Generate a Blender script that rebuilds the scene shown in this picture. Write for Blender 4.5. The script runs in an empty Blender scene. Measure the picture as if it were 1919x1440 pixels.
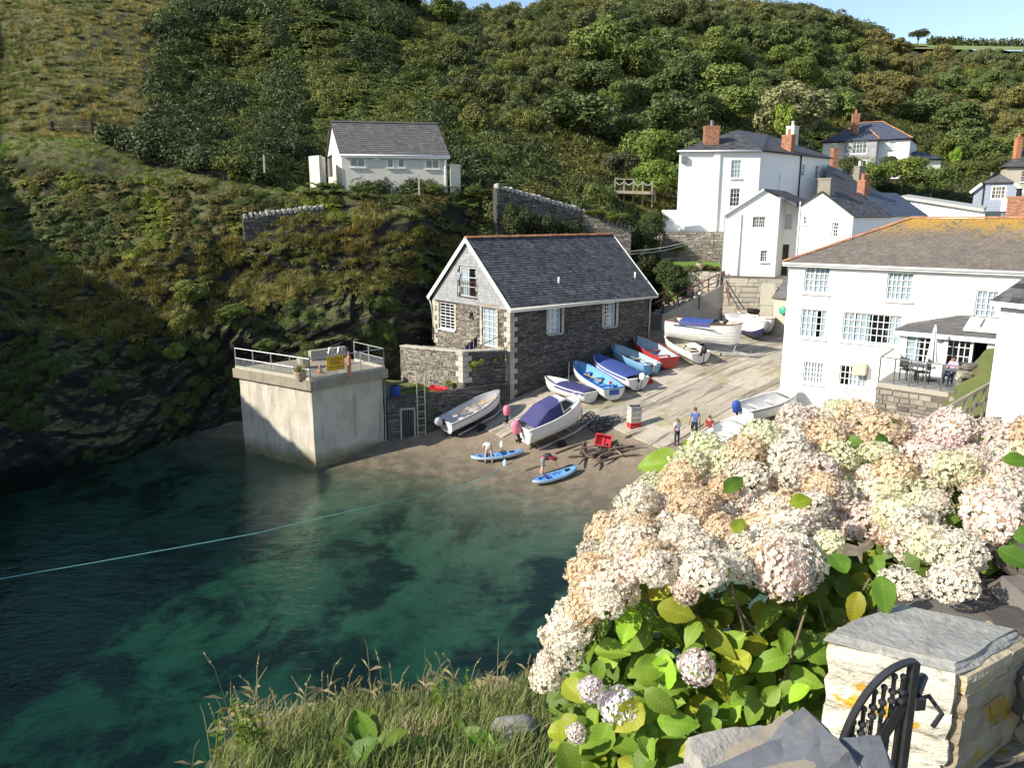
import bpy, bmesh, math, random
import numpy as np
from mathutils import Vector, Matrix, noise
from mathutils.bvhtree import BVHTree
R = math.radians
SC = bpy.context.scene
COL = SC.collection
rng = random.Random(11)

# ------------------------------------------------------------------ camera
F_PX, PITCH, CAMZ = 1441.0, R(12.5), 12.5
cam_d = bpy.data.cameras.new('camera')
cam = bpy.data.objects.new('camera', cam_d)
COL.objects.link(cam)
cam.location = (0, 0, CAMZ)
cam.rotation_euler = (R(90) - PITCH, 0, 0)
cam_d.sensor_width = 36
cam_d.lens = 36 * F_PX / 1919
cam_d.clip_start = 0.05
cam_d.clip_end = 4000
SC.camera = cam

# ------------------------------------------------------------------ sky, sun, exposure
SUN_EL, SUN_X, SUN_Y = R(31), -0.92, -0.39          # direction towards the sun, behind the camera's left shoulder
world = bpy.data.worlds.new('World')
SC.world = world
world.use_nodes = True
wn = world.node_tree
bg = wn.nodes['Background']
sky = wn.nodes.new('ShaderNodeTexSky')
sky.sky_type = 'NISHITA'
sky.sun_disc = False
sky.sun_elevation = SUN_EL
sky.sun_rotation = math.atan2(SUN_X, SUN_Y)
sky.air_density = 1.0
sky.dust_density = 0.6
sky.ozone_density = 1.0
wn.links.new(sky.outputs[0], bg.inputs[0])
bg.inputs[1].default_value = 0.13
sun_d = bpy.data.lights.new('sun', 'SUN')
sun_d.energy = 4.6
sun_d.angle = R(0.55)
sun_d.color = (1.0, 0.93, 0.80)
sun = bpy.data.objects.new('sun', sun_d)
COL.objects.link(sun)
sdir = Vector((SUN_X, SUN_Y, 0)).normalized() * math.cos(SUN_EL) + Vector((0, 0, math.sin(SUN_EL)))
sun.rotation_euler = sdir.to_track_quat('Z', 'Y').to_euler()
sun.location = sdir * 150
SC.view_settings.view_transform = 'Standard'
SC.view_settings.look = 'None'
SC.view_settings.exposure = 0.72
SC.view_settings.gamma = 1
SC.cycles.max_bounces = 6
SC.cycles.transparent_max_bounces = 12
SC.cycles.use_denoising = True

# ------------------------------------------------------------------ measuring the place from the photograph's pixels
def ray(px, py):
    xc = (px - 959.5) / F_PX; yc = -(py - 720) / F_PX
    return Vector((xc, math.cos(PITCH) + yc * math.sin(PITCH), -math.sin(PITCH) + yc * math.cos(PITCH)))
CAM = Vector((0, 0, CAMZ))
def at(px, py, Y):
    r = ray(px, py)
    return CAM + r * (Y / r.y)
def atz(px, py, z):
    r = ray(px, py)
    return CAM + r * ((z - CAMZ) / r.z)
def proj(p):
    z = p[2] - CAMZ
    d = p[1] * math.cos(PITCH) - z * math.sin(PITCH)
    if d < 0.01: return (-9999, -9999)
    return (959.5 + F_PX * p[0] / d, 720 - F_PX * (p[1] * math.sin(PITCH) + z * math.cos(PITCH)) / d)
GD = [(-60, -5), (-30, -3.6), (-15, -2.3), (-6, -1.0), (-2, -.32), (0, 0), (2, .42), (5, 1.2), (8, 1.95), (12, 2.7), (16, 3.3), (20, 3.85), (25, 4.2), (35, 4.5), (80, 5)]
_gx = [a for a, b in GD]; _gz = [b for a, b in GD]
def ground_z(x, y):
    d = (x + 2.53) * .47 + (y - 34.69) * .883
    d += .35 * math.sin(x * .55) - .25 * math.sin(x * .23 + 1)
    return float(np.interp(d, _gx, _gz))
def gp(px, py, h=0.0):
    """the point seen at a pixel, h above the slipway"""
    r = ray(px, py); Y = 20.0; last = None
    while Y < 95:
        p = CAM + r * (Y / r.y)
        if p.z - h <= ground_z(p.x, p.y): return p
        Y += 0.04
    return p

# ------------------------------------------------------------------ mesh helpers
class MB:
    def __init__(s):
        s.v = []; s.f = []; s.r = []; s.m = []; s.uv = None; s.rv = 0.5; s.mi = 0
    def add(s, vs, fs):
        b = len(s.v)
        s.v.extend([tuple(q) for q in vs])
        for f in fs:
            s.f.append(tuple(b + i for i in f)); s.r.append(s.rv); s.m.append(s.mi)
    def box(s, c, size, ax=None, ay=None, az=None):
        ax = Vector(ax or (1, 0, 0)); ay = Vector(ay or (0, 1, 0)); az = Vector(az or (0, 0, 1)); c = Vector(c)
        hx, hy, hz = [q / 2 for q in size]
        vs = [c + ax * (hx * i) + ay * (hy * j) + az * (hz * k) for k in (-1, 1) for j in (-1, 1) for i in (-1, 1)]
        s.add(vs, [(0, 2, 3, 1), (4, 5, 7, 6), (0, 1, 5, 4), (2, 6, 7, 3), (0, 4, 6, 2), (1, 3, 7, 5)])
    def bar(s, a, b, w, h, up=(0, 0, 1)):
        a = Vector(a); b = Vector(b); d = (b - a)
        L = d.length
        if L < 1e-6: return
        d /= L
        up = Vector(up)
        sd = d.cross(up)
        if sd.length < 1e-3: sd = d.cross(Vector((1, 0, 0)))
        sd.normalize(); u = sd.cross(d)
        s.box((a + b) / 2, (L, w, h), d, sd, u)
    def tube(s, pts, r, n=6, cap=True):
        pts = [Vector(p) for p in pts]
        rs = r if isinstance(r, (list, tuple)) else [r] * len(pts)
        vs = []; fs = []; ref = Vector((0, 0, 1))
        for i, p in enumerate(pts):
            t = (pts[min(i + 1, len(pts) - 1)] - pts[max(i - 1, 0)])
            if t.length < 1e-9: t = Vector((0, 0, 1))
            t.normalize()
            a = t.cross(ref)
            if a.length < .05: a = t.cross(Vector((0, 1, 0)))
            a.normalize(); b = t.cross(a)
            for k in range(n):
                g = 2 * math.pi * k / n
                vs.append(p + (a * math.cos(g) + b * math.sin(g)) * rs[i])
        for i in range(len(pts) - 1):
            for k in range(n):
                k2 = (k + 1) % n
                fs.append((i * n + k, i * n + k2, (i + 1) * n + k2, (i + 1) * n + k))
        if cap:
            fs.append(tuple(range(n))[::-1]); fs.append(tuple((len(pts) - 1) * n + k for k in range(n)))
        s.add(vs, fs)
    def prism(s, poly, vec):
        vec = Vector(vec); n = len(poly)
        vs = [Vector(p) for p in poly] + [Vector(p) + vec for p in poly]
        s.add(vs, [tuple(range(n))[::-1], tuple(range(n, 2 * n))] + [(i, (i + 1) % n, n + (i + 1) % n, n + i) for i in range(n)])
    def lathe(s, c, prof, n=12, axis=None):
        c = Vector(c); az = Vector(axis or (0, 0, 1)).normalized()
        ax = az.orthogonal().normalized(); ay = az.cross(ax)
        vs = []; fs = []
        for (r, z) in prof:
            for k in range(n):
                g = 2 * math.pi * k / n
                vs.append(c + az * z + (ax * math.cos(g) + ay * math.sin(g)) * r)
        for i in range(len(prof) - 1):
            for k in range(n):
                k2 = (k + 1) % n
                fs.append((i * n + k, i * n + k2, (i + 1) * n + k2, (i + 1) * n + k))
        fs.append(tuple(range(n))[::-1]); fs.append(tuple((len(prof) - 1) * n + k for k in range(n)))
        s.add(vs, fs)
    def grid(s, rows):
        n = len(rows[0]); vs = [p for r in rows for p in r]
        s.add(vs, [(i * n + j, i * n + j + 1, (i + 1) * n + j + 1, (i + 1) * n + j) for i in range(len(rows) - 1) for j in range(n - 1)])
    def rock(s, c, size, seed, n=3, rough=.25, ax=None, ay=None, az=None, sph=.28):
        """a broken, flat-faced stone"""
        c = Vector(c); ax = Vector(ax or (1, 0, 0)); ay = Vector(ay or (0, 1, 0)); az = Vector(az or (0, 0, 1))
        bm = bmesh.new(); bmesh.ops.create_cube(bm, size=1)
        bmesh.ops.subdivide_edges(bm, edges=bm.edges[:], cuts=n, use_grid_fill=True)
        o = Vector((seed * 3.71, seed * 1.37, seed * .77))
        vs = []
        for v in bm.verts:
            p = v.co.copy(); q = p.normalized() * .62
            p = p.lerp(q, sph)
            nn = noise.noise_vector(p * 1.6 + o) * rough + noise.noise_vector(p * 5 + o) * rough * .28
            p += nn * .6
            vs.append(c + ax * (p.x * size[0]) + ay * (p.y * size[1]) + az * (p.z * size[2]))
        bm.verts.index_update()
        fs = [tuple(v.index for v in f.verts) for f in bm.faces]
        bm.free(); s.add(vs, fs)
    def ball(s, c, r, n=10, m=7, sq=(1, 1, 1)):
        c = Vector(c); rows = []
        for i in range(m + 1):
            t = math.pi * i / m
            rows.append([c + Vector((math.sin(t) * math.cos(2 * math.pi * k / n) * sq[0], math.sin(t) * math.sin(2 * math.pi * k / n) * sq[1], -math.cos(t) * sq[2])) * r for k in range(n + 1)])
        s.grid(rows)
    def mesh(s, name, mats, off=(0, 0, 0), smooth=False):
        me = bpy.data.meshes.new(name)
        o = Vector(off)
        me.from_pydata([(x - o.x, y - o.y, z - o.z) for x, y, z in s.v], [], s.f)
        for m in (mats if isinstance(mats, (list, tuple)) else [mats]): me.materials.append(m)
        if s.f:
            a = me.attributes.new('rnd', 'FLOAT', 'FACE'); a.data.foreach_set('value', s.r)
            if any(s.m): me.polygons.foreach_set('material_index', s.m)
            if smooth: me.polygons.foreach_set('use_smooth', [True] * len(s.f))
        if s.uv:
            u = me.uv_layers.new(name='uv'); u.data.foreach_set('uv', s.uv)
        me.update()
        return me
    def build(s, name, mats, parent=None, local=False, smooth=False, kind=None):
        off = (0, 0, 0)
        if parent is not None and not local: off = world_loc(parent)
        o = bpy.data.objects.new(name, s.mesh(name, mats, off, smooth)); COL.objects.link(o)
        if parent is not None: o.parent = parent
        if kind: o['kind'] = kind
        return o
def world_loc(o):
    v = Vector((0, 0, 0))
    while o is not None:
        v += o.location; o = o.parent
    return v
def thing(name, label, cat, loc=(0, 0, 0), group=None, rot=None):
    o = bpy.data.objects.new(name, None); COL.objects.link(o)
    o.location = loc
    o.empty_display_size = .2
    if rot is not None: o.rotation_euler = rot
    tag(o, label, cat, group)
    return o
def tag(o, label, cat, group=None, kind=None):
    if label: o['label'] = label
    if cat: o['category'] = cat
    if group: o['group'] = group
    if kind: o['kind'] = kind
    return o
def copy_tree(o, parent=None):
    c = o.copy(); COL.objects.link(c); c.parent = parent
    for ch in list(o.children): copy_tree(ch, c)
    return c
def fix_normals(o):
    bm = bmesh.new(); bm.from_mesh(o.data); bmesh.ops.recalc_face_normals(bm, faces=bm.faces); bm.to_mesh(o.data); bm.free()

# ------------------------------------------------------------------ materials
def nd(nt, t, **kw):
    n = nt.nodes.new(t)
    for k, v in kw.items(): setattr(n, k, v)
    return n
def new_mat(name):
    m = bpy.data.materials.new(name); m.use_nodes = True
    return m, m.node_tree, m.node_tree.nodes['Principled BSDF']
def mixc(nt, fac, a, b, mode='MIX'):
    n = nd(nt, 'ShaderNodeMix', data_type='RGBA', blend_type=mode)
    for sock, v in ((n.inputs[0], fac), (n.inputs[6], a), (n.inputs[7], b)):
        if hasattr(v, 'is_linked'): nt.links.new(v, sock)
        elif isinstance(v, (int, float)): sock.default_value = v if sock.type == 'VALUE' else (v, v, v, 1)
        else: sock.default_value = (*v[:3], 1)
    return n.outputs[2]
def noise_fac(nt, scale, lo=.35, hi=.65, coord=None, detail=4, dist=0, rough=.6):
    detail = min(detail, 4.5)
    n = nd(nt, 'ShaderNodeTexNoise'); n.inputs['Scale'].default_value = scale; n.inputs['Detail'].default_value = detail
    n.inputs['Distortion'].default_value = dist; n.inputs['Roughness'].default_value = rough
    if coord is not None: nt.links.new(coord, n.inputs['Vector'])
    r = nd(nt, 'ShaderNodeMapRange'); r.inputs[1].default_value = lo; r.inputs[2].default_value = hi
    nt.links.new(n.outputs[0], r.inputs[0])
    return r.outputs[0]
def objco(nt): return nd(nt, 'ShaderNodeTexCoord').outputs['Object']
def poscoord(nt): return nd(nt, 'ShaderNodeNewGeometry').outputs['Position']
def stretch(nt, co, sc):
    m = nd(nt, 'ShaderNodeMapping'); m.inputs['Scale'].default_value = sc
    nt.links.new(co, m.inputs['Vector']); return m.outputs[0]
def attr_rnd(nt, lo, hi):
    a = nd(nt, 'ShaderNodeAttribute', attribute_name='rnd')
    r = nd(nt, 'ShaderNodeMapRange'); r.inputs[3].default_value = lo; r.inputs[4].default_value = hi
    nt.links.new(a.outputs['Fac'], r.inputs[0]); return r.outputs[0]
def bump(nt, b, fac, strength=.4, dist=.02):
    n = nd(nt, 'ShaderNodeBump'); n.inputs['Strength'].default_value = strength; n.inputs['Distance'].default_value = dist
    nt.links.new(fac, n.inputs['Height']); nt.links.new(n.outputs[0], b.inputs['Normal'])
def pmat(name, col, col2=None, scale=3, rough=.75, bumps=0, bscale=20, bdist=.01, rnd=0, spec=.35, metal=0, stain=None, sscale=1.2, slo=.55, shi=.75, objcol=False, streak=None, coat=0):
    m, nt, b = new_mat(name)
    co = objco(nt)
    c = None
    if col2 is not None: c = mixc(nt, noise_fac(nt, scale, .3, .7, co), col, col2)
    if stain is not None:
        c = mixc(nt, noise_fac(nt, sscale, slo, shi, co, detail=8, rough=.7), c if c is not None else col, stain)
    if streak is not None:
        c = mixc(nt, noise_fac(nt, 1.0, .52, .8, stretch(nt, co, (3.2, 3.2, .28)), detail=7), c if c is not None else col, streak)
    if rnd:
        c = mixc(nt, 1.0, c if c is not None else col, attr_rnd(nt, 1 - rnd, 1 + rnd), 'MULTIPLY')
    if objcol:
        oi = nd(nt, 'ShaderNodeObjectInfo')
        c = mixc(nt, 1.0, c if c is not None else col, oi.outputs['Color'], 'MULTIPLY')
    if c is None: b.inputs['Base Color'].default_value = (*col, 1)
    else: nt.links.new(c, b.inputs['Base Color'])
    b.inputs['Roughness'].default_value = rough
    b.inputs['Specular IOR Level'].default_value = spec
    b.inputs['Metallic'].default_value = metal
    b.inputs['Coat Weight'].default_value = coat
    if bumps: bump(nt, b, noise_fac(nt, bscale, 0, 1, co, detail=6), bumps, bdist)
    return m
M = {}
M['white_wall'] = pmat('white_wall', (.82, .81, .79), (.78, .77, .74), 1.5, .85, .25, 9, .02, streak=(.72, .71, .67))
M['white_paint'] = pmat('white_paint', (.80, .80, .78), (.74, .74, .71), 4, .45)
M['cream_wall'] = pmat('cream_wall', (.62, .59, .52), (.54, .51, .45), 2, .9, .4, 12, .02, streak=(.5, .48, .42))
M['slate'] = pmat('slate', (.062, .062, .068), (.092, .09, .094), 2, .6, .3, 25, .006, rnd=.5, stain=(.14, .135, .125), sscale=1.1, slo=.5, shi=.75)
M['slate_grey'] = pmat('slate_grey', (.135, .13, .13), (.10, .098, .10), 1.5, .7, .3, 25, .006, rnd=.22, stain=(.17, .155, .135), sscale=2.2, slo=.5, shi=.8)
M['slate_blue'] = pmat('slate_blue', (.085, .10, .14), (.065, .075, .11), 1.5, .5, .2, 25, .006, rnd=.2)
M['slate_hung'] = pmat('slate_hung', (.33, .34, .35), (.25, .26, .27), 2.5, .65, .2, 20, .005, rnd=.18)
M['terracotta'] = pmat('terracotta', (.46, .19, .09), (.36, .16, .08), 6, .8, .3, 30, rnd=.25, stain=(.30, .22, .12), sscale=4)
M['brick'] = pmat('brick', (.42, .19, .11), (.33, .16, .10), 9, .85, .4, 30, rnd=.3)
M['mortar'] = pmat('mortar', (.16, .145, .12), (.11, .10, .085), 4, .95, .5, 14, .02)
M['mortar_dark'] = pmat('mortar_dark', (.075, .068, .06), (.05, .046, .042), 4, .95, .5, 14, .02)
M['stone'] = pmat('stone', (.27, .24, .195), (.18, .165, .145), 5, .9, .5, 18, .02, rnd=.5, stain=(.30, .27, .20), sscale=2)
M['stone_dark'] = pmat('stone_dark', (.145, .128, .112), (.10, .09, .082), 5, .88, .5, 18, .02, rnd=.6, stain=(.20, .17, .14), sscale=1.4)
M['quoin'] = pmat('quoin', (.46, .42, .34), (.38, .345, .28), 4, .9, .4, 15, .02, rnd=.15)
M['concrete_pier'] = pmat('concrete_pier', (.52, .48, .40), (.43, .40, .335), 1.0, .9, .35, 10, .02, stain=(.34, .31, .25), sscale=.9, slo=.5, shi=.72, streak=(.27, .25, .21))
M['concrete'] = pmat('concrete', (.40, .365, .31), (.33, .30, .255), 1.3, .9, .3, 12, .015, rnd=.08)
M['timber'] = pmat('timber', (.30, .26, .20), (.22, .19, .15), 5, .85, .3, 20, rnd=.2)
M['dark_wood'] = pmat('dark_wood', (.065, .052, .042), (.045, .037, .03), 5, .8, .3, 20)
M['rust_red'] = pmat('rust_red', (.145, .05, .04), (.10, .04, .03), 6, .6)
M['galv'] = pmat('galv', (.55, .56, .56), (.42, .43, .43), 8, .4, metal=.6)
M['iron'] = pmat('iron', (.022, .022, .026), (.035, .035, .04), 12, .42, .15, 60, .002, spec=.5)
M['black'] = pmat('black', (.014, .014, .016), rough=.5)
M['dark_gap'] = pmat('dark_gap', (.012, .012, .013), rough=.9)
M['room'] = pmat('room', (.30, .29, .28), (.16, .16, .16), 1, .95)
M['curtain'] = pmat('curtain', (.62, .64, .66), (.5, .52, .54), 6, .9)
M['navy_cloth'] = pmat('navy_cloth', (.055, .055, .165), (.045, .045, .135), 3, .85, .3, 8, .02)
M['blue_cloth'] = pmat('blue_cloth', (.045, .085, .30), (.035, .065, .23), 4, .8, .5, 7, .04)
M['tyre'] = pmat('tyre', (.018, .018, .018), rough=.85)
M['red_plastic'] = pmat('red_plastic', (.62, .035, .04), (.5, .03, .035), 5, .45)
M['yellow'] = pmat('yellow', (.80, .47, .02), (.72, .42, .02), 6, .5)
M['orange'] = pmat('orange', (.52, .21, .10), (.44, .18, .09), 8, .6)
M['blue_plastic'] = pmat('blue_plastic', (.03, .07, .33), rough=.5)
M['oar_wood'] = pmat('oar_wood', (.60, .34, .08), (.52, .29, .07), 10, .45)
M['varnish'] = pmat('varnish', (.20, .075, .04), (.15, .055, .03), 8, .35, coat=.3)
M['pink'] = pmat('pink', (.80, .24, .32), (.72, .20, .28), 5, .6, .5, 14, .02)
M['driftwood'] = pmat('driftwood', (.20, .15, .11), (.13, .10, .08), 8, .9, .5, 25, .01, rnd=.35)
M['rope_teal'] = pmat('rope_teal', (.18, .42, .40), rough=.8)
M['rope_white'] = pmat('rope_white', (.5, .5, .48), rough=.8)
M['bark'] = pmat('bark', (.10, .082, .065), (.065, .055, .045), 6, .9, .5, 12, .03)
M['pot_clay'] = pmat('pot_clay', (.50, .36, .27), (.42, .30, .22), 5, .85)
M['steel_grey'] = pmat('steel_grey', (.23, .235, .245), (.18, .185, .19), 5, .45, metal=.4)
M['boards_pale'] = pmat('boards_pale', (.50, .47, .37), (.43, .40, .32), 5, .8)
M['clad_blue'] = pmat('clad_blue', (.33, .37, .45), (.29, .33, .40), 3, .7)
M['roof_felt'] = pmat('roof_felt', (.44, .44, .42), (.36, .36, .345), 2, .85, .2, 10)
def schlick(nt, f0, nrm=None):
    """reflectance the same from both sides of the surface"""
    geo = nd(nt, 'ShaderNodeNewGeometry'); dt = nd(nt, 'ShaderNodeVectorMath', operation='DOT_PRODUCT')
    nt.links.new(geo.outputs['Incoming'], dt.inputs[0]); nt.links.new(nrm or geo.outputs['Normal'], dt.inputs[1])
    ab = nd(nt, 'ShaderNodeMath', operation='ABSOLUTE'); nt.links.new(dt.outputs['Value'], ab.inputs[0])
    om = nd(nt, 'ShaderNodeMath', operation='SUBTRACT', use_clamp=True); om.inputs[0].default_value = 1; nt.links.new(ab.outputs[0], om.inputs[1])
    pw = nd(nt, 'ShaderNodeMath', operation='POWER'); pw.inputs[1].default_value = 5; nt.links.new(om.outputs[0], pw.inputs[0])
    fr = nd(nt, 'ShaderNodeMath', operation='MULTIPLY_ADD', use_clamp=True); fr.inputs[1].default_value = 1 - f0; fr.inputs[2].default_value = f0; nt.links.new(pw.outputs[0], fr.inputs[0])
    return fr
def glass_mat():
    m, nt, b = new_mat('window_glass')
    nt.nodes.remove(b); out = nt.nodes['Material Output']
    tr = nd(nt, 'ShaderNodeBsdfTransparent'); tr.inputs[0].default_value = (.88, .92, .94, 1)
    gl = nd(nt, 'ShaderNodeBsdfGlossy'); gl.inputs[1].default_value = .02; gl.inputs[0].default_value = (.95, .97, 1, 1)
    fr = schlick(nt, .06)
    bp = nd(nt, 'ShaderNodeBump'); bp.inputs['Strength'].default_value = .06; bp.inputs['Distance'].default_value = .05
    nt.links.new(noise_fac(nt, 2.2, 0, 1, poscoord(nt), detail=1), bp.inputs['Height']); nt.links.new(bp.outputs[0], gl.inputs['Normal'])
    mx = nd(nt, 'ShaderNodeMixShader')
    nt.links.new(fr.outputs[0], mx.inputs[0]); nt.links.new(tr.outputs[0], mx.inputs[1]); nt.links.new(gl.outputs[0], mx.inputs[2])
    nt.links.new(mx.outputs[0], out.inputs[0])
    return m
M['glass'] = glass_mat()
def leaf_mat(name, col, col2, col3=None, trans=.25, rough=.55, inst=False, objtint=False, spec=.3, veins=False):
    """foliage: colour from the leaf's own random value, times the plant's own tint"""
    m, nt, b = new_mat(name)
    c = mixc(nt, attr_rnd(nt, 0, 1), col, col2)
    if col3 is not None:
        a = nd(nt, 'ShaderNodeAttribute', attribute_name='rnd')
        w = nd(nt, 'ShaderNodeMath', operation='FRACT'); w2 = nd(nt, 'ShaderNodeMath', operation='MULTIPLY'); w2.inputs[1].default_value = 7.31
        nt.links.new(a.outputs['Fac'], w2.inputs[0]); nt.links.new(w2.outputs[0], w.inputs[0])
        g = nd(nt, 'ShaderNodeMapRange'); g.inputs[1].default_value = .8; g.inputs[2].default_value = 1
        nt.links.new(w.outputs[0], g.inputs[0])
        c = mixc(nt, g.outputs[0], c, col3)
    if inst:
        a = nd(nt, 'ShaderNodeAttribute', attribute_name='tint', attribute_type='INSTANCER')
        c = mixc(nt, 1.0, c, a.outputs['Color'], 'MULTIPLY')
    if objtint:
        oi = nd(nt, 'ShaderNodeObjectInfo')
        c = mixc(nt, 1.0, c, oi.outputs['Color'], 'MULTIPLY')
    if veins:
        uvn = nd(nt, 'ShaderNodeUVMap')
        sx = nd(nt, 'ShaderNodeSeparateXYZ'); nt.links.new(uvn.outputs[0], sx.inputs[0])
        ab = nd(nt, 'ShaderNodeMath', operation='ABSOLUTE'); nt.links.new(sx.outputs[0], ab.inputs[0])
        ma = nd(nt, 'ShaderNodeMath', operation='MULTIPLY_ADD'); ma.inputs[1].default_value = -.55
        nt.links.new(ab.outputs[0], ma.inputs[0]); nt.links.new(sx.outputs[1], ma.inputs[2])
        mu = nd(nt, 'ShaderNodeMath', operation='MULTIPLY'); mu.inputs[1].default_value = 9
        nt.links.new(ma.outputs[0], mu.inputs[0])
        fr = nd(nt, 'ShaderNodeMath', operation='PINGPONG'); fr.inputs[1].default_value = .5; nt.links.new(mu.outputs[0], fr.inputs[0])
        g = nd(nt, 'ShaderNodeMapRange'); g.inputs[1].default_value = 0; g.inputs[2].default_value = .12; nt.links.new(fr.outputs[0], g.inputs[0])
        g2 = nd(nt, 'ShaderNodeMapRange'); g2.inputs[1].default_value = .015; g2.inputs[2].default_value = .05; nt.links.new(ab.outputs[0], g2.inputs[0])
        mn = nd(nt, 'ShaderNodeMath', operation='MINIMUM'); nt.links.new(g.outputs[0], mn.inputs[0]); nt.links.new(g2.outputs[0], mn.inputs[1])
        lite = mixc(nt, 1.0, c, (1.22, 1.18, 1.25), 'MULTIPLY')
        c = mixc(nt, mn.outputs[0], lite, c)
        blo = noise_fac(nt, 11, .6, .75, objco(nt), detail=4)
        c = mixc(nt, blo, c, mixc(nt, 1.0, c, (1.5, .8, .5), 'MULTIPLY'))
        bump(nt, b, fr.outputs[0], .28, .003)
    nt.links.new(c, b.inputs['Base Color'])
    b.inputs['Roughness'].default_value = rough; b.inputs['Specular IOR Level'].default_value = spec
    tl = nd(nt, 'ShaderNodeBsdfTranslucent'); nt.links.new(c, tl.inputs[0])
    mx = nd(nt, 'ShaderNodeMixShader'); mx.inputs[0].default_value = trans
    nt.links.new(b.outputs[0], mx.inputs[1]); nt.links.new(tl.outputs[0], mx.inputs[2])
    nt.links.new(mx.outputs[0], nt.nodes['Material Output'].inputs[0])
    return m
M['tree_leaf'] = leaf_mat('tree_leaf', (.078, .092, .036), (.130, .142, .060), (.175, .155, .08), objtint=True, trans=.2)
M['scrub_leaf'] = leaf_mat('scrub_leaf', (.070, .088, .028), (.135, .15, .05), (.18, .15, .065), inst=True, trans=.2)
M['grass_inst'] = leaf_mat('grass_inst', (.14, .15, .05), (.24, .225, .10), (.32, .28, .16), inst=True, trans=.25)
M['garden_leaf'] = leaf_mat('garden_leaf', (.045, .085, .018), (.10, .15, .035), (.16, .19, .05), objtint=True, trans=.25)

# ================================================================== THE SETTING
# ------------------------------------------------------------------ sea bed, beach
def beach_mat():
    m, nt, b = new_mat('beach_sand')
    pos = poscoord(nt)
    sx = nd(nt, 'ShaderNodeSeparateXYZ'); nt.links.new(pos, sx.inputs[0])
    mud = mixc(nt, noise_fac(nt, .9, .35, .65, pos, detail=8), (.27, .215, .15), (.19, .15, .108))
    mud = mixc(nt, noise_fac(nt, 5, .5, .75, pos, detail=8, rough=.75), mud, (.12, .095, .07))
    sand = mixc(nt, noise_fac(nt, .5, .35, .65, pos, detail=6), (.15, .148, .095), (.085, .095, .06))
    weed = noise_fac(nt, .30, .47, .59, stretch(nt, pos, (1, 1.0, 1)), detail=7, dist=.3, rough=.72)
    sand = mixc(nt, weed, sand, (.016, .02, .012))
    g = nd(nt, 'ShaderNodeMapRange'); g.inputs[1].default_value = -.75; g.inputs[2].default_value = -.1; nt.links.new(sx.outputs[2], g.inputs[0])
    c = mixc(nt, g.outputs[0], sand, mixc(nt, noise_fac(nt, 1.5, .45, .6, pos), (.12, .10, .068), (.18, .15, .10)))
    g2 = nd(nt, 'ShaderNodeMapRange'); g2.inputs[1].default_value = .25; g2.inputs[2].default_value = .9; nt.links.new(sx.outputs[2], g2.inputs[0])
    c = mixc(nt, g2.outputs[0], c, mud)
    nt.links.new(c, b.inputs['Base Color'])
    g3 = nd(nt, 'ShaderNodeMapRange'); g3.inputs[1].default_value = .12; g3.inputs[2].default_value = .5; g3.inputs[3].default_value = .30; g3.inputs[4].default_value = .92
    nt.links.new(sx.outputs[2], g3.inputs[0]); nt.links.new(g3.outputs[0], b.inputs['Roughness'])
    bump(nt, b, noise_fac(nt, 7, 0, 1, pos, detail=8, rough=.7), .5, .05)
    return m
M['beach'] = beach_mat()
bb = MB()
xs = [-220, -120, -80, -60] + [-50 + .8 * i for i in range(110)] + [45, 60, 90, 160, 260]
ys = [-160, -90, -50, -25, -10] + [0 + .8 * i for i in range(96)] + [85, 105, 140]
bb.grid([[(x, y, ground_z(x, y) + (.05 * noise.noise(Vector((x * .5, y * .5, 0))) + .03 * noise.noise(Vector((x * 1.7, y * 1.7, 3))))) for x in xs] for y in ys])
beach = tag(bb.build('beach', M['beach'], smooth=True), 'brown muddy sand beach running down under the clear water', 'beach', kind='structure')

# ------------------------------------------------------------------ water
def water_mat():
    m, nt, b = new_mat('sea_water')
    nt.nodes.remove(b); out = nt.nodes['Material Output']
    pos = poscoord(nt)
    n1 = noise_fac(nt, 1.0, 0, 1, stretch(nt, pos, (.9, 1.9, 1)), detail=2, dist=.5, rough=.45)
    n2 = noise_fac(nt, 1.0, 0, 1, stretch(nt, pos, (3.6, 6.5, 1)), detail=3, dist=.4)
    a = nd(nt, 'ShaderNodeMath', operation='MULTIPLY_ADD'); a.inputs[1].default_value = .5
    nt.links.new(n2, a.inputs[0]); nt.links.new(n1, a.inputs[2])
    bp = nd(nt, 'ShaderNodeBump'); bp.inputs['Strength'].default_value = .5; bp.inputs['Distance'].default_value = .11
    nt.links.new(a.outputs[0], bp.inputs['Height'])
    fr = schlick(nt, .02, bp.outputs[0])
    tr = nd(nt, 'ShaderNodeBsdfTransparent'); tr.inputs[0].default_value = (.92, .97, .96, 1)
    gl = nd(nt, 'ShaderNodeBsdfGlossy'); gl.inputs[1].default_value = .015; nt.links.new(bp.outputs[0], gl.inputs['Normal'])
    mx = nd(nt, 'ShaderNodeMixShader')
    nt.links.new(fr.outputs[0], mx.inputs[0]); nt.links.new(tr.outputs[0], mx.inputs[1]); nt.links.new(gl.outputs[0], mx.inputs[2])
    nt.links.new(mx.outputs[0], out.inputs['Surface'])
    va = nd(nt, 'ShaderNodeVolumeAbsorption'); va.inputs[0].default_value = (.10, .64, .56, 1); va.inputs[1].default_value = .40
    nt.links.new(va.outputs[0], out.inputs['Volume'])
    return m
M['water'] = water_mat()
wb = MB(); wb.box((20, -30, -4), (470, 250, 8))
water = tag(wb.build('water', M['water']), 'clear green sea water rippling in the cove', 'water', kind='structure')

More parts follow.
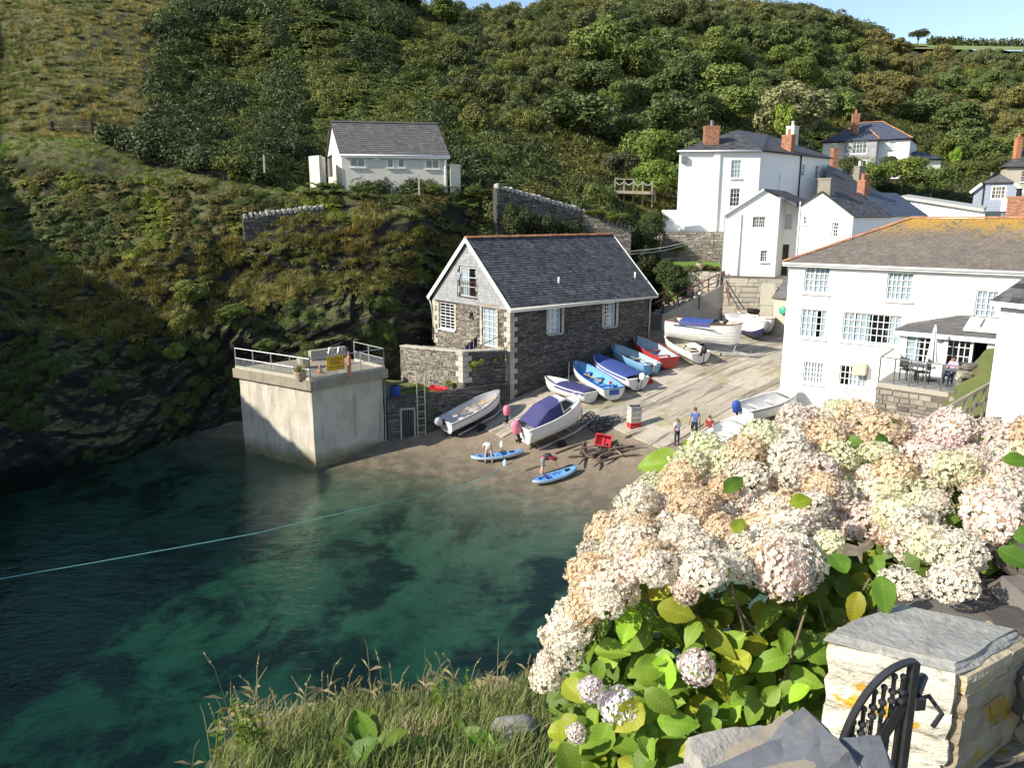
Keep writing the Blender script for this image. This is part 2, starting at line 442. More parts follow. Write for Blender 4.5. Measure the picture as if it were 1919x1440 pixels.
# ------------------------------------------------------------------ hillside and cliff, one lofted sheet
HC = {   # picture column: (picture row, distance) from cliff foot to hill crest
    -100: [(895, 36), (660, 39.5), (470, 45), (330, 51), (262, 56), (185, 66), (60, 84), (-120, 116)],
    100: [(880, 38), (680, 41), (540, 44.5), (400, 50), (290, 54.5), (235, 60), (110, 76), (-70, 110)],
    300: [(868, 40.5), (680, 43), (510, 46.5), (400, 50.5), (318, 54.5), (272, 58), (130, 79), (-60, 114)],
    450: [(850, 43.5), (650, 45.6), (452, 49), (400, 50.8), (345, 54.0), (312, 57), (140, 83), (-50, 119)],
    600: [(790, 45.2), (620, 46.4), (440, 49.4), (398, 51.5), (356, 53.8), (352, 60), (140, 84), (-38, 123)],
    740: [(745, 47.4), (590, 48.6), (432, 51.4), (385, 53.5), (360, 56), (352, 62), (160, 88), (-2, 128)],
    830: [(725, 50.0), (570, 51.8), (436, 53.8), (380, 55.4), (354, 57.5), (346, 64), (165, 91), (42, 134)],
    960: [(690, 54), (560, 55.2), (445, 57), (385, 58.5), (356, 60.5), (332, 67), (170, 96), (34, 150)],
    1100: [(660, 57.5), (560, 58.4), (460, 59.6), (420, 61), (396, 63), (342, 72), (180, 104), (20, 176)],
    1200: [(622, 61), (562, 61.8), (505, 62.6), (470, 64), (420, 67.5), (345, 78), (180, 113), (22, 188)],
    1350: [(598, 66), (545, 67), (485, 68), (440, 74), (418, 80), (335, 92), (190, 126), (24, 202)],
    1500: [(596, 69), (560, 70), (520, 71), (460, 78), (410, 88), (335, 104), (200, 142), (30, 222)],
    1620: [(596, 72), (560, 73), (520, 74.5), (450, 84), (395, 96), (328, 112), (205, 152), (66, 245)],
    1760: [(598, 74), (560, 75), (515, 77), (440, 90), (380, 102), (325, 122), (210, 170), (98, 290)],
    1919: [(600, 75), (560, 76), (510, 78), (430, 92), (372, 106), (322, 132), (215, 188), (102, 330)],
    2300: [(600, 76), (560, 77), (510, 80), (430, 94), (372, 110), (322, 138), (215, 195), (104, 340)],
}
cols = []
def V3(*a): return Vector(a)
cols.append([V3(-30, -60, 0), V3(-33, -60, 5), V3(-37, -60, 9), V3(-42, -61, 11), V3(-48, -62, 13), V3(-56, -63, 16), V3(-68, -64, 22), V3(-90, -66, 30)])
cols.append([V3(-44, -14, 0), V3(-46, -14, 5), V3(-50, -14, 9.5), V3(-54, -14, 11.5), V3(-58, -14, 13), V3(-64, -14, 16), V3(-76, -14, 23), V3(-100, -14, 34)])
cols.append([V3(-35.5, 14, 0), V3(-36.5, 13.5, 7), V3(-38, 13, 12.3), V3(-42, 13, 14.2), V3(-47, 13, 15.4), V3(-53, 14, 16.5), V3(-64, 16, 24), V3(-84, 20, 36)])
cols.append([V3(-28.6, 27, 0), V3(-29.8, 27, 7.4), V3(-31.2, 27.5, 13.0), V3(-34, 29, 15.2), V3(-39, 31, 16.8), V3(-45, 34, 19), V3(-56, 40, 27.5), V3(-76, 52, 40)])
for px in sorted(HC):
    cols.append([at(px, py, Y) for py, Y in HC[px]])
colpx = [None] * 4 + sorted(HC)
for c in cols:
    f = c[0].copy(); c.insert(0, Vector((f.x * .97 + .2, f.y - .7, min(f.z - 3.5, -3.2) if f.z < 2 else f.z - 2.5)))
    t = c[-1]; d = Vector((t.x, t.y, 0)).normalized()
    c.append(t + d * 22 + Vector((0, 0, -1.5))); c.append(t + d * 130 + Vector((0, 0, -30)))
def cr(p0, p1, p2, p3, t):
    return .5 * ((2 * p1) + (p2 - p0) * t + (2 * p0 - 5 * p1 + 4 * p2 - p3) * t * t + (3 * p1 - p0 - 3 * p2 + p3) * t ** 3)
def sample(seq, u):
    i = int(min(max(u, 0), len(seq) - 1.0001)); t = u - i
    return cr(seq[max(i - 1, 0)], seq[i], seq[i + 1], seq[min(i + 2, len(seq) - 1)], t)
NU, NV = 560, 250
def hill_raw(u, v):
    return sample([sample(c, v) for c in cols], u)
ROWN = len(cols[0])
us = [i * (len(cols) - 1) / (NU - 1) for i in range(NU)]
vs_ = [1.0 * j / 9 for j in range(10)] + [1.0 + 2.6 * (j + 1) / 120 for j in range(120)] + [3.6 + (ROWN - 1 - 3.6) * (j + 1) / 120 for j in range(120)]
A = np.array([[[*p] for p in c] for c in cols])            # cols x rows x 3
def crw(n, ts):
    W = np.zeros((len(ts), n))
    for k, u in enumerate(ts):
        i = int(min(max(u, 0), n - 1.0001)); t = u - i
        ws = (.5 * (-t + 2 * t * t - t ** 3), .5 * (2 - 5 * t * t + 3 * t ** 3), .5 * (t + 4 * t * t - 3 * t ** 3), .5 * (-t * t + t ** 3))
        for o, w in zip((-1, 0, 1, 2), ws): W[k, min(max(i + o, 0), n - 1)] += w
    return W
WU = crw(len(cols), us); WV = crw(ROWN, vs_)
S = np.einsum('uc,crk,vr->uvk', WU, A, WV)
du = np.gradient(S, axis=0); dv = np.gradient(S, axis=1)
N = np.cross(dv, du); N /= np.linalg.norm(N, axis=2, keepdims=True) + 1e-9
if N[NU // 2, NV // 2, 2] < 0: N = -N
for i in range(NU):
    for j in range(NV):
        p = Vector(S[i, j]); v = vs_[j]
        far = min(1, max(0, p.y / 60)) + .4
        rock = max(0, 1 - abs(v - 2.0) / 1.8)
        q = p * .13
        a = noise.fractal(q, 1.0, 2.0, 4) * 1.1 * (0.55 + .6 * rock)
        if v > 5.2: a += noise.noise(p * .06) * 1.6 * min(1, (v - 5.2))
        st = p.x * .45 - p.z * .75 + p.y * .2                       # tilted beds of rock
        if rock > 0:
            w_ = noise.noise(p * .35) * 1.4
            sw = (st * .85 + w_) % 1.0; a += rock * (.42 * (sw if sw < .8 else (1 - sw) * 4) - .2)                 # ledges of the tilted beds
            d0 = noise.voronoi(Vector((p.x * .55 + p.z * .4, p.y * .5, p.z * .55 - p.x * .3)))[0]
            a += rock * (.9 * min(.45, d0[1] - d0[0]) - .2) + rock * (.22 * noise.noise(p * 1.7) + .13 * noise.noise(p * 3.7))                    # broken blocks and cracks
            a += rock * 1.1 * noise.noise(Vector((p.x * .22, p.y * .22, p.z * .12)))
        if 4.2 < v < 6.4 and 560 < proj(p)[0] < 880: a *= .12       # the shelf the small block stands on
        S[i, j] += N[i, j] * a
def hill_mat():
    m, nt, b = new_mat('hillside')
    pos = poscoord(nt); geo = nd(nt, 'ShaderNodeNewGeometry')
    sx = nd(nt, 'ShaderNodeSeparateXYZ'); nt.links.new(geo.outputs['Normal'], sx.inputs[0])
    grass = mixc(nt, noise_fac(nt, .25, .35, .65, pos, detail=8), (.09, .098, .034), (.15, .138, .062))
    grass = mixc(nt, noise_fac(nt, 2.5, .4, .7, pos, detail=8), grass, (.035, .04, .016))
    rk = stretch(nt, pos, (.6, .35, 1.5))
    rm = nd(nt, 'ShaderNodeMapping'); rm.inputs['Rotation'].default_value = (0, R(38), 0); nt.links.new(rk, rm.inputs[0])
    rock = mixc(nt, noise_fac(nt, 1.2, .3, .7, rm.outputs[0], detail=9, rough=.7), (.011, .010, .009), (.042, .038, .034))
    rock = mixc(nt, noise_fac(nt, .5, .55, .65, pos, detail=7), rock, (.032, .038, .016))
    g = nd(nt, 'ShaderNodeMapRange'); g.inputs[1].default_value = .52; g.inputs[2].default_value = .76
    nt.links.new(sx.outputs[2], g.inputs[0])
    nt.links.new(mixc(nt, g.outputs[0], rock, grass), b.inputs['Base Color'])
    b.inputs['Roughness'].default_value = .95; b.inputs['Specular IOR Level'].default_value = .15
    bump(nt, b, noise_fac(nt, 2.2, 0, 1, rm.outputs[0], detail=9, rough=.7), .9, .25)
    return m
M['hill'] = hill_mat()
hb = MB()
hb.grid([[tuple(S[i, j]) for i in range(NU)] for j in range(NV)])
hill = hb.build('hillside', M['hill'], smooth=True)
hill.data.polygons.foreach_set('use_smooth', [vs_[k // (NU - 1)] > 3.0 for k in range(len(hb.f))])
tag(hill, 'steep scrub covered hillside with dark rock cliff at the foot', 'hillside', kind='structure')
HILL = BVHTree.FromPolygons(hb.v, hb.f)
def hill_at(px, py):
    r = ray(px, py).normalized()
    h = HILL.ray_cast(CAM, r, 900)
    return h[0], h[1]
def hill_down(x, y):
    h = HILL.ray_cast(Vector((x, y, 120)), Vector((0, 0, -1)), 200)
    return h[0]

# ------------------------------------------------------------------ slipway: cast concrete bays
def slip_mat():
    m, nt, b = new_mat('slip_concrete')
    pos = poscoord(nt)
    rot = nd(nt, 'ShaderNodeMapping'); rot.inputs['Rotation'].default_value = (0, 0, R(-39)); nt.links.new(pos, rot.inputs[0])
    c = mixc(nt, noise_fac(nt, .8, .3, .7, pos, detail=8), (.44, .385, .305), (.35, .31, .25))
    c = mixc(nt, noise_fac(nt, 1.0, .54, .62, stretch(nt, rot.outputs[0], (.10, 1.3, 1)), detail=6), c, (.20, .17, .13))
    c = mixc(nt, noise_fac(nt, 1.0, .57, .64, stretch(nt, rot.outputs[0], (.3, 3.4, 1)), detail=6), c, (.15, .13, .10))
    c = mixc(nt, noise_fac(nt, 3, .52, .75, pos, detail=8, rough=.7), c, (.24, .215, .17))
    c = mixc(nt, noise_fac(nt, .35, .56, .64, pos, detail=8, rough=.65), c, (.27, .25, .15))
    c = mixc(nt, 1.0, c, attr_rnd(nt, .86, 1.14), 'MULTIPLY')
    nt.links.new(c, b.inputs['Base Color']); b.inputs['Roughness'].default_value = .9
    bump(nt, b, noise_fac(nt, 9, 0, 1, pos, detail=7, rough=.7), .35, .03)
    return m
M['slip'] = slip_mat()
slip = bpy.data.objects.new('slipway', None); COL.objects.link(slip)
slip.location = (8, 42, 2.6)
tag(slip, 'sloping concrete slipway of cast bays between stone boathouse and white house', 'slipway', kind='structure')
SA = Vector((.774, .633, 0)); SB = Vector((.633, -.774, 0)); S0 = Vector((-.14, 43, 0))
def pave(a0, a1, b0, b1, name='slab', lift=.05, n=7):
    mb = MB(); mb.rv = rng.random()
    g = .028
    rows = []
    for i in range(n + 1):
        rr = []
        for j in range(n + 1):
            a = a0 + g + (a1 - a0 - 2 * g) * i / n; b_ = b0 + g + (b1 - b0 - 2 * g) * j / n
            ja = noise.noise(Vector((a * .9, b_ * .9, 5))) * .06
            p = S0 + SA * (a + ja) + SB * (b_ - ja)
            rr.append(Vector((p.x, p.y, ground_z(p.x, p.y) + lift + rng.uniform(-.006, .006))))
        rows.append(rr)
    mb.grid(rows)
    edge = [r[0] for r in rows] + rows[-1][1:] + [r[-1] for r in rows[::-1]][1:] + rows[0][::-1][1:-1]
    k = len(edge)
    mb.add(edge + [e - Vector((0, 0, .25)) for e in edge], [(i, (i + 1) % k, k + (i + 1) % k, k + i) for i in range(k)])
    return mb.build(name, M['slip'], slip)
av = [-3, 1.2, 5.0, 9.4, 13.2, 17.5, 21.5, 26, 31]; bv = [.12, 3.1, 6.6, 10.3, 14.2, 18.5]
for ai in range(len(av) - 1):
    for bi in range(len(bv) - 1):
        pc = S0 + SA * ((av[ai] + av[ai + 1]) / 2) + SB * ((bv[bi] + bv[bi + 1]) / 2)
        pz = ground_z(pc.x, pc.y)
        if pz < 1.55 or pc.y > 66 or pc.x > 26: continue
        pave(av[ai], av[ai + 1], bv[bi], bv[bi + 1])
# raised ground behind the slip: terraces the houses stand on
tb = MB()
def terrace(name, poly, z1, z0, mat, label=None):
    mb = MB(); mb.prism([(x, y, z0) for x, y in poly], (0, 0, z1 - z0))
    o = mb.build(name, mat)
    tag(o, label or 'earth terrace', 'terrace', kind='structure'); fix_normals(o)
    return o
M['earth_grass'] = pmat('earth_grass', (.10, .13, .035), (.14, .15, .045), 1.2, .95, .6, 9, .06, stain=(.12, .09, .05), sscale=.7)
M['lawn'] = pmat('lawn', (.10, .20, .03), (.15, .25, .045), 1.5, .95, .6, 14, .05)

# ================================================================== BUILDING HELPERS
class Fac:
    """a vertical facade plane: origin, direction along it, outward normal"""
    def __init__(s, a, b, flip=False):
        s.o = Vector((a[0], a[1], 0)); e = Vector((b[0], b[1], 0)) - s.o
        s.len = e.length; s.d = e.normalized()
        n = Vector((s.d.y, -s.d.x, 0))
        s.n = -n if flip else n
    def pt(s, u, z, out=0.0):
        p = s.o + s.d * u + s.n * out
        return Vector((p.x, p.y, z))
    def pix(s, px, py, out=0.0):
        r = ray(px, py); o = s.o + s.n * out
        t = (o - CAM).dot(s.n) / r.dot(s.n)
        p = CAM + r * t
        return (p - o).dot(s.d), p.z
    def rect(s, x0, y0, x1, y1, out=0.0):
        u0, za = s.pix(x0, (y0 + y1) / 2, out); u1, zb = s.pix(x1, (y0 + y1) / 2, out)
        _, t = s.pix((x0 + x1) / 2, y0, out); _, b = s.pix((x0 + x1) / 2, y1, out)
        return (min(u0, u1), max(u0, u1), b, t)
def wall_mesh(mb, fac, s0, s1, z0, top, holes, depth=.2, out=0.0):
    """top: height or list of (s, z) points of the wall head; holes as (s0, s1, z0, z1)"""
    if isinstance(top, (int, float)): top = [(s0, top), (s1, top)]
    ts = [a for a, b in top]; tz = [b for a, b in top]
    T = lambda u: float(np.interp(u, ts, tz))
    S_ = sorted(set([s0, s1] + [u for u in ts if s0 < u < s1] + [h[k] for h in holes for k in (0, 1) if s0 < h[k] < s1]))
    Z_ = sorted(set([z0, max(tz)] + [h[k] for h in holes for k in (2, 3) if z0 < h[k] < max(tz)]))
    for i in range(len(S_) - 1):
        for j in range(len(Z_) - 1):
            cs = (S_[i] + S_[i + 1]) / 2; cz = (Z_[j] + Z_[j + 1]) / 2
            if any(h[0] < cs < h[1] and h[2] < cz < h[3] for h in holes): continue
            a0 = min(Z_[j], T(S_[i])); a1 = min(Z_[j + 1], T(S_[i])); b0 = min(Z_[j], T(S_[i + 1])); b1 = min(Z_[j + 1], T(S_[i + 1]))
            q = [fac.pt(S_[i], a0, out), fac.pt(S_[i + 1], b0, out), fac.pt(S_[i + 1], b1, out), fac.pt(S_[i], a1, out)]
            if (a1 - a0) < 1e-5 and (b1 - b0) < 1e-5: continue
            if (a1 - a0) < 1e-5: q = q[:3]
            elif (b1 - b0) < 1e-5: q = [q[0], q[1], q[3]]
            mb.add(q, [tuple(range(len(q)))])
    for h in holes:
        c = [(h[0], h[2]), (h[1], h[2]), (h[1], h[3]), (h[0], h[3])]
        for k in range(4):
            a, b = c[k], c[(k + 1) % 4]
            mb.add([fac.pt(a[0], a[1], out), fac.pt(b[0], b[1], out), fac.pt(b[0], b[1], out - depth), fac.pt(a[0], a[1], out - depth)], [(0, 1, 2, 3)])
_cube = None
def cube_mesh(name, mat):
    mb = MB(); mb.box((0, 0, 0), (1, 1, 1)); return mb.mesh(name, mat)
PANE = cube_mesh('pane', M['glass'])
def piece(name, me, parent, M4):
    o = bpy.data.objects.new(name, me); COL.objects.link(o); o.parent = parent
    o.matrix_basis = Matrix.Translation(-world_loc(parent)) @ M4
    return o
def frame4(c, ax, ay, az, sc=(1, 1, 1)):
    m = Matrix((( ax.x * sc[0], ay.x * sc[1], az.x * sc[2], c.x), (ax.y * sc[0], ay.y * sc[1], az.y * sc[2], c.y), (ax.z * sc[0], ay.z * sc[1], az.z * sc[2], c.z), (0, 0, 0, 1)))
    return m
UP = Vector((0, 0, 1))
def window(fac, r, nx, nz, parent, mat=None, sill=True, recess=.09, fw=.06, bw=.028, name='window', split=None, meet=True, curtain=None, panes=True, room=True, out=0.0, rows=None, sillmat=None):
    """a glazed window with frame, glazing bars, panes, sill, and the room behind; split: list of relative mullion places"""
    mat = mat or M['white_paint']
    s0, s1, z0, z1 = r
    mb = MB(); y = out - recess
    def bar(a, b, c, d, dep=.05, off=0):          # s from a..b, z from c..d
        mb.box(fac.pt((a + b) / 2, (c + d) / 2, y + off), (b - a, dep, d - c), fac.d, fac.n, UP)
    bar(s0, s1, z1 - fw, z1, .09); bar(s0, s1, z0, z0 + fw, .09); bar(s0, s0 + fw, z0 + fw, z1 - fw, .09); bar(s1 - fw, s1, z0 + fw, z1 - fw, .09)
    segs = [0] + (split or []) + [1]
    lights = []
    iw = s1 - s0 - 2 * fw
    for k in range(len(segs) - 1):
        a = s0 + fw + iw * segs[k] + (.025 if k else 0); b = s0 + fw + iw * segs[k + 1] - (.025 if k < len(segs) - 2 else 0)
        lights.append((a, b))
        if k: bar(a - .05, a, z0 + fw, z1 - fw, .075)
    zr = [z0 + fw, z1 - fw]
    if meet and not split:
        zm = (z0 + z1) / 2
        bar(s0 + fw, s1 - fw, zm - .022, zm + .022, .07)
        halves = [(z0 + fw, zm - .022), (zm + .022, z1 - fw)]; nzz = [max(1, nz // 2), max(1, nz - nz // 2)]
    else: halves = [(z0 + fw, z1 - fw)]; nzz = [nz]
    cells = []
    for li, (a, b) in enumerate(lights):
        n = nx if isinstance(nx, int) else nx[li]
        for (za, zb), nn in zip(halves, nzz):
            for i in range(n):
                for j in range(nn):
                    cells.append((a + (b - a) * i / n, a + (b - a) * (i + 1) / n, za + (zb - za) * j / nn, za + (zb - za) * (j + 1) / nn))
            for i in range(1, n): q = a + (b - a) * i / n; bar(q - bw / 2, q + bw / 2, za, zb, .035, .002)
            for j in range(1, nn): q = za + (zb - za) * j / nn; bar(a, b, q - bw / 2, q + bw / 2, .036, .0)
    w = mb.build(name, mat, parent)
    if panes:
        for (a, b, c, d) in cells:
            tilt = UP + fac.n * rng.uniform(-.012, .012) + fac.d * rng.uniform(-.006, .006)
            piece('pane', PANE, w, frame4(fac.pt((a + b) / 2, (c + d) / 2, y - .012), fac.d, fac.n, tilt.normalized(), (b - a - .004, .008, d - c - .004)))
    if sill:
        sb = MB(); sb.box(fac.pt((s0 + s1) / 2, z0 - .045, out + .035), (s1 - s0 + .16, .16, .075), fac.d, fac.n, UP)
        sb.build('sill', sillmat or M['white_wall'], w)
    if room:
        rb = MB()
        for q in ([(s0, z0, -.13), (s1, z0, -.13), (s1, z0, -1.1), (s0, z0, -1.1)], [(s0, z1, -.13), (s0, z1, -1.1), (s1, z1, -1.1), (s1, z1, -.13)], [(s0, z0, -.13), (s0, z0, -1.1), (s0, z1, -1.1), (s0, z1, -.13)], [(s1, z0, -.13), (s1, z1, -.13), (s1, z1, -1.1), (s1, z0, -1.1)], [(s0, z0, -1.1), (s1, z0, -1.1), (s1, z1, -1.1), (s0, z1, -1.1)]):
            rb.add([fac.pt(a, b, out - recess + .09 + c) for a, b, c in q], [(0, 1, 2, 3)])
        rb.build('room_behind', M['room'], w)
    if curtain:
        cb = MB()
        for (a, b) in curtain:
            a = s0 + (s1 - s0) * a; b = s0 + (s1 - s0) * b; k = max(3, int((b - a) / .06)); rows_ = []
            for zz in (z0 + fw, z1 - fw):
                rows_.append([fac.pt(a + (b - a) * i / k, zz, y - .045 + .012 * (i % 2)) for i in range(k + 1)])
            cb.grid(rows_)
        cb.build('curtain', M['curtain'], w, smooth=True)
    return w
def poly_range(poly, v):
    xs_ = []
    n = len(poly)
    for i in range(n):
        (u0, v0), (u1, v1) = poly[i], poly[(i + 1) % n]
        if abs(v1 - v0) < 1e-9: continue
        t = (v - v0) / (v1 - v0)
        if -1e-6 <= t <= 1 + 1e-6: xs_.append(u0 + (u1 - u0) * t)
    return (min(xs_), max(xs_)) if len(xs_) >= 2 else None
def slates(mb, pts, tw, th, lift=.014, holes=(), jit=.012):
    """slates hung in courses over a flat polygon; the first two points are its lower edge"""
    P = [Vector(p) for p in pts]
    U = (P[1] - P[0]).normalized()
    Nn = None
    for k in range(2, len(P)):
        c = U.cross(P[k] - P[0])
        if c.length > .05: Nn = c.normalized(); break
    if Nn.z < -.01: Nn = -Nn
    V = Nn.cross(U).normalized()
    if V.dot(sum((p for p in P), Vector()) / len(P) - P[0]) < 0: V = -V
    poly = [((p - P[0]).dot(U), (p - P[0]).dot(V)) for p in P]
    vmin = min(b for a, b in poly); vmax = max(b for a, b in poly)
    r = 0; v = vmin
    while v < vmax - .02:
        v1 = min(v + th, vmax)
        rg0 = poly_range(poly, min(v + .004, vmax)); rg1 = poly_range(poly, max(v1 - .004, vmin))
        if rg0 and rg1:
            a0, a1 = rg0; b0, b1 = rg1
            lo, hi = min(a0, b0), max(a1, b1)
            u = lo - (tw / 2 if r % 2 else 0) - rng.random() * .05
            while u < hi:
                ww = tw * rng.uniform(.93, 1.07)
                x0, x1 = max(u, lo), min(u + ww, hi)
                q = [(min(max(x0, a0), a1), v), (min(max(x1, a0), a1), v), (min(max(x1, b0), b1), v1), (min(max(x0, b0), b1), v1)]
                cu, cv = (x0 + x1) / 2, (v + v1) / 2
                if abs(q[1][0] - q[0][0]) + abs(q[2][0] - q[3][0]) > .03 and not any(h[0] < cu < h[1] and h[2] < cv < h[3] for h in holes):
                    mb.rv = min(1, max(0, rng.gauss(.5, .22)))
                    l0 = lift + rng.uniform(0, jit); l1 = .003
                    g = .004
                    A0 = P[0] + U * (q[0][0] + g) + V * (q[0][1] - .01); A1 = P[0] + U * (q[1][0] - g) + V * (q[1][1] - .01)
                    B1 = P[0] + U * (q[2][0] - g) + V * q[2][1]; B0 = P[0] + U * (q[3][0] + g) + V * q[3][1]
                    mb.add([A0 + Nn * l0, A1 + Nn * l0, B1 + Nn * l1, B0 + Nn * l1, A0, A1], [(0, 1, 2, 3), (4, 5, 1, 0)])
                u += ww
        v += th; r += 1
def roof_plane(parent, pts, mat, tw=.3, th=.22, name='roof', thick=.07, lift=.014):
    P = [Vector(p) for p in pts]
    n = None
    for k in range(2, len(P)):
        c = (P[1] - P[0]).cross(P[k] - P[0])
        if c.length > .05: n = c.normalized(); break
    if n.z < 0: n = -n
    mb = MB(); mb.rv = .3; mb.prism([p - n * thick for p in P], n * (thick - .004))
    o = mb.build(name, mat, parent); fix_normals(o)
    sb = MB(); slates(sb, P, tw, th, lift)
    sb.build('slates', mat, o, kind='stuff')
    return o
def stones(mb, fac, s0, s1, z0, top, sw=.36, sh=.10, holes=(), out=0.0, proud=.035, gap=.012, ragged=0.0):
    """roughly coursed rubble, every stone its own block"""
    if isinstance(top, (int, float)): top = [(s0, top), (s1, top)]
    T = lambda u: float(np.interp(u, [a for a, b in top], [b for a, b in top]))
    zmax = max(b for a, b in top); z = z0
    while z < zmax:
        h = sh * rng.uniform(.6, 1.5)
        u = s0 - rng.random() * sw * .6
        while u < s1:
            w = sw * rng.uniform(.35, 1.7)
            a, b = max(u, s0), min(u + w, s1)
            hh = h * rng.uniform(.82, 1.02)
            cu, cz = (a + b) / 2, z + hh / 2
            ok = b - a > .04 and z + hh * .8 < min(T(a), T(b)) + ragged * rng.random()
            if ok:
                for q in holes:
                    if a < q[1] + .01 and b > q[0] - .01 and z < q[3] and z + hh > q[2]: ok = False; break
            if ok:
                mb.rv = min(1, max(0, rng.gauss(.5, .25)))
                g = gap; dz = rng.uniform(-.015, .015)
                o1 = out + proud * rng.uniform(.25, 1.25)
                c = [(a + g, z + g), (b - g, z + g + dz), (b - g, z + hh - g + dz), (a + g, z + hh - g)]
                j = lambda: rng.uniform(-.012, .012)
                B_ = [fac.pt(x, y, out - .03) for x, y in c]
                Tt = [fac.pt(x + (.012 if k in (0, 3) else -.012) + j(), y + j(), o1 + j() * .8) for k, (x, y) in enumerate(c)]
                mb.add(B_ + Tt, [(4, 5, 6, 7), (0, 1, 5, 4), (1, 2, 6, 5), (2, 3, 7, 6), (3, 0, 4, 7)])
            u += w
        z += h
def half_tile(mat, L=.45, r=.12):
    mb = MB(); n = 6; vs = []
    for x in (-.5, .5):
        rr = r if x < 0 else r * .93
        for k in range(n + 1):
            g = math.pi * k / n
            vs.append((x * L, math.cos(g) * rr, math.sin(g) * rr * .8))
    mb.add(vs, [(k, k + 1, n + 2 + k, n + 1 + k) for k in range(n)] + [tuple(range(n + 1))[::-1], tuple(range(n + 1, 2 * n + 2))])
    mb.rv = .5
    return mb.mesh('ridge_tile', mat)
def ridge_tiles(parent, a, b, mats, L=.45, r=.12, lift=0.0, name='ridge_tile'):
    a = Vector(a); b = Vector(b); d = (b - a); n = max(1, round(d.length / L)); d.normalize()
    sd = d.cross(UP).normalized(); u = sd.cross(d)
    st = (b - a) / n
    for i in range(n):
        me = mats[rng.randrange(len(mats))]
        o = piece(name, me, parent, frame4(a + st * (i + .5) + u * (lift + rng.uniform(-.008, .008)), d, sd, u, (st.length / .45 * .985, r / .12, r / .12)))
TILE_TC = [half_tile(pmat('ridge_terracotta_%s' % k, c, c2, 6, .8, .3, 30)) for k, c, c2 in (('warm', (.46, .19, .09), (.36, .15, .08)), ('pale', (.50, .25, .13), (.40, .2, .1)), ('brown', (.36, .16, .09), (.28, .14, .08)))]
TILE_SL = [half_tile(M['slate_grey'])]
def chimney(parent, c, w, d, h, mat=None, pots=1, potmat=None, rot=0, pot_h=.45, bricks=True, capmat=None):
    """stack with a corbelled head and pots; c is the centre of its foot"""
    mat = mat or M['brick']; c = Vector(c)
    ax = Vector((math.cos(rot), math.sin(rot), 0)); ay = Vector((-math.sin(rot), math.cos(rot), 0))
    mb = MB(); mb.box(c + UP * h / 2, (w, d, h), ax, ay); 
    for k, e in ((.12, .05), (.05, .09)):
        mb.box(c + UP * (h - k), (w + e, d + e, .075), ax, ay)
    o = mb.build('chimney', mat if not bricks else M['mortar'], parent)
    if bricks:
        bb_ = MB()
        for f_, L_ in ((Fac(c - ax * w / 2 - ay * d / 2, c + ax * w / 2 - ay * d / 2), w), (Fac(c + ax * w / 2 - ay * d / 2, c + ax * w / 2 + ay * d / 2), d), (Fac(c + ax * w / 2 + ay * d / 2, c - ax * w / 2 + ay * d / 2), w), (Fac(c - ax * w / 2 + ay * d / 2, c - ax * w / 2 - ay * d / 2), d)):
            z = c.z; r = 0
            while z < c.z + h - .16:
                u = -(.11 if r % 2 else 0)
                while u < L_:
                    a, b = max(0, u), min(L_, u + .215)
                    if b - a > .03:
                        bb_.rv = rng.random()
                        p0 = [f_.pt(a + .005, z + .005, .001), f_.pt(b - .005, z + .005, .001), f_.pt(b - .005, z + .065, .001), f_.pt(a + .005, z + .065, .001)]
                        p1 = [q + f_.n * (.012 + rng.random() * .004) for q in p0]
                        bb_.add(p0 + p1, [(4, 5, 6, 7), (0, 1, 5, 4), (1, 2, 6, 5), (2, 3, 7, 6), (3, 0, 4, 7)])
                    u += .225
                z += .075; r += 1
        bb_.build('brickwork', mat, o, kind='stuff')
        hb_ = MB(); hb_.rv = .5
        for k, e in ((.12, .055), (.05, .095)): hb_.box(c + UP * (h - k), (w + e + .01, d + e + .01, .07), ax, ay)
        hb_.build('chimney_head', mat, o)
    for i in range(pots):
        pb = MB(); pc = c + ax * ((i - (pots - 1) / 2) * w * .5) + UP * h
        pb.lathe(pc, [(.13, 0), (.12, pot_h * .8), (.145, pot_h * .86), (.145, pot_h), (.10, pot_h)], 10)
        pb.build('chimney_pot', potmat or M['terracotta'], o, smooth=False)
    return o
def pipe(parent, pts, r, mat, name='downpipe'):
    mb = MB(); mb.tube(pts, r, 8); return mb.build(name, mat, parent, smooth=True)
def gutter(parent, a, b, mat, r=.06, name='gutter'):
    mb = MB(); mb.tube([a, b], r, 8); return mb.build(name, mat, parent, smooth=True)
def solid(name, poly, z0, z1, mat, parent=None):
    mb = MB(); mb.prism([(p[0], p[1], z0) for p in poly], (0, 0, z1 - z0)); o = mb.build(name, mat, parent); fix_normals(o); return o

# ================================================================== STONE BOATHOUSE
K = Vector((-.10, 43.05, 0))
BW, BL, BE, BR = 7.8, 12.0, 7.45, 11.0               # width, length, eave height, ridge height
bh = thing('boathouse', 'stone boathouse with dark slate roof and slate hung gable above the slipway', 'house', (3, 48, 2))
NB = Vector((-.633, .774, 0))
K2 = K + NB * BW
fF = Fac(K2, K)                       # gable front: from its left corner to the near corner
fS = Fac(K, K + SA * BL)              # long side facing the slip
fB = Fac(K + SA * BL, K2 + SA * BL); fL = Fac(K2 + SA * BL, K2)
assert fF.n.dot(Vector((-.774, -.633, 0))) > .9 and fS.n.dot(SB) > .9
slope = (BR - BE) / (BW / 2)
gt = [(0, BE), (BW / 2, BR - .05), (BW, BE)]
rw = fF.rect(823, 568, 852, 617); rd = fF.rect(904, 577, 930, 650); ru = fF.rect(862, 501, 893, 557)
zb = fF.pix(900, 572)[1]              # where slate hanging meets stone
hF = [rw, rd, ru]
h1 = fS.rect(1028, 575, 1052, 625); h2 = fS.rect(1132, 567, 1154, 612)
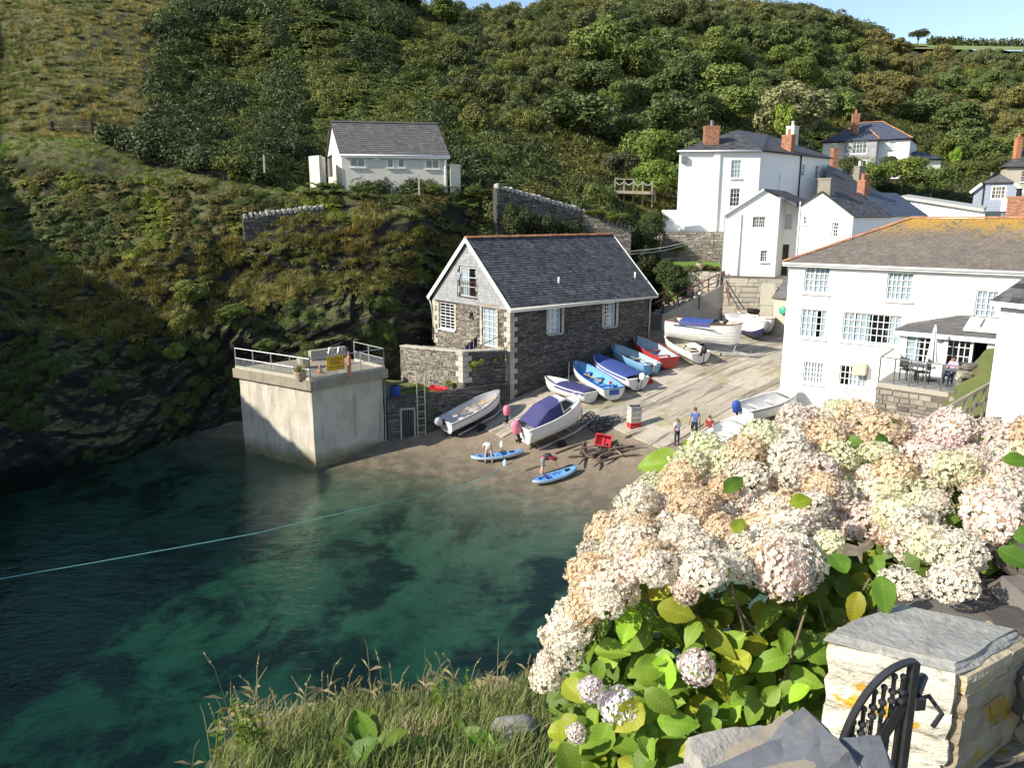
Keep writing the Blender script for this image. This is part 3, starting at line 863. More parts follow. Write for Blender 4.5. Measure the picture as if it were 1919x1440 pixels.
mb = MB(); wall_mesh(mb, fF, 0, BW, 1.2, gt, hF); wall_mesh(mb, fS, 0, BL, 1.2, BE, [h1, h2]); wall_mesh(mb, fB, 0, BW, 1.2, gt, []); wall_mesh(mb, fL, 0, BL, 1.2, BE, [])
wl = mb.build('wall', M['mortar_dark'], bh)
pad = lambda r, a=.1, t=.22: (r[0] - a, r[1] + a, r[2] - .02, r[3] + t)
sb = MB(); stones(sb, fF, .3, BW - .34, 4.2, zb, .34, .095, [pad(rw), pad(rd), ru]); sb.build('front_stonework', M['stone'], wl, kind='stuff')
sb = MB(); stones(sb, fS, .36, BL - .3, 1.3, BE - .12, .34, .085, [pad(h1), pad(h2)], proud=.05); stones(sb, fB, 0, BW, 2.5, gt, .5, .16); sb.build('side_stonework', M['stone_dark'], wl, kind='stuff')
# dressed corner stones and lintels, each a block
def quoins(fa, ua, fb_, ub, z0, z1, mat, parent, h=.30, la=.5, lb=.28):
    z = z0; k = 0
    while z < z1 - .05:
        hh = min(h * rng.uniform(.85, 1.15), z1 - z); a, b = (la, lb) if k % 2 == 0 else (lb, la)
        c = fa.pt(ua, z + hh / 2)
        q = MB(); q.rv = rng.random()
        ins = (-fa.n * .12 - fb_.n * .12)
        d1 = fa.d if ua < .5 else -fa.d; d2 = fb_.d if ub < .5 else -fb_.d
        p = [c + fa.n * .045 + fb_.n * .045, c + d1 * a + fa.n * .045, c + d1 * a - fa.n * .08, c + d2 * b - fb_.n * .08 - fa.n * 0, c + d2 * b + fb_.n * .045]
        q.prism([(v.x, v.y, z + .008) for v in p], (0, 0, hh - .016))
        o = q.build('quoin', mat, parent); fix_normals(o)
        z += hh; k += 1
quoins(fF, BW, fS, 0, 2.0, BE - .1, M['quoin'], wl)
quoins(fF, 0, fL, BL, 4.4, BE - .2, M['quoin'], wl)
for f_, r in ((fS, h1), (fS, h2)):
    q = MB(); q.rv = .3; q.box(f_.pt((r[0] + r[1]) / 2, r[3] + .13, -.02), (r[1] - r[0] + .35, .14, .24), f_.d, f_.n, UP); q.build('lintel', M['quoin'], wl)
    for e in (r[0] - .1, r[1] + .1):
        z = r[2]
        while z < r[3] - .1:
            q = MB(); q.rv = rng.random(); hh = rng.uniform(.22, .34); hh = min(hh, r[3] - z)
            q.box(f_.pt(e, z + hh / 2, -.03), (.18, .15, hh - .015), f_.d, f_.n, UP); q.build('jamb_stone', M['quoin'], wl); z += hh
q = MB(); q.rv = .6; q.box(fF.pt((rd[0] + rd[1]) / 2 - .1, rd[3] + .12, -.02), (rd[1] - rd[0] + .9, .14, .2), fF.d, fF.n, UP); q.build('door_lintel', M['timber'], wl)
for r in (rw, rd):
    for e in (r[0] - .1, r[1] + .1):
        z = r[2] + .02
        while z < r[3] - .12:
            hh = min(rng.uniform(.2, .36), r[3] - z); q = MB(); q.rv = rng.random()
            q.box(fF.pt(e, z + hh / 2, -.025), (.2 * rng.uniform(.85, 1.2), .14, hh - .015), fF.d, fF.n, UP); q.build('jamb_stone', M['quoin'], wl); z += hh
# slate hung gable
sb = MB()
P0 = fF.pt(.12, zb, .05)
slates(sb, [fF.pt(.1, zb, .03), fF.pt(BW - .1, zb, .03), fF.pt(BW - .1, BE + .05, .03), fF.pt(BW / 2, BR - .1, .03), fF.pt(.1, BE + .05, .03)], .3, .2, .012,
       holes=[(ru[0] - .1 - .02, ru[1] - .1 + .02, ru[2] - zb - .02, ru[3] - zb + .02)])
sb.build('hung_slates', M['slate_hung'], wl, kind='stuff')
q = MB(); q.box(fF.pt(BW / 2, zb - .03, .05), (BW - .3, .09, .05), fF.d, fF.n, UP); q.build('slate_drip', M['slate_hung'], wl)
window(fF, rw, 3, 8, bh, recess=.1, curtain=None)
window(fF, rd, 3, 6, bh, recess=.1, sill=False, name='door', meet=False, curtain=[(0, .9)])
window(fF, ru, 1, 3, bh, recess=.08, sill=False, split=[.5], curtain=[(.02, .4)])
window(fS, h1, 2, 4, bh, recess=.16, curtain=[(.0, .97)], sillmat=M['quoin']); window(fS, h2, 3, 6, bh, recess=.16, curtain=[(.5, .97)], sillmat=M['quoin'])
# small balcony rail at the loft door
bal = MB(); za, zc = ru[2] + .0, ru[2] + .95
for z in (za + .03, zc): bal.bar(fF.pt(ru[0] - .05, z, .16), fF.pt(ru[1] + .08, z, .16), .035, .035)
for e in (ru[0] - .05, ru[1] + .08): bal.bar(fF.pt(e, zc, -.02), fF.pt(e, zc, .17), .03, .03); bal.bar(fF.pt(e, za, -.02), fF.pt(e, za, .17), .03, .03); bal.bar(fF.pt(e, za - .02, .16), fF.pt(e, zc + .02, .16), .04, .04)
br_o = bal.build('balcony_rail', M['rust_red'], bh)
n = 9
for i in range(1, n):
    u = ru[0] - .05 + (ru[1] - ru[0] + .13) * i / n
    q = MB(); q.bar(fF.pt(u, za, .16), fF.pt(u, zc, .16), .02, .02); q.build('baluster', M['rust_red'], br_o)
# roof
ov, ge = .28, .22
def bpt(s, w, z): p = K + SA * s + NB * w; return Vector((p.x, p.y, z))
e0 = BE - ov * slope + .12; rz = BR + .1
roof_plane(bh, [bpt(-ge, -ov, e0), bpt(BL + ge, -ov, e0), bpt(BL + ge, BW / 2, rz), bpt(-ge, BW / 2, rz)], M['slate'], .27, .2, lift=.02)
roof_plane(bh, [bpt(BL + ge, BW + ov, e0), bpt(-ge, BW + ov, e0), bpt(-ge, BW / 2, rz), bpt(BL + ge, BW / 2, rz)], M['slate'], .27, .2, lift=.02)
ridge_tiles(bh, bpt(-ge - .02, BW / 2, rz + .0), bpt(BL + ge, BW / 2, rz + .0), TILE_TC, .45, .15)
for w0 in (-ov, BW + ov):
    for s in (-ge - .02, BL + ge + .02):
        q = MB(); q.bar(bpt(s, w0, e0 - .08), bpt(s, BW / 2, rz - .08), .035, .24, up=(0, 0, 1)); q.build('bargeboard', M['white_paint'], bh)
gutter(bh, bpt(-ge - .03, -ov - .06, e0 - .05), bpt(BL + ge, -ov - .06, e0 - .12), M['cream_wall'], .075)
q = MB(); q.bar(bpt(-ge, -ov + .0, e0 - .14), bpt(BL + ge, -ov + .0, e0 - .14), .03, .16); q.build('fascia', M['white_paint'], bh)
pipe(bh, [bpt(BL - .25, -ov - .05, e0 - .1), bpt(BL - .25, -.1, e0 - .45), bpt(BL - .25, -.1, 3.3)], .05, M['cream_wall'])
pipe(bh, [bpt(-.1, BW + ov, e0 - .1), bpt(-.12, BW - .0, e0 - .6), bpt(-.12, BW - .05, 4.6)], .05, M['cream_wall'])
for (px, py) in ((1047, 531), (1190, 521)):
    d_ = (bpt(0, -ov, e0) - CAM); nn = (bpt(1, -ov, e0) - bpt(0, -ov, e0)).cross(bpt(0, BW / 2, rz) - bpt(0, -ov, e0))
    r_ = ray(px, py); p = CAM + r_ * (d_.dot(nn) / r_.dot(nn))
    pipe(bh, [p - UP * .1, p + UP * .38], .055, M['white_paint'], 'vent_pipe')
q = MB(); lp = fF.rect(886, 586, 892, 594); q.box(fF.pt(lp[0], lp[3] - .1, .12), (.12, .2, .2), fF.d, fF.n, UP); q.lathe(fF.pt(lp[0], lp[3] - .35, .2), [(.05, 0), (.1, .12), (.04, .2)], 8); q.build('wall_lamp', M['iron'], bh)

# ================================================================== WHITE SHORE HOUSE (right)
def rectpx(f, x0, y0, x1, y1, out=0.0): return f.rect(x0, y0, x1, y1, out)
EL = at(1480, 487, 39); ER = at(1905, 512, 33)
fE = Fac(EL, ER)
if fE.n.y > 0: fE = Fac(EL, ER, True)
EZ = 10.12
sh = thing('white_house', 'white rendered shore house with lichen covered grey slate roof and glazed extension', 'house', (18, 37, 3))
ELn = fE.len + 1.6
hE = {'w1': rectpx(fE, 1507, 500, 1554.5, 550), 'w2': rectpx(fE, 1661, 511, 1711, 564), 'w3': rectpx(fE, 1827, 545, 1870, 596), 'w4': rectpx(fE, 1500, 580, 1548.5, 634),
      'w5': rectpx(fE, 1578, 588, 1690, 644), 'w6': rectpx(fE, 1505, 679, 1543, 719), 'w7': rectpx(fE, 1572, 686, 1626, 726)}
DEPTH_E = 7.6
def ept(s, w, z): p = fE.pt(s, z, -w); return p
fEl = Fac(ept(0, DEPTH_E, 0), ept(0, 0, 0)); fEr = Fac(ept(ELn, 0, 0), ept(ELn, DEPTH_E, 0)); fEb = Fac(ept(ELn, DEPTH_E, 0), ept(0, DEPTH_E, 0))
mb = MB(); wall_mesh(mb, fE, 0, ELn, 1.0, EZ, list(hE.values()), .22); wall_mesh(mb, fEl, 0, DEPTH_E, 1.0, EZ, []); wall_mesh(mb, fEr, 0, DEPTH_E, 1.0, EZ, []); wall_mesh(mb, fEb, 0, ELn, 1.0, EZ, [])
ew = mb.build('wall', M['white_wall'], sh)
window(fE, hE['w1'], [2, 3], 4, sh, split=[.38], recess=.12, curtain=[(.02, .98)])  # pale curtains close behind these panes stand in for reflected sky
window(fE, hE['w2'], [3, 2], 4, sh, split=[.55], recess=.12, curtain=[(.05, .95)])
window(fE, hE['w3'], [2, 2], 4, sh, split=[.5], recess=.12, curtain=[(.02, .98)])
window(fE, hE['w4'], [2, 3], 4, sh, split=[.38], recess=.12, curtain=[(.02, .6), (.75, .98)])
window(fE, hE['w5'], [2, 8], 4, sh, split=[.18], recess=.12, curtain=[(.02, .17), (.22, .45), (.8, .98)])
window(fE, hE['w6'], [2, 2, 2], 4, sh, split=[.34, .67], recess=.12, curtain=[(.02, .98)])
window(fE, hE['w7'], [2, 2, 2], 3, sh, split=[.34, .67], recess=.12, curtain=[(.4, .98)])
r = rectpx(fE, 1598, 682, 1622, 703, .35); q = MB(); q.box(fE.pt((r[0] + r[1]) / 2, (r[2] + r[3]) / 2, .2), (r[1] - r[0], .4, r[3] - r[2]), fE.d, fE.n, UP); q.build('wall_box', M['boards_pale'], sh)
def lichen_mat():
    m, nt, b = new_mat('lichen_slate')
    co = poscoord(nt); sx = nd(nt, 'ShaderNodeSeparateXYZ'); nt.links.new(co, sx.inputs[0])
    c = mixc(nt, noise_fac(nt, 1.5, .3, .7, co), (.175, .148, .122), (.13, .112, .098))
    c = mixc(nt, noise_fac(nt, 7, .58, .72, co), c, (.20, .185, .155))
    c = mixc(nt, 1.0, c, attr_rnd(nt, .78, 1.22), 'MULTIPLY')
    up_ = nd(nt, 'ShaderNodeMapRange'); up_.inputs[1].default_value = 10.9; up_.inputs[2].default_value = 12.25; nt.links.new(sx.outputs[2], up_.inputs[0])
    big = noise_fac(nt, .45, .3, .62, co); fine = noise_fac(nt, 6.5, .35, .62, co)
    a = nd(nt, 'ShaderNodeMath', operation='MULTIPLY'); nt.links.new(up_.outputs[0], a.inputs[0]); nt.links.new(big, a.inputs[1])
    a2 = nd(nt, 'ShaderNodeMath', operation='MULTIPLY_ADD'); a2.inputs[1].default_value = 2.2; a2.inputs[2].default_value = -.72
    nt.links.new(a.outputs[0], a2.inputs[0])
    a3 = nd(nt, 'ShaderNodeMath', operation='ADD', use_clamp=True); nt.links.new(a2.outputs[0], a3.inputs[0])
    f2 = nd(nt, 'ShaderNodeMath', operation='MULTIPLY_ADD'); f2.inputs[1].default_value = 1.4; f2.inputs[2].default_value = -.55; nt.links.new(fine, f2.inputs[0]); nt.links.new(f2.outputs[0], a3.inputs[1])
    g = nd(nt, 'ShaderNodeMath', operation='MULTIPLY', use_clamp=True); nt.links.new(a3.outputs[0], g.inputs[0]); nt.links.new(up_.outputs[0], g.inputs[1])
    c = mixc(nt, g.outputs[0], c, (.40, .235, .035))
    nt.links.new(c, b.inputs['Base Color']); b.inputs['Roughness'].default_value = .8
    return m
M['lichen_slate'] = lichen_mat()
eo = .25; RZ = 12.28; hipL = 4.6; rs1 = fE.len - 1.1
roof_plane(sh, [ept(-eo, -eo, EZ), ept(ELn + eo, -eo, EZ), ept(ELn + eo - 1.6, DEPTH_E / 2, RZ), ept(hipL, DEPTH_E / 2, RZ)], M['lichen_slate'], .26, .19, lift=.012)
roof_plane(sh, [ept(ELn + eo, DEPTH_E + eo, EZ), ept(-eo, DEPTH_E + eo, EZ), ept(hipL, DEPTH_E / 2, RZ), ept(ELn + eo - 1.6, DEPTH_E / 2, RZ)], M['slate_grey'], .26, .19, lift=.012)
roof_plane(sh, [ept(-eo, DEPTH_E + eo, EZ), ept(-eo, -eo, EZ), ept(hipL, DEPTH_E / 2, RZ)], M['slate_grey'], .26, .19, lift=.012)
roof_plane(sh, [ept(ELn + eo, -eo, EZ), ept(ELn + eo, DEPTH_E + eo, EZ), ept(ELn + eo - 1.6, DEPTH_E / 2, RZ)], M['slate_grey'], .26, .19, lift=.012)
ridge_tiles(sh, ept(-eo, -eo, EZ + .03), ept(hipL, DEPTH_E / 2, RZ + .03), TILE_TC, .42, .10, name='hip_tile')
ridge_tiles(sh, ept(hipL, DEPTH_E / 2, RZ + .02), ept(ELn + eo - 1.6, DEPTH_E / 2, RZ + .02), TILE_TC, .42, .10)
ridge_tiles(sh, ept(ELn + eo, -eo, EZ + .03), ept(ELn + eo - 1.6, DEPTH_E / 2, RZ + .03), TILE_TC, .42, .14, name='hip_tile')
q = MB(); q.bar(ept(-eo, -eo + .02, EZ - .1), ept(ELn + eo, -eo + .02, EZ - .1), .05, .17); q.build('fascia', M['white_paint'], sh)
gutter(sh, ept(-eo, -eo - .05, EZ - .05), ept(ELn + eo, -eo - .05, EZ - .05), M['white_paint'], .06)
# glazed extension
XO = 2.5
u0, _ = fE.pix(1684, 650, XO); u1 = ELn
zx = fE.pix(1684, 619, XO)[1]; zt = fE.pix(1780, 708, XO)[1]            # eave and terrace floor heights
hx = {'a': rectpx(fE, 1695, 626, 1751, 682, XO), 'b': rectpx(fE, 1771, 632, 1819, 704, XO), 'c': rectpx(fE, 1821, 637, 1847, 704, XO)}
mb = MB(); wall_mesh(mb, fE, u0, u1, 1.0, zx, list(hx.values()), .15, XO)
fxl = Fac(fE.pt(u0, 0, 0), fE.pt(u0, 0, XO)); fxr = Fac(fE.pt(u1, 0, XO), fE.pt(u1, 0, 0))
wall_mesh(mb, fxl, 0, XO, 1.0, zx, [], .1); wall_mesh(mb, fxr, 0, XO, 1.0, zx, [], .1)
mb.build('extension_wall', M['white_wall'], sh)
window(fE, hx['a'], [1, 1, 1], 4, sh, split=[.36, .68], out=XO, recess=.06, curtain=[(.02, .5)])
window(fE, hx['b'], [2, 2], 4, sh, split=[.5], out=XO, recess=.06, sill=False, name='french_door')
q = MB(); c_ = hx['c']; q.box(fE.pt((c_[0] + c_[1]) / 2, (c_[2] + c_[3]) / 2, XO - 1.2), (c_[1] - c_[0] + .5, .04, c_[3] - c_[2] + .3), fE.d, fE.n, UP); q.build('doorway', M['dark_gap'], sh)  # dark sheet behind the opening stands in for the unlit interior
zr = hE['w3'][2] + .05
xr = [fE.pt(u0 - .2, zx + .02, XO + .2), fE.pt(u1 + .1, zx + .02, XO + .2), fE.pt(u1 + .1, zr, .02), fE.pt(u0 + 1.9, zr, .02)]
roof_plane(sh, xr, M['slate_grey'], .26, .19, name='extension_roof')
roof_plane(sh, [fE.pt(u0 - .2, zx + .02, .02), fE.pt(u0 - .2, zx + .02, XO + .2), fE.pt(u0 + 1.9, zr, .02)], M['slate_grey'], .26, .19, name='extension_roof')
q = MB(); q.bar(fE.pt(u0 - .2, zx - .1, XO + .18), fE.pt(u1 + .1, zx - .1, XO + .18), .05, .2); q.bar(fE.pt(u0 - .2, zx - .1, .05), fE.pt(u0 - .2, zx - .1, XO + .18), .05, .2); q.build('extension_fascia', M['white_paint'], sh)
q = MB(); sl = [xr[0].lerp(xr[1], t) for t in (.45, .78)]; vv = (xr[2] - xr[1])
q.prism([sl[0] + vv * .18 + UP * .05, sl[1] + vv * .18 + UP * .05, sl[1] + vv * .8 + UP * .05, sl[0] + vv * .8 + UP * .05], (0, 0, .08)); q.build('roof_light', M['white_paint'], sh)
for t in (.3, .68): q = MB(); a_ = sl[0].lerp(sl[1], t); q.bar(a_ + vv * .3 + UP * .16, a_ + vv * .7 + UP * .16, .05, .05); q.build('roof_light_bar', M['steel_grey'], sh)
r = rectpx(fE, 1757, 626, 1768, 642, XO); q = MB(); q.lathe(fE.pt((r[0] + r[1]) / 2, (r[2] + r[3]) / 2, XO), [(.2, 0), (.2, .05), (.15, .1), (.04, .15)], 12, axis=fE.n); q.build('bulkhead_lamp', M['steel_grey'], sh)
chimney(sh, at(1901, 425, 41) - UP * .6, .85, .7, 2.15, pots=1, potmat=M['black'], rot=math.atan2(fE.d.y, fE.d.x), pot_h=.4)
# terrace in front of the extension
TZ = zt
tr0, tr1 = u0 - .1, u1 + .2; TO = XO + 3.4
ter = thing('house_terrace', 'paved terrace with glass balustrade in front of the white house extension', 'terrace', fE.pt((tr0 + tr1) / 2, TZ, XO + 1.5))
q = MB(); q.prism([fE.pt(tr0, TZ - .22, XO + .003), fE.pt(tr1, TZ - .22, XO + .003), fE.pt(tr1, TZ - .22, TO), fE.pt(tr0, TZ - .22, TO - .6)], (0, 0, .2)); o_ = q.build('deck', M['concrete'], ter); fix_normals(o_)
fT = Fac(fE.pt(tr0, 0, XO), fE.pt(tr0, 0, TO - .6)); fT2 = Fac(fE.pt(tr0, 0, TO - .6), fE.pt(tr1, 0, TO))
mb = MB(); wall_mesh(mb, fT, 0, fT.len, 1.5, TZ - .23, [], .1); wall_mesh(mb, fT2, 0, fT2.len, 1.5, TZ - .23, [], .1); tw_ = mb.build('retaining_wall', M['mortar'], ter)
sb = MB(); stones(sb, fT2, 0, fT2.len, 2, TZ - .25, .38, .16); stones(sb, fT, 0, fT.len, 2, TZ - .25, .38, .16); sb.build('stonework', M['stone'], tw_, kind='stuff')
n = 6; gl_pts = [fT2.pt(.05 + (fT2.len * .62) * i / n, TZ) for i in range(n + 1)]
for i, p in enumerate(gl_pts):
    q = MB(); q.bar(p, p + UP * 1.05, .045, .045); q.build('post', M['steel_grey'], ter)
    if i < n:
        d_ = (gl_pts[i + 1] - p); q = MB(); q.box((p + gl_pts[i + 1]) / 2 + UP * .52, (d_.length - .08, .012, .85), d_.normalized(), fT2.n, UP); q.build('glass_panel', M['glass'], ter)
q = MB(); q.bar(gl_pts[0] + UP * 1.05, gl_pts[-1] + UP * 1.05, .06, .05); q.bar(gl_pts[0] + UP * 1.052, fT.pt(.4, TZ + 1.052), .06, .05); q.build('handrail', M['steel_grey'], ter)
# closed parasol
pp = fE.pt(fE.pix(1744, 690, XO + 1.0)[0], TZ, XO + 1.0)
par = thing('closed_parasol', 'closed cream parasol standing on the white house terrace', 'parasol', pp)
q = MB(); q.tube([pp, pp + UP * 2.3], .025, 8); q.build('pole', M['white_paint'], par)
q = MB(); pr = [(.02, 2.35), (.06, 2.2), (.13, 1.6), (.2, 1.0), (.24, .75)]; n = 16; vs = []
for r_, z_ in pr[::-1]:
    vs.append([pp + Vector((math.cos(2 * math.pi * k / n) * r_ * (1 if k % 2 else .62), math.sin(2 * math.pi * k / n) * r_ * (1 if k % 2 else .62), z_)) for k in range(n + 1)])
q.grid(vs); q.build('canopy', M['curtain'], par)
q = MB(); q.lathe(pp, [(.28, 0), (.28, .07), (.05, .12)], 12); q.build('base', M['steel_grey'], par)
# terrace furniture
def patio_table(c, label):
    t = thing('patio_table', label, 'table', c)
    q = MB(); q.lathe(c + UP * .70, [(.42, 0), (.45, .015), (.45, .035), (.42, .04)], 16); q.build('table_top', M['steel_grey'], t)
    for k in range(4):
        g = math.pi / 4 + k * math.pi / 2; d_ = Vector((math.cos(g), math.sin(g), 0))
        q = MB(); q.bar(c + d_ * .36, c + d_ * .3 + UP * .7, .035, .035); q.build('leg', M['steel_grey'], t)
def patio_chair(c, ang, label):
    t = thing('patio_chair', label, 'chair', c, group='patio chairs on the terrace')
    f = Vector((math.cos(ang), math.sin(ang), 0)); s_ = Vector((-f.y, f.x, 0))
    q = MB(); q.box(c + UP * .44, (.46, .46, .04), f, s_); q.build('seat', M['dark_wood'], t)
    q = MB(); q.box(c - f * .22 + UP * .74, (.04, .46, .44), f, s_); q.build('backrest', M['dark_wood'], t)
    for a in (-1, 1):
        for b_ in (-1, 1):
            q = MB(); q.bar(c + f * .2 * a + s_ * .2 * b_, c + f * .2 * a + s_ * .2 * b_ + UP * .43, .035, .035); q.build('leg', M['dark_wood'], t)
def tpt(px, py): 
    p = atz(px, py, TZ); return p
patio_table(tpt(1712, 715), 'round grey table behind the glass balustrade, left of the closed parasol')
patio_chair(tpt(1699, 712), 0.3, 'dark patio chair at the balustrade corner of the terrace')
patio_chair(tpt(1727, 717), 2.9, 'dark patio chair between round table and closed parasol')
patio_table(tpt(1790, 728), 'round grey table beside the person on the terrace')

# ---- white cottage at the right edge
fG = Fac(at(1876, 570, 24), at(2100, 575, 21))
if fG.n.y > 0: fG = Fac(at(1876, 570, 24), at(2100, 575, 21), True)
cg = thing('white_cottage', 'white rendered cottage wall with slate eave cut off by the picture edge', 'house', fG.pt(2, 3))
GZ = fG.pix(1890, 565)[1]
fG2 = Fac(fG.pt(0, 0, -6), fG.pt(0, 0, 0))
mb = MB(); wall_mesh(mb, fG, 0, fG.len, 1, GZ, []); wall_mesh(mb, fG2, 0, 6, 1, GZ, []); mb.build('wall', M['white_wall'], cg)
roof_plane(cg, [fG.pt(-.15, GZ, .3), fG.pt(fG.len, GZ, .3), fG.pt(fG.len, GZ + 2.6, -3), fG.pt(1.2, GZ + 2.6, -3)], M['slate'], .3, .22)
roof_plane(cg, [fG.pt(-.15, GZ, -6.2), fG.pt(-.15, GZ, .3), fG.pt(1.2, GZ + 2.6, -3)], M['slate'], .3, .22)
q = MB(); q.bar(fG.pt(-.15, GZ - .08, .28), fG.pt(fG.len, GZ - .08, .28), .05, .16); q.build('fascia', M['white_paint'], cg)
# bank with rubble stones and timber handrail between terrace and cottage
bank = thing('garden_bank', 'grassy rubble stone bank beside the white cottage wall', 'bank', at(1830, 740, 27))
q = MB()
g0 = [at(1755, 800, 26), at(1876, 860, 23.5), at(1960, 860, 23.8), at(1960, 700, 29), at(1876, 640, 29.5), at(1806, 690, 29.5)]
rows_ = []
for i in range(9):
    t = i / 8; a_ = at(1740, 800, 25.5).lerp(at(1800, 705, 29.3), t); b_ = at(1900, 790, 24.1).lerp(at(1885, 640, 29.3), t)
    rows_.append([a_.lerp(b_, k / 10) + UP * (.12 * noise.noise(Vector((i * .7, k * .6, 1))) + .25 * math.sin(k / 10 * 3.14)) for k in range(11)])
q.grid(rows_); q.grid([[p for p in rows_[0]], [p - UP * 3.5 for p in rows_[0]]]); q.grid([[r_[0] for r_ in rows_], [r_[0] - UP * 3.5 for r_ in rows_]])
q.build('turf', M['earth_grass'], bank, smooth=True)
for k in range(16):
    t = rng.random(); p = at(1765, 775, 26).lerp(at(1822, 675, 29), t) + Vector((rng.uniform(-.1, .35), 0, rng.uniform(-.35, .15)))
    q = MB(); q.rv = rng.random(); q.rock(p, (rng.uniform(.3, .6), .4, rng.uniform(.14, .26)), k + 3, 2); q.build('bank_stone', M['stone'], bank)
hr = thing('timber_handrail', 'weathered grey timber handrail climbing the bank beside the cottage', 'handrail', at(1800, 760, 25))
ha, hb_ = at(1752, 778, 24.2), at(1877, 708, 24.6)
q = MB(); q.bar(ha, hb_, .09, .11); q.build('top_rail', M['timber'], hr)
q = MB(); q.bar(ha - UP * .5, hb_ - UP * .5, .05, .09); q.build('lower_rail', M['timber'], hr)
for k in range(7):
    p = ha.lerp(hb_, (k + .3) / 7); q = MB(); q.bar(p - UP * 1.2, p - UP * .05, .07, .07); q.build('post', M['timber'], hr)

# ================================================================== HARBOUR HOTEL AND VILLAGE HOUSES
ht = thing('white_hotel', 'tall three storey white house with hipped slate roof and brick chimneys', 'house', (20, 66, 10))
H0 = at(1270, 360, 64.5); H1 = at(1421, 360, 64); H2 = at(1549, 360, 72.5)
fH = Fac(H0, H1); fH2 = Fac(H1, H2)
if fH.n.y > 0: fH = Fac(H0, H1, True)
if fH2.n.y > 0: fH2 = Fac(H1, H2, True)
HE = 17.45
hw = [fH.rect(1370, 300, 1389.5, 334), fH.rect(1368, 353, 1387, 387)]
hw2 = [fH2.rect(1502, 307, 1509, 330), fH2.rect(1528, 310, 1535, 335)]
H3 = H0 + Vector((3.5, 11.5, 0)); H4 = H2 + Vector((-5, 6, 0))
mb = MB(); wall_mesh(mb, fH, 0, fH.len, 7, HE, hw); wall_mesh(mb, fH2, 0, fH2.len, 7, HE, hw2)
fH3 = Fac(H3, H0); wall_mesh(mb, fH3, 0, fH3.len, 7, HE, []); wall_mesh(mb, Fac(H2, H4), 0, 7.8, 7, HE, [])
mb.build('wall', M['white_wall'], ht)
for r in hw: window(fH, r, 3, 4, ht, recess=.1, curtain=[(.0, .95)] if r is hw[0] else None)
for r in hw2: window(fH2, r, 2, 4, ht, recess=.1)
def up(p, z): return Vector((p.x, p.y, z))
ov_ = lambda p, c, k: up(Vector((p.x, p.y, 0)) + (Vector((p.x, p.y, 0)) - Vector((c.x, c.y, 0))).normalized() * k, HE)
cen = (H0 + H1 + H2 + H3 + H4) / 5
A0, A1, A2, A3, A4 = [ov_(p, cen, .35) for p in (H0, H1, H2, H3, H4)]
rg1 = at(1381, 243, 68.2); rg2 = at(1440, 250, 71.5); rg2.z = rg1.z - .1
rg3 = Vector((26.2, 75.5, rg1.z - .35))
roof_plane(ht, [A0, A1, rg1], M['slate'], .32, .24)
roof_plane(ht, [A1, A2, rg3, rg2], M['slate'], .32, .24)
roof_plane(ht, [A1, rg2, rg1], M['slate'], .32, .24) if False else None
q = MB(); q.add([A1, rg2, rg1], [(0, 1, 2)]); q.build('roof_facet', M['slate'], ht)
roof_plane(ht, [A3, A0, rg1], M['slate'], .32, .24)
roof_plane(ht, [A4, A3, rg1, rg2], M['slate'], .32, .24); roof_plane(ht, [A2, A4, rg3], M['slate'], .32, .24)
for a_, b_ in ((A1, A2), (A0, A1), (A3, A0)): gutter(ht, a_ - UP * .05, b_ - UP * .05, M['white_paint'] if a_ is A0 else M['black'], .06)
pipe(ht, [fH2.pt(fH2.pix(1499, 310)[0], HE - .1, .08), fH2.pt(fH2.pix(1499, 310)[0], 12.5, .08)], .06, M['black'])
pipe(ht, [fH2.pt(fH2.pix(1461, 325)[0], 15.8, .08), fH2.pt(fH2.pix(1461, 325)[0], 13.5, .08)], .05, M['white_paint'])
chimney(ht, up(at(1331, 290, 65.5), HE - .9), 1.15, .8, 2.9, pots=1, potmat=M['steel_grey'], rot=-.05)
chimney(ht, up(at(1475, 300, 68.3), HE - .4), .62, .9, 2.0, pots=1, rot=.7)
chimney(ht, up(at(1484, 260, 74), HE + .8), .8, .8, 2.1, mat=M['cream_wall'], pots=1, rot=.7, bricks=False, potmat=M['cream_wall'])
q = MB(); r = fH.rect(1275, 293, 1284, 304); q.box(fH.pt(r[0] + .3, r[2] + .2, .12), (.45, .2, .5), fH.d, fH.n, UP); q.build('wall_lamp', M['steel_grey'], ht)
q = MB(); u_ = fH.pix(1341, 340)[0]; q.bar(fH.pt(u_, 11, .07), fH.pt(u_, HE - .1, .07), .5, .16, up=fH.n); q.build('pilaster', M['white_wall'], ht)
# low white yard wall by the hotel's corner
yw = MB(); fY = Fac(at(1245, 410, 63.2), at(1272, 410, 63.2)); yw.box(fY.pt(fY.len / 2, 10.9 + .75, -.2), (fY.len + .3, .35, 2.3), fY.d, fY.n, UP)
tag(yw.build('yard_wall', M['white_wall']), 'low white wall joined to the corner of the tall white house', 'wall')
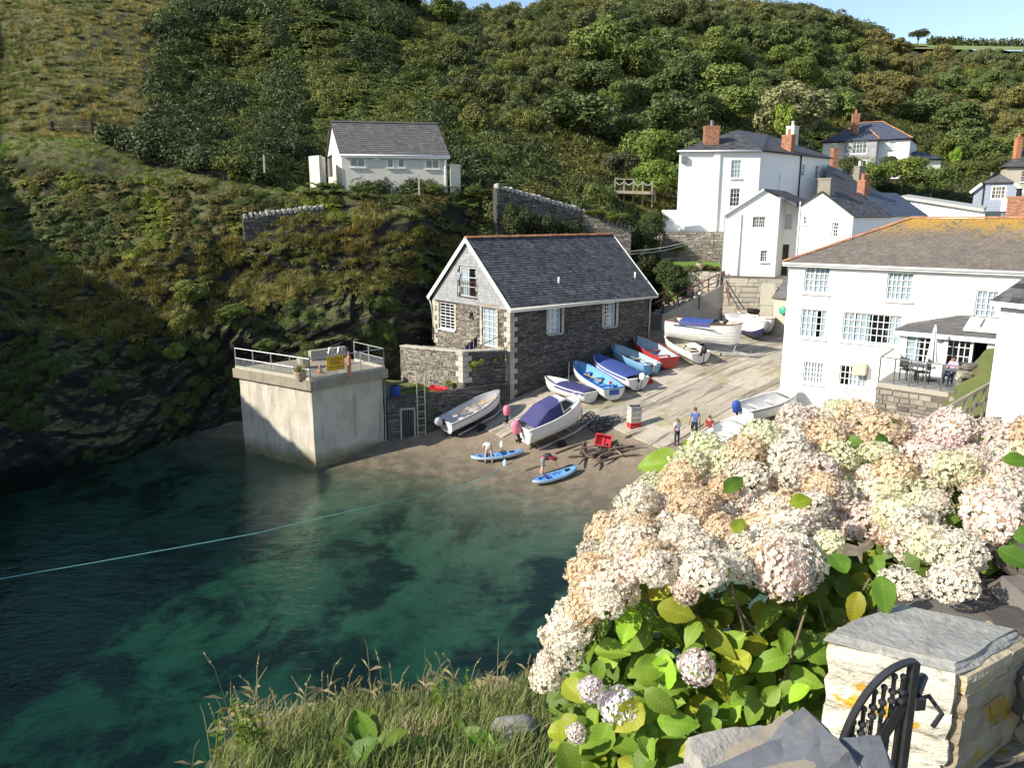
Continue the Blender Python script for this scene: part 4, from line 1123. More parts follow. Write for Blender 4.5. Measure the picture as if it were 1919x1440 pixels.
# gabled wings
w1 = thing('gabled_wing', 'lower white gabled house with asymmetric slate roof below the tall white house', 'house', (19, 59, 8))
B0 = at(1357, 420, 57.6); B1 = at(1459, 420, 57.2); f1 = Fac(B0, B1)
if f1.n.y > 0: f1 = Fac(B0, B1, True)
zl = f1.pix(1357, 401)[1]; zap = f1.pix(1431, 356)[1]; zrr = f1.pix(1459, 372)[1]; uap = f1.pix(1431, 356)[0]
hw = [f1.rect(1410.5, 406, 1435, 427), f1.rect(1425, 469.5, 1438.5, 491)]
back = Vector((.5, .86, 0))
fr_ = Fac(B1 + back * 2.2, at(1497, 420, 58.9))
if fr_.n.y > 0: fr_ = Fac(B1 + back * 2.2, at(1497, 420, 58.9), True)
hr_ = [fr_.rect(1463, 399, 1485, 430), fr_.rect(1459.5, 458, 1477, 517)]
mb = MB(); wall_mesh(mb, f1, 0, f1.len, 7, [(0, zl), (uap, zap), (f1.len, zrr)], hw); fs_ = Fac(B1, B1 + back * 2.2); wall_mesh(mb, fs_, 0, 2.2, 7, zrr, [])
wall_mesh(mb, fr_, 0, fr_.len, 7, [(0, zrr), (fr_.len, zl + .3)], hr_); wall_mesh(mb, Fac(B0 + back * 7, B0), 0, 7, 7, zl, [])
mb.build('wall', M['white_wall'], w1)
window(f1, hw[0], [3, 3], 3, w1, split=[.5], recess=.1, sill=False); window(f1, hw[1], 3, 4, w1, recess=.12); window(fr_, hr_[0], [2, 3], 4, w1, split=[.4], recess=.1, curtain=[(.4, .95)])
q = MB(); r = hr_[1]; q.box(fr_.pt((r[0] + r[1]) / 2, (r[2] + r[3]) / 2, -.12), (r[1] - r[0], .06, r[3] - r[2]), fr_.d, fr_.n, UP); q.build('door', M['dark_wood'], w1)
pb = back * 7.5
Al = f1.pt(-.15, zl - .05, .15); Ap = f1.pt(uap, zap + .1, .15); Ar = f1.pt(f1.len + 1.9, f1.pix(1491, 388)[1], .1)
roof_plane(w1, [Al + pb, Al, Ap, Ap + pb], M['slate_grey'], .3, .22); roof_plane(w1, [Ar, Ar + pb, Ap + pb, Ap], M['slate'], .3, .22)
for a_, b_ in ((Al, Ap),): q = MB(); q.bar(a_ - UP * .06, b_ - UP * .06, .04, .14); q.build('bargeboard', M['white_paint'], w1)
pipe(w1, [f1.pt(f1.pix(1388, 410)[0], zl, .06), f1.pt(f1.pix(1388, 410)[0], 8, .06)], .04, M['white_paint'])
w2 = thing('gabled_house', 'white gabled house with small paned windows and long slate roof behind shore house', 'house', (24, 57, 8))
C0 = at(1497, 420, 56.5); C1 = at(1598, 420, 53.4); f2 = Fac(C0, C1)
if f2.n.y > 0: f2 = Fac(C0, C1, True)
zl2 = f2.pix(1497, 386)[1]; za2 = f2.pix(1541, 361)[1]; zr2 = f2.pix(1598, 405)[1]; ua2 = f2.pix(1541, 361)[0]
hw = [f2.rect(1503.5, 405, 1512, 421), f2.rect(1556, 416, 1570.5, 444)]
mb = MB(); wall_mesh(mb, f2, 0, f2.len, 6, [(0, zl2), (ua2, za2), (f2.len, zr2)], hw); bk2 = (at(1735, 407, 60.5) - at(1598, 405, 53.4)); bk2.z = 0
fs2 = Fac(C1, C1 + bk2); wall_mesh(mb, fs2, 0, fs2.len, 6, zr2, []); wall_mesh(mb, Fac(C0 + bk2, C0), 0, bk2.length, 6, zl2, []); mb.build('wall', M['white_wall'], w2)
window(f2, hw[0], 2, 2, w2, recess=.1, meet=False); window(f2, hw[1], 3, 4, w2, recess=.1, curtain=[(0, .3)])
Dl = f2.pt(-.15, zl2 - .05, .15); Dp = f2.pt(ua2, za2 + .1, .15); Dr = f2.pt(f2.len + .2, zr2 - .05, .15)
h_ = bk2 * .5
roof_plane(w2, [Dr, Dr + h_, Dp + h_, Dp], M['slate'], .3, .22); roof_plane(w2, [Dr + h_ + UP * .05, Dr + bk2 + UP * .05, Dp + bk2 + UP * .05, Dp + h_ + UP * .05], M['slate_blue'], .3, .22)
roof_plane(w2, [Dl + bk2, Dl, Dp, Dp + bk2], M['slate'], .3, .22)
chimney(w2, f2.pt(ua2, za2 - .5, -.5), .95, .7, 1.5, mat=M['stone'], pots=0, rot=math.atan2(f2.d.y, f2.d.x), bricks=False)
chimney(w2, Dp + h_ + Vector((.2, .1, -.6)), .75, .6, 1.5, pots=2, rot=.6)
pipe(w2, [f2.pt(.05, zl2 + .3, .1), f2.pt(.05, 7.2, .1)], .05, M['white_paint'])
pipe(w2, [f2.pt(f2.len - .1, zr2 - .2, .06), f2.pt(f2.len - .1, 9, .06)], .04, M['white_paint'])
# long dark slate roof behind (between hotel and gabled house)
w3 = thing('slate_roofed_range', 'long dark slate roof with stone chimney behind the white gabled house', 'house', (31, 68, 9))
La, Lb = at(1549, 355, 66), at(1665, 362, 74); Lc, Ld = at(1690, 352, 78), at(1550, 305, 72)
roof_plane(w3, [at(1545, 372, 64), at(1672, 374, 72), at(1610, 336, 76), at(1551, 308, 71.5)], M['slate'], .32, .24)
solid('wall', [at(1545, 372, 64), at(1672, 374, 72), at(1610, 336, 78), at(1551, 308, 73.5)], 7, at(1545, 372, 64).z - .15, M['white_wall'], w3)
chimney(w3, at(1608, 345, 72.5) - UP * .4, .7, .6, 2.0, mat=M['stone'], pots=1, potmat=M['cream_wall'], bricks=False, rot=.5)
# long low flat-roofed building
w4 = thing('flat_roofed_building', 'long low white building with pale flat roof behind the shore house', 'house', (36, 64, 8))
fa, fb_ = at(1695, 372, 66), at(1846, 400, 58); za_ = at(1695, 372, 66).z; zb_ = at(1846, 397, 58).z
f4 = Fac(fa, fb_)
if f4.n.y > 0: f4 = Fac(fa, fb_, True)
mb = MB(); wall_mesh(mb, f4, 0, f4.len, 7, [(0, za_), (f4.len, zb_)], []); mb.build('wall', M['white_wall'], w4)
q = MB(); bkk = Vector((3.5, 5.5, .25)); q.prism([up(f4.pt(-.2, 0, .35), za_), up(f4.pt(f4.len + .2, 0, .35), zb_), up(f4.pt(f4.len + .2, 0, .35), zb_) + bkk, up(f4.pt(-.2, 0, .35), za_) + bkk], (0, 0, .22)); o_ = q.build('roof', M['roof_felt'], w4); fix_normals(o_)
q = MB(); f5 = Fac(f4.pt(f4.len, 0), f4.pt(f4.len, 0) + Vector((3.3, 1.2, 0))); wall_mesh(q, f5, 0, 3.5, 7, zb_ + .05, []); q.build('end_wall', M['steel_grey'], w4)
q = MB(); q.box(f5.pt(1.9, zb_ - 1.1, .04), (.5, .08, 2), f5.d, f5.n, UP); q.build('door', M['galv'], w4)
pipe(w4, [f4.pt(.6, za_ - .1, .1), f4.pt(.6, 9, .1)], .06, M['steel_grey'])

def hip_house(root, f, dep, z0, ze, zr, holes, ins, wmat, rmat, tile=True):
    L = f.len
    fs = [f, Fac(f.pt(L, 0), f.pt(L, 0, -dep)), Fac(f.pt(L, 0, -dep), f.pt(0, 0, -dep)), Fac(f.pt(0, 0, -dep), f.pt(0, 0))]
    mb = MB()
    for k, g in enumerate(fs): wall_mesh(mb, g, 0, g.len, z0, ze, holes if k == 0 else [], .15)
    mb.build('wall', wmat, root)
    e = .3
    a, b, c, d = f.pt(-e, ze, e), f.pt(L + e, ze, e), f.pt(L + e, ze, -dep - e), f.pt(-e, ze, -dep - e)
    r0, r1 = f.pt(ins, zr, -dep / 2), f.pt(L - ins, zr, -dep / 2)
    for pts in ([a, b, r1, r0], [b, c, r1], [c, d, r0, r1], [d, a, r0]): roof_plane(root, pts, rmat, .34, .26)
    if tile:
        for x, y in ((a, r0), (b, r1), (r0, r1), (c, r1)): ridge_tiles(root, x + UP * .02, y + UP * .02, TILE_TC, .45, .11)
    gutter(root, a - UP * .04, b - UP * .04, M['black'], .07); gutter(root, b - UP * .04, c - UP * .04, M['black'], .07)
    return fs
w5 = thing('hill_house', 'white house with slate hung bay and terracotta ridge tiles in the trees up the valley', 'house', at(1640, 315, 95))
Y5 = 95
f6 = Fac(at(1541, 290, Y5 + 2.5), at(1703, 290, Y5 - 2.5))
if f6.n.y > 0: f6 = Fac(at(1541, 290, Y5 + 2.5), at(1703, 290, Y5 - 2.5), True)
ze6 = f6.pix(1690, 260)[1]; zr6 = at(1640, 230, Y5 + 4).z; z06 = f6.pix(1690, 318)[1] - 1
wr = {'a': f6.rect(1557, 263, 1568, 280), 'b': f6.rect(1667.5, 263, 1679, 280), 'd': f6.rect(1668, 299, 1678, 318)}
hip_house(w5, f6, 8, z06, ze6, zr6, list(wr.values()), 3.6, M['white_wall'], M['slate_blue'])
window(f6, wr['a'], 2, 4, w5, recess=.1); window(f6, wr['b'], 2, 4, w5, recess=.1, curtain=[(0, .95)]); window(f6, wr['d'], 2, 3, w5, recess=.1, sill=False, name='door')
ub0, ub1 = f6.pix(1586, 290)[0], f6.pix(1645, 290)[0]; BO = 1.5
f7 = Fac(f6.pt(ub0, 0, BO), f6.pt(ub1, 0, BO)); zbb = f7.pix(1610, 293)[1]
wb_ = f7.rect(1597, 260, 1625, 288); wc_ = f7.rect(1597, 300, 1624, 312)
mb = MB(); wall_mesh(mb, f7, 0, f7.len, z06, ze6 - .1, [wb_, wc_]); wall_mesh(mb, Fac(f6.pt(ub0, 0), f6.pt(ub0, 0, BO)), 0, BO, z06, ze6 - .1, []); wall_mesh(mb, Fac(f6.pt(ub1, 0, BO), f6.pt(ub1, 0)), 0, BO, z06, ze6 - .1, []); mb.build('bay_wall', M['slate_hung'], w5)
sb = MB(); slates(sb, [f7.pt(0, zbb, .02), f7.pt(f7.len, zbb, .02), f7.pt(f7.len, ze6 - .15, .02), f7.pt(0, ze6 - .15, .02)], .35, .25, .014, holes=[(wb_[0], wb_[1], wb_[2] - zbb, wb_[3] - zbb)]); sb.build('hung_slates', M['slate_hung'], w5, kind='stuff')
sb = MB(); stones(sb, f7, 0, f7.len, z06, zbb - .05, .4, .2, [wc_]); sb.build('bay_stonework', M['stone'], w5, kind='stuff')
window(f7, wb_, [1, 2, 1], 3, w5, split=[.27, .73], recess=.06); window(f7, wc_, [1, 2, 1], 2, w5, split=[.27, .73], recess=.06)
bp_ = f6.pt((ub0 + ub1) / 2 + .4, at(1622, 241, Y5).z, -1.2); e1, e2 = f6.pt(ub0 - .3, ze6 - .08, BO + .3), f6.pt(ub1 + .3, ze6 - .08, BO + .3); e3, e4 = f6.pt(ub1 + .3, ze6 - .08, -1.2), f6.pt(ub0 - .3, ze6 - .08, -1.2)
for pts in ([e1, e2, bp_], [e2, e3, bp_], [e4, e1, bp_]): roof_plane(w5, pts, M['slate_blue'], .34, .26, name='bay_roof')
ridge_tiles(w5, e2 + UP * .05, bp_ + UP * .05, TILE_TC, .45, .11)
chimney(w5, at(1601, 252, Y5 + 2) , .75, .7, 2.4, pots=1, rot=-.1); 
f8 = Fac(f6.pt(f6.len, 0, -.5), at(1764, 300, Y5 - 2))
if f8.n.y > 0: f8 = Fac(f6.pt(f6.len, 0, -.5), at(1764, 300, Y5 - 2), True)
pz = f8.pix(1730, 298)[1]; wp = [f8.rect(1713, 301, 1724, 311), f8.rect(1733, 301, 1742, 311)]
hip_house(w5, f8, 4, z06, pz, pz + 1.05, wp, 1.7, M['white_wall'], M['slate_blue'], False)
for r in wp: window(f8, r, 2, 2, w5, recess=.08, meet=False, sill=False)
oc = thing('brick_chimney_stack', 'lone orange brick chimney rising beside the roofs above the tall white house', 'chimney', at(1562, 306, 80))
chimney(oc, at(1562, 318, 80), .62, .6, 2.1, pots=0, rot=.1)
# blue-grey clad house
w6 = thing('clad_house', 'pale blue boarded house with half hipped slate gable and tall window', 'house', at(1860, 395, 72))
f9 = Fac(at(1824, 370, 73), at(1911, 370, 71)); 
if f9.n.y > 0: f9 = Fac(at(1824, 370, 73), at(1911, 370, 71), True)
zc0 = f9.pix(1824, 355)[1]; zc1 = f9.pix(1848, 341)[1]; uc1 = f9.pix(1848, 341)[0]; wq = f9.rect(1857, 348, 1885, 373)
mb = MB(); wall_mesh(mb, f9, 0, f9.len, 8, [(0, zc0), (uc1, zc1), (f9.len - uc1, zc1), (f9.len, zc0)], [wq]); wall_mesh(mb, Fac(f9.pt(0, 0, -9), f9.pt(0, 0)), 0, 9, 8, zc0, []); wcl = mb.build('wall', M['clad_blue'], w6)
z = 9.0
while z < zc1 - .1:
    uu = 0 if z < zc0 else uc1 * (z - zc0) / (zc1 - zc0)
    for a_, b_ in (((uu + .03, wq[0] - .1), (wq[1] + .1, f9.len - uu - .03)) if wq[2] - .1 < z < wq[3] + .1 else ((uu + .03, f9.len - uu - .03),)):
        q = MB(); q.rv = rng.random(); q.box(f9.pt((a_ + b_) / 2, z, .02), (b_ - a_, .03, .17), f9.d, (f9.n - UP * .08).normalized(), (UP + f9.n * .08).normalized()); q.build('board', M['clad_blue'], wcl)
    z += .19
window(f9, wq, [1, 2, 1], 3, w6, split=[.28, .72], recess=.03, sill=False, fw=.1)
g0_, g1_, g2_, g3_ = f9.pt(uc1 - .3, zc1 - .05, .3), f9.pt(f9.len - uc1 + .3, zc1 - .05, .3), f9.pt(f9.len / 2, f9.pix(1881, 324)[1], -1.6), None
roof_plane(w6, [g0_, g1_, g2_], M['slate_grey'], .32, .24)
el, er = f9.pt(-.3, zc0 - .2, .3), f9.pt(f9.len + .3, zc0 - .2, .3); bk_ = f9.n * -9; rb = g2_ - f9.n * 7.4
roof_plane(w6, [el + bk_, el, g0_, g2_, rb], M['slate'], .32, .24); roof_plane(w6, [er, er + bk_, rb, g2_, g1_], M['slate'], .32, .24)
for a_, b_ in ((el, g0_), (er, g1_)): q = MB(); q.bar(a_ - UP * .1, b_ - UP * .1, .06, .25); q.build('bargeboard', M['white_paint'], w6)
pipe(w6, [f9.pt(uc1 - .1, zc1 - .1, .1), f9.pt(uc1 - .1, 9.5, .1)], .06, M['black'])
q = MB(); q.box(at(1897, 400, 68), (1.4, 1.2, 2.6)); q.build('white_annex', M['white_wall'], w6)
w7 = thing('stone_house', 'cream stone house with slate roof at the right edge above the boarded house', 'house', at(1910, 345, 88))
f10 = Fac(at(1889, 300, 89), at(2010, 300, 87))
if f10.n.y > 0: f10 = Fac(at(1889, 300, 89), at(2010, 300, 87), True)
ze10 = f10.pix(1900, 312)[1]; w10 = f10.rect(1914, 320, 1928, 341)
hip_house(w7, f10, 7, 11, ze10, ze10 + 2.4, [w10], 2.6, M['quoin'], M['slate'], False); window(f10, w10, 2, 4, w7, recess=.1)
chimney(w7, at(1904, 302, 90), .6, .6, 2.6, mat=M['terracotta'], pots=1, bricks=False)

# ================================================================== SMALL BLOCK ON THE CLIFF TOP
tb_ = thing('toilet_block', 'small white block with grey slate roof on the cliff top path', 'building', at(740, 356, 56))
T0 = at(641, 320, 55.2); T1 = at(838, 320, 56.6); fT_ = Fac(T0, T1)
if fT_.n.y > 0: fT_ = Fac(T0, T1, True)
TE = fT_.pix(740, 288)[1]; TB = 13.2; TD = 4.6
bkd = (Vector((-.42, .907, 0))).normalized() * TD
zap_ = at(625, 231, 57.5).z
tw = [fT_.rect(656, 295, 684, 313), fT_.rect(725.5, 296, 737.5, 314), fT_.rect(745.5, 296, 758.5, 314), fT_.rect(797, 298, 823, 316)]
fg = Fac(T0 + bkd, T0); fg2 = Fac(T1, T1 + bkd); fgb = Fac(T1 + bkd, T0 + bkd)
td = fg.rect(613, 290, 623, 332)
mb = MB(); wall_mesh(mb, fT_, 0, fT_.len, TB, TE, tw); wall_mesh(mb, fg, 0, TD, TB, [(0, TE), (TD / 2, zap_), (TD, TE)], [td]); wall_mesh(mb, fg2, 0, TD, TB, [(0, TE), (TD / 2, zap_), (TD, TE)], []); wall_mesh(mb, fgb, 0, fgb.len, TB, TE, [])
mb.build('wall', M['cream_wall'], tb_)
for r, s_ in zip(tw, ([.5], None, None, [.5])): window(fT_, r, [1, 1] if s_ else 1, 1, tb_, split=s_, meet=False, recess=.06)
q = MB(); q.box(fg.pt((td[0] + td[1]) / 2, (td[2] + td[3]) / 2, -.15), (td[1] - td[0], .05, td[3] - td[2]), fg.d, fg.n, UP); q.build('door', M['dark_wood'], tb_)
e_ = .2
def tpt_(s, w, z): p = T0 + fT_.d * s + bkd.normalized() * w; return Vector((p.x, p.y, z))
sl_ = (zap_ - TE) / (TD / 2)
a_, b_, c_, d_ = tpt_(-.15, -e_, TE - e_ * sl_ + .08), tpt_(fT_.len + .15, -e_, TE - e_ * sl_ + .08), tpt_(fT_.len + .15, TD / 2, zap_ + .08), tpt_(-.15, TD / 2, zap_ + .08)
roof_plane(tb_, [a_, b_, c_, d_], M['slate_grey'], .28, .2, lift=.025)
roof_plane(tb_, [tpt_(fT_.len + .15, TD + e_, TE - e_ * sl_ + .08), tpt_(-.15, TD + e_, TE - e_ * sl_ + .08), d_, c_], M['slate_grey'], .28, .2, lift=.025)
ridge_tiles(tb_, d_, c_, TILE_SL, .45, .12)
q = MB(); q.bar(a_ - UP * .12, b_ - UP * .12, .06, .16); q.build('fascia', M['white_paint'], tb_)
gutter(tb_, a_ - UP * .03 + fT_.n * .06, b_ - UP * .03 + fT_.n * .06, M['white_paint'], .05)
pipe(tb_, [fT_.pt(fT_.len - .15, TE - .1, .06), fT_.pt(fT_.len - .15, TB, .06)], .045, M['white_paint'])
for p0, p1, nm in ((at(581, 310, 55.6), at(600, 310, 54.6), 'screen_wall'), (at(600, 310, 54.6), at(608, 310, 56.6), 'screen_wall'), (T1 + fT_.d * .2, T1 + fT_.d * .9 + Vector((0, .3, 0)), 'screen_wall')):
    f_ = Fac(p0, p1); q = MB(); q.box(f_.pt(f_.len / 2, (TB + TE - .3) / 2 + (.1 if p0.x < 0 and p0.x < -8 else -.35)), (f_.len, .14, TE - .3 - TB), f_.d, f_.n, UP); q.build(nm, M['cream_wall'], tb_)
q = MB(); r = fT_.rect(699, 291, 712, 300); q.box(fT_.pt((r[0] + r[1]) / 2, (r[2] + r[3]) / 2, .02), (r[1] - r[0], .03, r[3] - r[2]), fT_.d, fT_.n, UP); q.build('notice', M['white_paint'], tb_)

# ================================================================== TERRACES, WALLS, STAIRS
def stone_wall(name, label, a, b, z0, za, zb, mat='stone', thick=.5, sw=.38, sh=.12, cope=None, parent=None, copes=0, back=True, proud=.05, cat='wall'):
    """rubble wall from a to b with a head sloping from za to zb; cope stones on edge along the top"""
    f = Fac(a, b)
    t = thing(name, label, cat, f.pt(f.len / 2, z0))
    mb = MB(); wall_mesh(mb, f, 0, f.len, z0, [(0, za), (f.len, zb)], [])
    mb.add([f.pt(0, za), f.pt(f.len, zb), f.pt(f.len, zb, -thick), f.pt(0, za, -thick)], [(0, 1, 2, 3)])
    for u, zz in ((0, za), (f.len, zb)): mb.add([f.pt(u, z0), f.pt(u, zz), f.pt(u, zz, -thick), f.pt(u, z0, -thick)], [(0, 1, 2, 3)])
    mb.add([f.pt(0, z0, -thick), f.pt(f.len, z0, -thick), f.pt(f.len, zb, -thick), f.pt(0, za, -thick)], [(0, 1, 2, 3)])
    w = mb.build('core', M['mortar_dark'] if 'dark' in mat else M['mortar'], t)
    sb = MB(); stones(sb, f, 0, f.len, z0, [(0, za), (f.len, zb)], sw, sh, proud=proud)
    e = Fac(f.pt(f.len, 0), f.pt(f.len, 0, -thick)); stones(sb, e, 0, thick, z0, zb, sw, sh, proud=proud)
    sb.build('stonework', M[mat], t, kind='stuff')
    for i in range(copes):
        u = f.len * (i + .5) / copes; zz = za + (zb - za) * (i + .5) / copes
        q = MB(); q.rv = rng.random(); q.rock(f.pt(u, zz + .13, -thick / 2), (f.len / copes * rng.uniform(.5, .8), thick * .9, rng.uniform(.28, .46)), i + int(f.len * 10), 2, .3, f.d, f.n, UP)
        q.build('cope_stone', M[cope or mat], t)
    return t, f
M['cope_pale'] = pmat('cope_pale', (.42, .40, .36), (.32, .30, .27), 6, .9, .4, 16, .02)
# boathouse front terrace: from the cliff to the corner pier, then back to the building
Q0 = at(752, 700, 44.9); Q1 = at(868, 700, 41.6); Q2 = at(947, 700, 42.75)
zT = at(905, 655, 43.5).z                                # terrace paving level
solid_t = terrace('boathouse_terrace', [(Q0.x, Q0.y + .3), (Q1.x, Q1.y + .3), (Q2.x, Q2.y + .25), (K.x + NB.x * .1, K.y + NB.y * .1), (K2.x, K2.y), (K2.x - .5, K2.y + .3)], zT - .75, 1.2, M['concrete'], 'paved terrace at the boathouse gable')
z1_ = at(868, 661, 41.6).z
stone_wall('terrace_wall', 'rubble terrace wall running from the cliff to a quoined corner below the boathouse window', Q0, Q1, 1.5, at(755, 650, 44.9).z, z1_)
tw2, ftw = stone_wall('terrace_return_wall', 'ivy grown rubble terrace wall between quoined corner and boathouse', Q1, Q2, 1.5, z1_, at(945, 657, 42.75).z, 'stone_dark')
for a_, b_, za, zb_ in ((Q0, Q1, at(755, 650, 44.9).z, z1_), (Q1, Q2, z1_, at(945, 657, 42.75).z)):
    d_ = (b_ - a_); d_.z = 0; n_ = max(2, round(d_.length / .7)); dn = d_.normalized(); nn = Vector((dn.y, -dn.x, 0))
    for i in range(n_):
        q = MB(); q.rv = rng.random(); t_ = (i + .5) / n_; p = Vector((a_.x, a_.y, 0)) + d_ * t_ - nn * .2; q.box((p.x, p.y, za + (zb_ - za) * t_ + .035), (d_.length / n_ - .015, .56, .07), dn, nn); q.build('coping', M['quoin'], tw2)
z = z1_ - 1.7; k = 0
dq1 = (Q0 - Q1); dq1.z = 0; dq1.normalize(); dq2 = (Q2 - Q1); dq2.z = 0; dq2.normalize()
while z < z1_ - .02:
    h_ = min(.3, z1_ - z); a_, b_ = (.5, .3) if k % 2 else (.3, .5)
    q = MB(); q.rv = rng.random(); c_ = Vector((Q1.x, Q1.y, 0)); n1 = Vector((-dq1.y, dq1.x, 0)); n1 = n1 if n1.y < 0 else -n1; n2 = Vector((-dq2.y, dq2.x, 0)); n2 = n2 if n2.y < 0 else -n2
    p = [c_ + n1 * .07 + n2 * .07, c_ + dq1 * a_ + n1 * .07, c_ + dq1 * a_ - n1 * .2, c_ + dq2 * b_ - n2 * .2, c_ + dq2 * b_ + n2 * .07]
    q.prism([(v.x, v.y, z + .01) for v in p], (0, 0, h_ - .02)); o_ = q.build('quoin', M['quoin'], tw2); fix_normals(o_); z += h_; k += 1
# lower shelf of rough ground with its retaining wall, barred door and ladder
R0 = at(726, 790, 39.6); R1 = at(800, 780, 40.2); R2 = at(952, 735, 42.6)
zs0 = at(735, 748, 39.6).z; zs1 = at(800, 742, 40.2).z; zs2 = at(950, 716, 42.6).z
terrace('shelf', [(R0.x, R0.y + .2), (R1.x, R1.y + .2), (R2.x, R2.y + .1), (Q2.x, Q2.y), (Q1.x, Q1.y), (Q0.x, Q0.y), (-8.5, 45.5), (-9, 42)], zs1 - .2, -.5, M['earth_grass'], 'rough grassy shelf behind the lower retaining wall')
rw_, fr1 = stone_wall('retaining_wall', 'dark rubble retaining wall with barred doorway beside the concrete pier', R0, R1, -.6, zs0, zs1, 'stone_dark')
stone_wall('slip_retaining_wall', 'low rubble retaining wall beside the white boat below the boathouse terrace', R1, R2, .2, zs1, zs2, 'stone_dark')
dr = fr1.rect(750, 765, 779, 834, .1)
bd = thing('barred_door', 'black iron barred door in a pale frame set in the retaining wall', 'door', fr1.pt((dr[0] + dr[1]) / 2, dr[2], .1))
q = MB()
for a_, b_, c_, d_ in ((dr[0], dr[0] + .09, dr[2], dr[3]), (dr[1] - .09, dr[1], dr[2], dr[3]), (dr[0] + .09, dr[1] - .09, dr[3] - .09, dr[3])): q.box(fr1.pt((a_ + b_) / 2, (c_ + d_) / 2, .1), (b_ - a_, .12, d_ - c_), fr1.d, fr1.n, UP)
q.build('frame', M['concrete'], bd)
q = MB(); q.box(fr1.pt((dr[0] + dr[1]) / 2, (dr[2] + dr[3]) / 2, .06), (dr[1] - dr[0] - .18, .03, dr[3] - dr[2] - .09), fr1.d, fr1.n, UP); q.build('panel', M['dark_gap'], bd)
for i in range(7):
    u = dr[0] + .14 + (dr[1] - dr[0] - .28) * i / 6; q = MB(); q.tube([fr1.pt(u, dr[2], .12), fr1.pt(u, dr[3] - .1, .12)], .014, 6); q.build('bar', M['steel_grey'], bd)
def ladder(name, label, base, top, w, dirv, mat, rungs, hoop=False):
    t = thing(name, label, 'ladder', base); sd = Vector(dirv).normalized()
    for s in (-1, 1):
        pts = [base + sd * w / 2 * s, top + sd * w / 2 * s]
        if hoop:
            pts += [top + sd * w / 2 * s + Vector((.05, .1, .28)), top + sd * w / 2 * s + Vector((.12, .32, .3)), top + sd * w / 2 * s + Vector((.16, .42, 0))]
        q = MB(); q.tube(pts, .028, 6); q.build('stile', mat, t)
    for i in range(rungs):
        p = base.lerp(top, (i + .7) / rungs); q = MB(); q.tube([p - sd * w / 2, p + sd * w / 2], .016, 6); q.build('rung', mat, t)
    return t
lb = fr1.pix(790, 832)[0]
M['cream_metal'] = pmat('cream_metal', (.55, .52, .36), (.45, .42, .3), 5, .5)
ladder('wall_ladder', 'steel ladder with cream hooped handrails fixed to the retaining wall', fr1.pt(lb, .3, .2), fr1.pt(lb, zs1 + .9, .2), .42, fr1.d, M['cream_metal'], 9, True)
bl = thing('blue_barrel', 'blue plastic barrel behind the pier on the grassy shelf', 'barrel', at(741, 748, 41.2) - UP * .3)
q = MB(); c_ = at(741, 751, 40.6); c_.z = zs1 - .2; q.lathe(c_, [(.25, 0), (.28, .04), (.29, .3), (.3, .33), (.29, .36), (.28, .62), (.26, .66), (.2, .66)], 16); q.build('body', M['blue_plastic'], bl); q = MB(); q.lathe(c_ + UP * .66, [(.22, 0), (.22, .03), (.18, .035)], 16); q.build('lid', M['black'], bl)
def tray(name, label, c, L, W, H, mat, d, cat, tilt=0):
    t = thing(name, label, cat, c); d = Vector(d).normalized(); s_ = Vector((-d.y, d.x, 0)); u = (UP * math.cos(tilt) + d * math.sin(tilt)); d2 = s_.cross(u) * -1
    d = d2 if d2.dot(d) > 0 else -d2
    out = [(-1, -1), (1, -1), (1, 1), (-1, 1)]
    q = MB(); lo = [c + d * (L * .44 * a) + s_ * (W * .44 * b) for a, b in out]; hi = [c + d * (L * .5 * a) + s_ * (W * .5 * b) + u * H for a, b in out]
    hi2 = [c + d * (L * .46 * a) + s_ * (W * .46 * b) + u * H for a, b in out]; lo2 = [c + d * (L * .41 * a) + s_ * (W * .41 * b) + u * .04 for a, b in out]
    q.add(lo + hi + hi2 + lo2, [(3, 2, 1, 0)] + [(i, (i + 1) % 4, 4 + (i + 1) % 4, 4 + i) for i in range(4)] + [(4 + i, 4 + (i + 1) % 4, 8 + (i + 1) % 4, 8 + i) for i in range(4)] + [(8 + i, 8 + (i + 1) % 4, 12 + (i + 1) % 4, 12 + i) for i in range(4)] + [(12, 13, 14, 15)])
    q.build('tub', mat, t)
    q = MB()
    for i in range(4): q.bar(hi[i] + u * .01, hi[(i + 1) % 4] + u * .01, .05, .03)
    q.build('rim', mat, t); return t
tray('red_sledge', 'shallow red plastic sledge lying on the grassy shelf', at(822, 732, 41.6), 1.0, .5, .16, M['red_plastic'], (.9, -.3, 0), 'sledge', .1)
# washing on the terrace rail and the door handrail
rl = thing('terrace_rail', 'dark metal handrail beside the boathouse glazed door', 'handrail', fF.pt(rd[1] + .3, zT, 1.2))
pa = [at(901, 648, 43.0), at(936, 630, 42.8), at(946, 655, 42.7)]
q = MB(); q.tube(pa, .03, 6); q.tube([pa[0], pa[0] - UP * .6], .03, 6); q.build('rail', M['dark_wood'], rl)
wr_ = thing('drying_rack', 'folding drying rack hung with dark swimming clothes on the boathouse terrace', 'rack', at(880, 656, 42.7))
q = MB(); a_, b_ = at(868, 653, 42.5), at(893, 632, 43.1); q.tube([a_, b_, b_ - UP * .75], .025, 6); q.tube([a_, a_ - UP * .2], .025, 6); q.build('frame', M['dark_wood'], wr_)
for t_, mt_, w_ in ((.3, 'blue_cloth', .32), (.62, 'navy_cloth', .3), (.93, 'black', .3)):
    p = a_.lerp(b_, t_); dd = (b_ - a_).normalized(); q = MB(); q.grid([[p + dd * (x * w_ / 3 - w_ / 2) + Vector((.04 * math.sin(x * 2), -.04 * math.cos(x), -z_ * .18)) for x in range(4)] for z_ in range(4)]); q.build('garment', M[mt_], wr_, smooth=True)

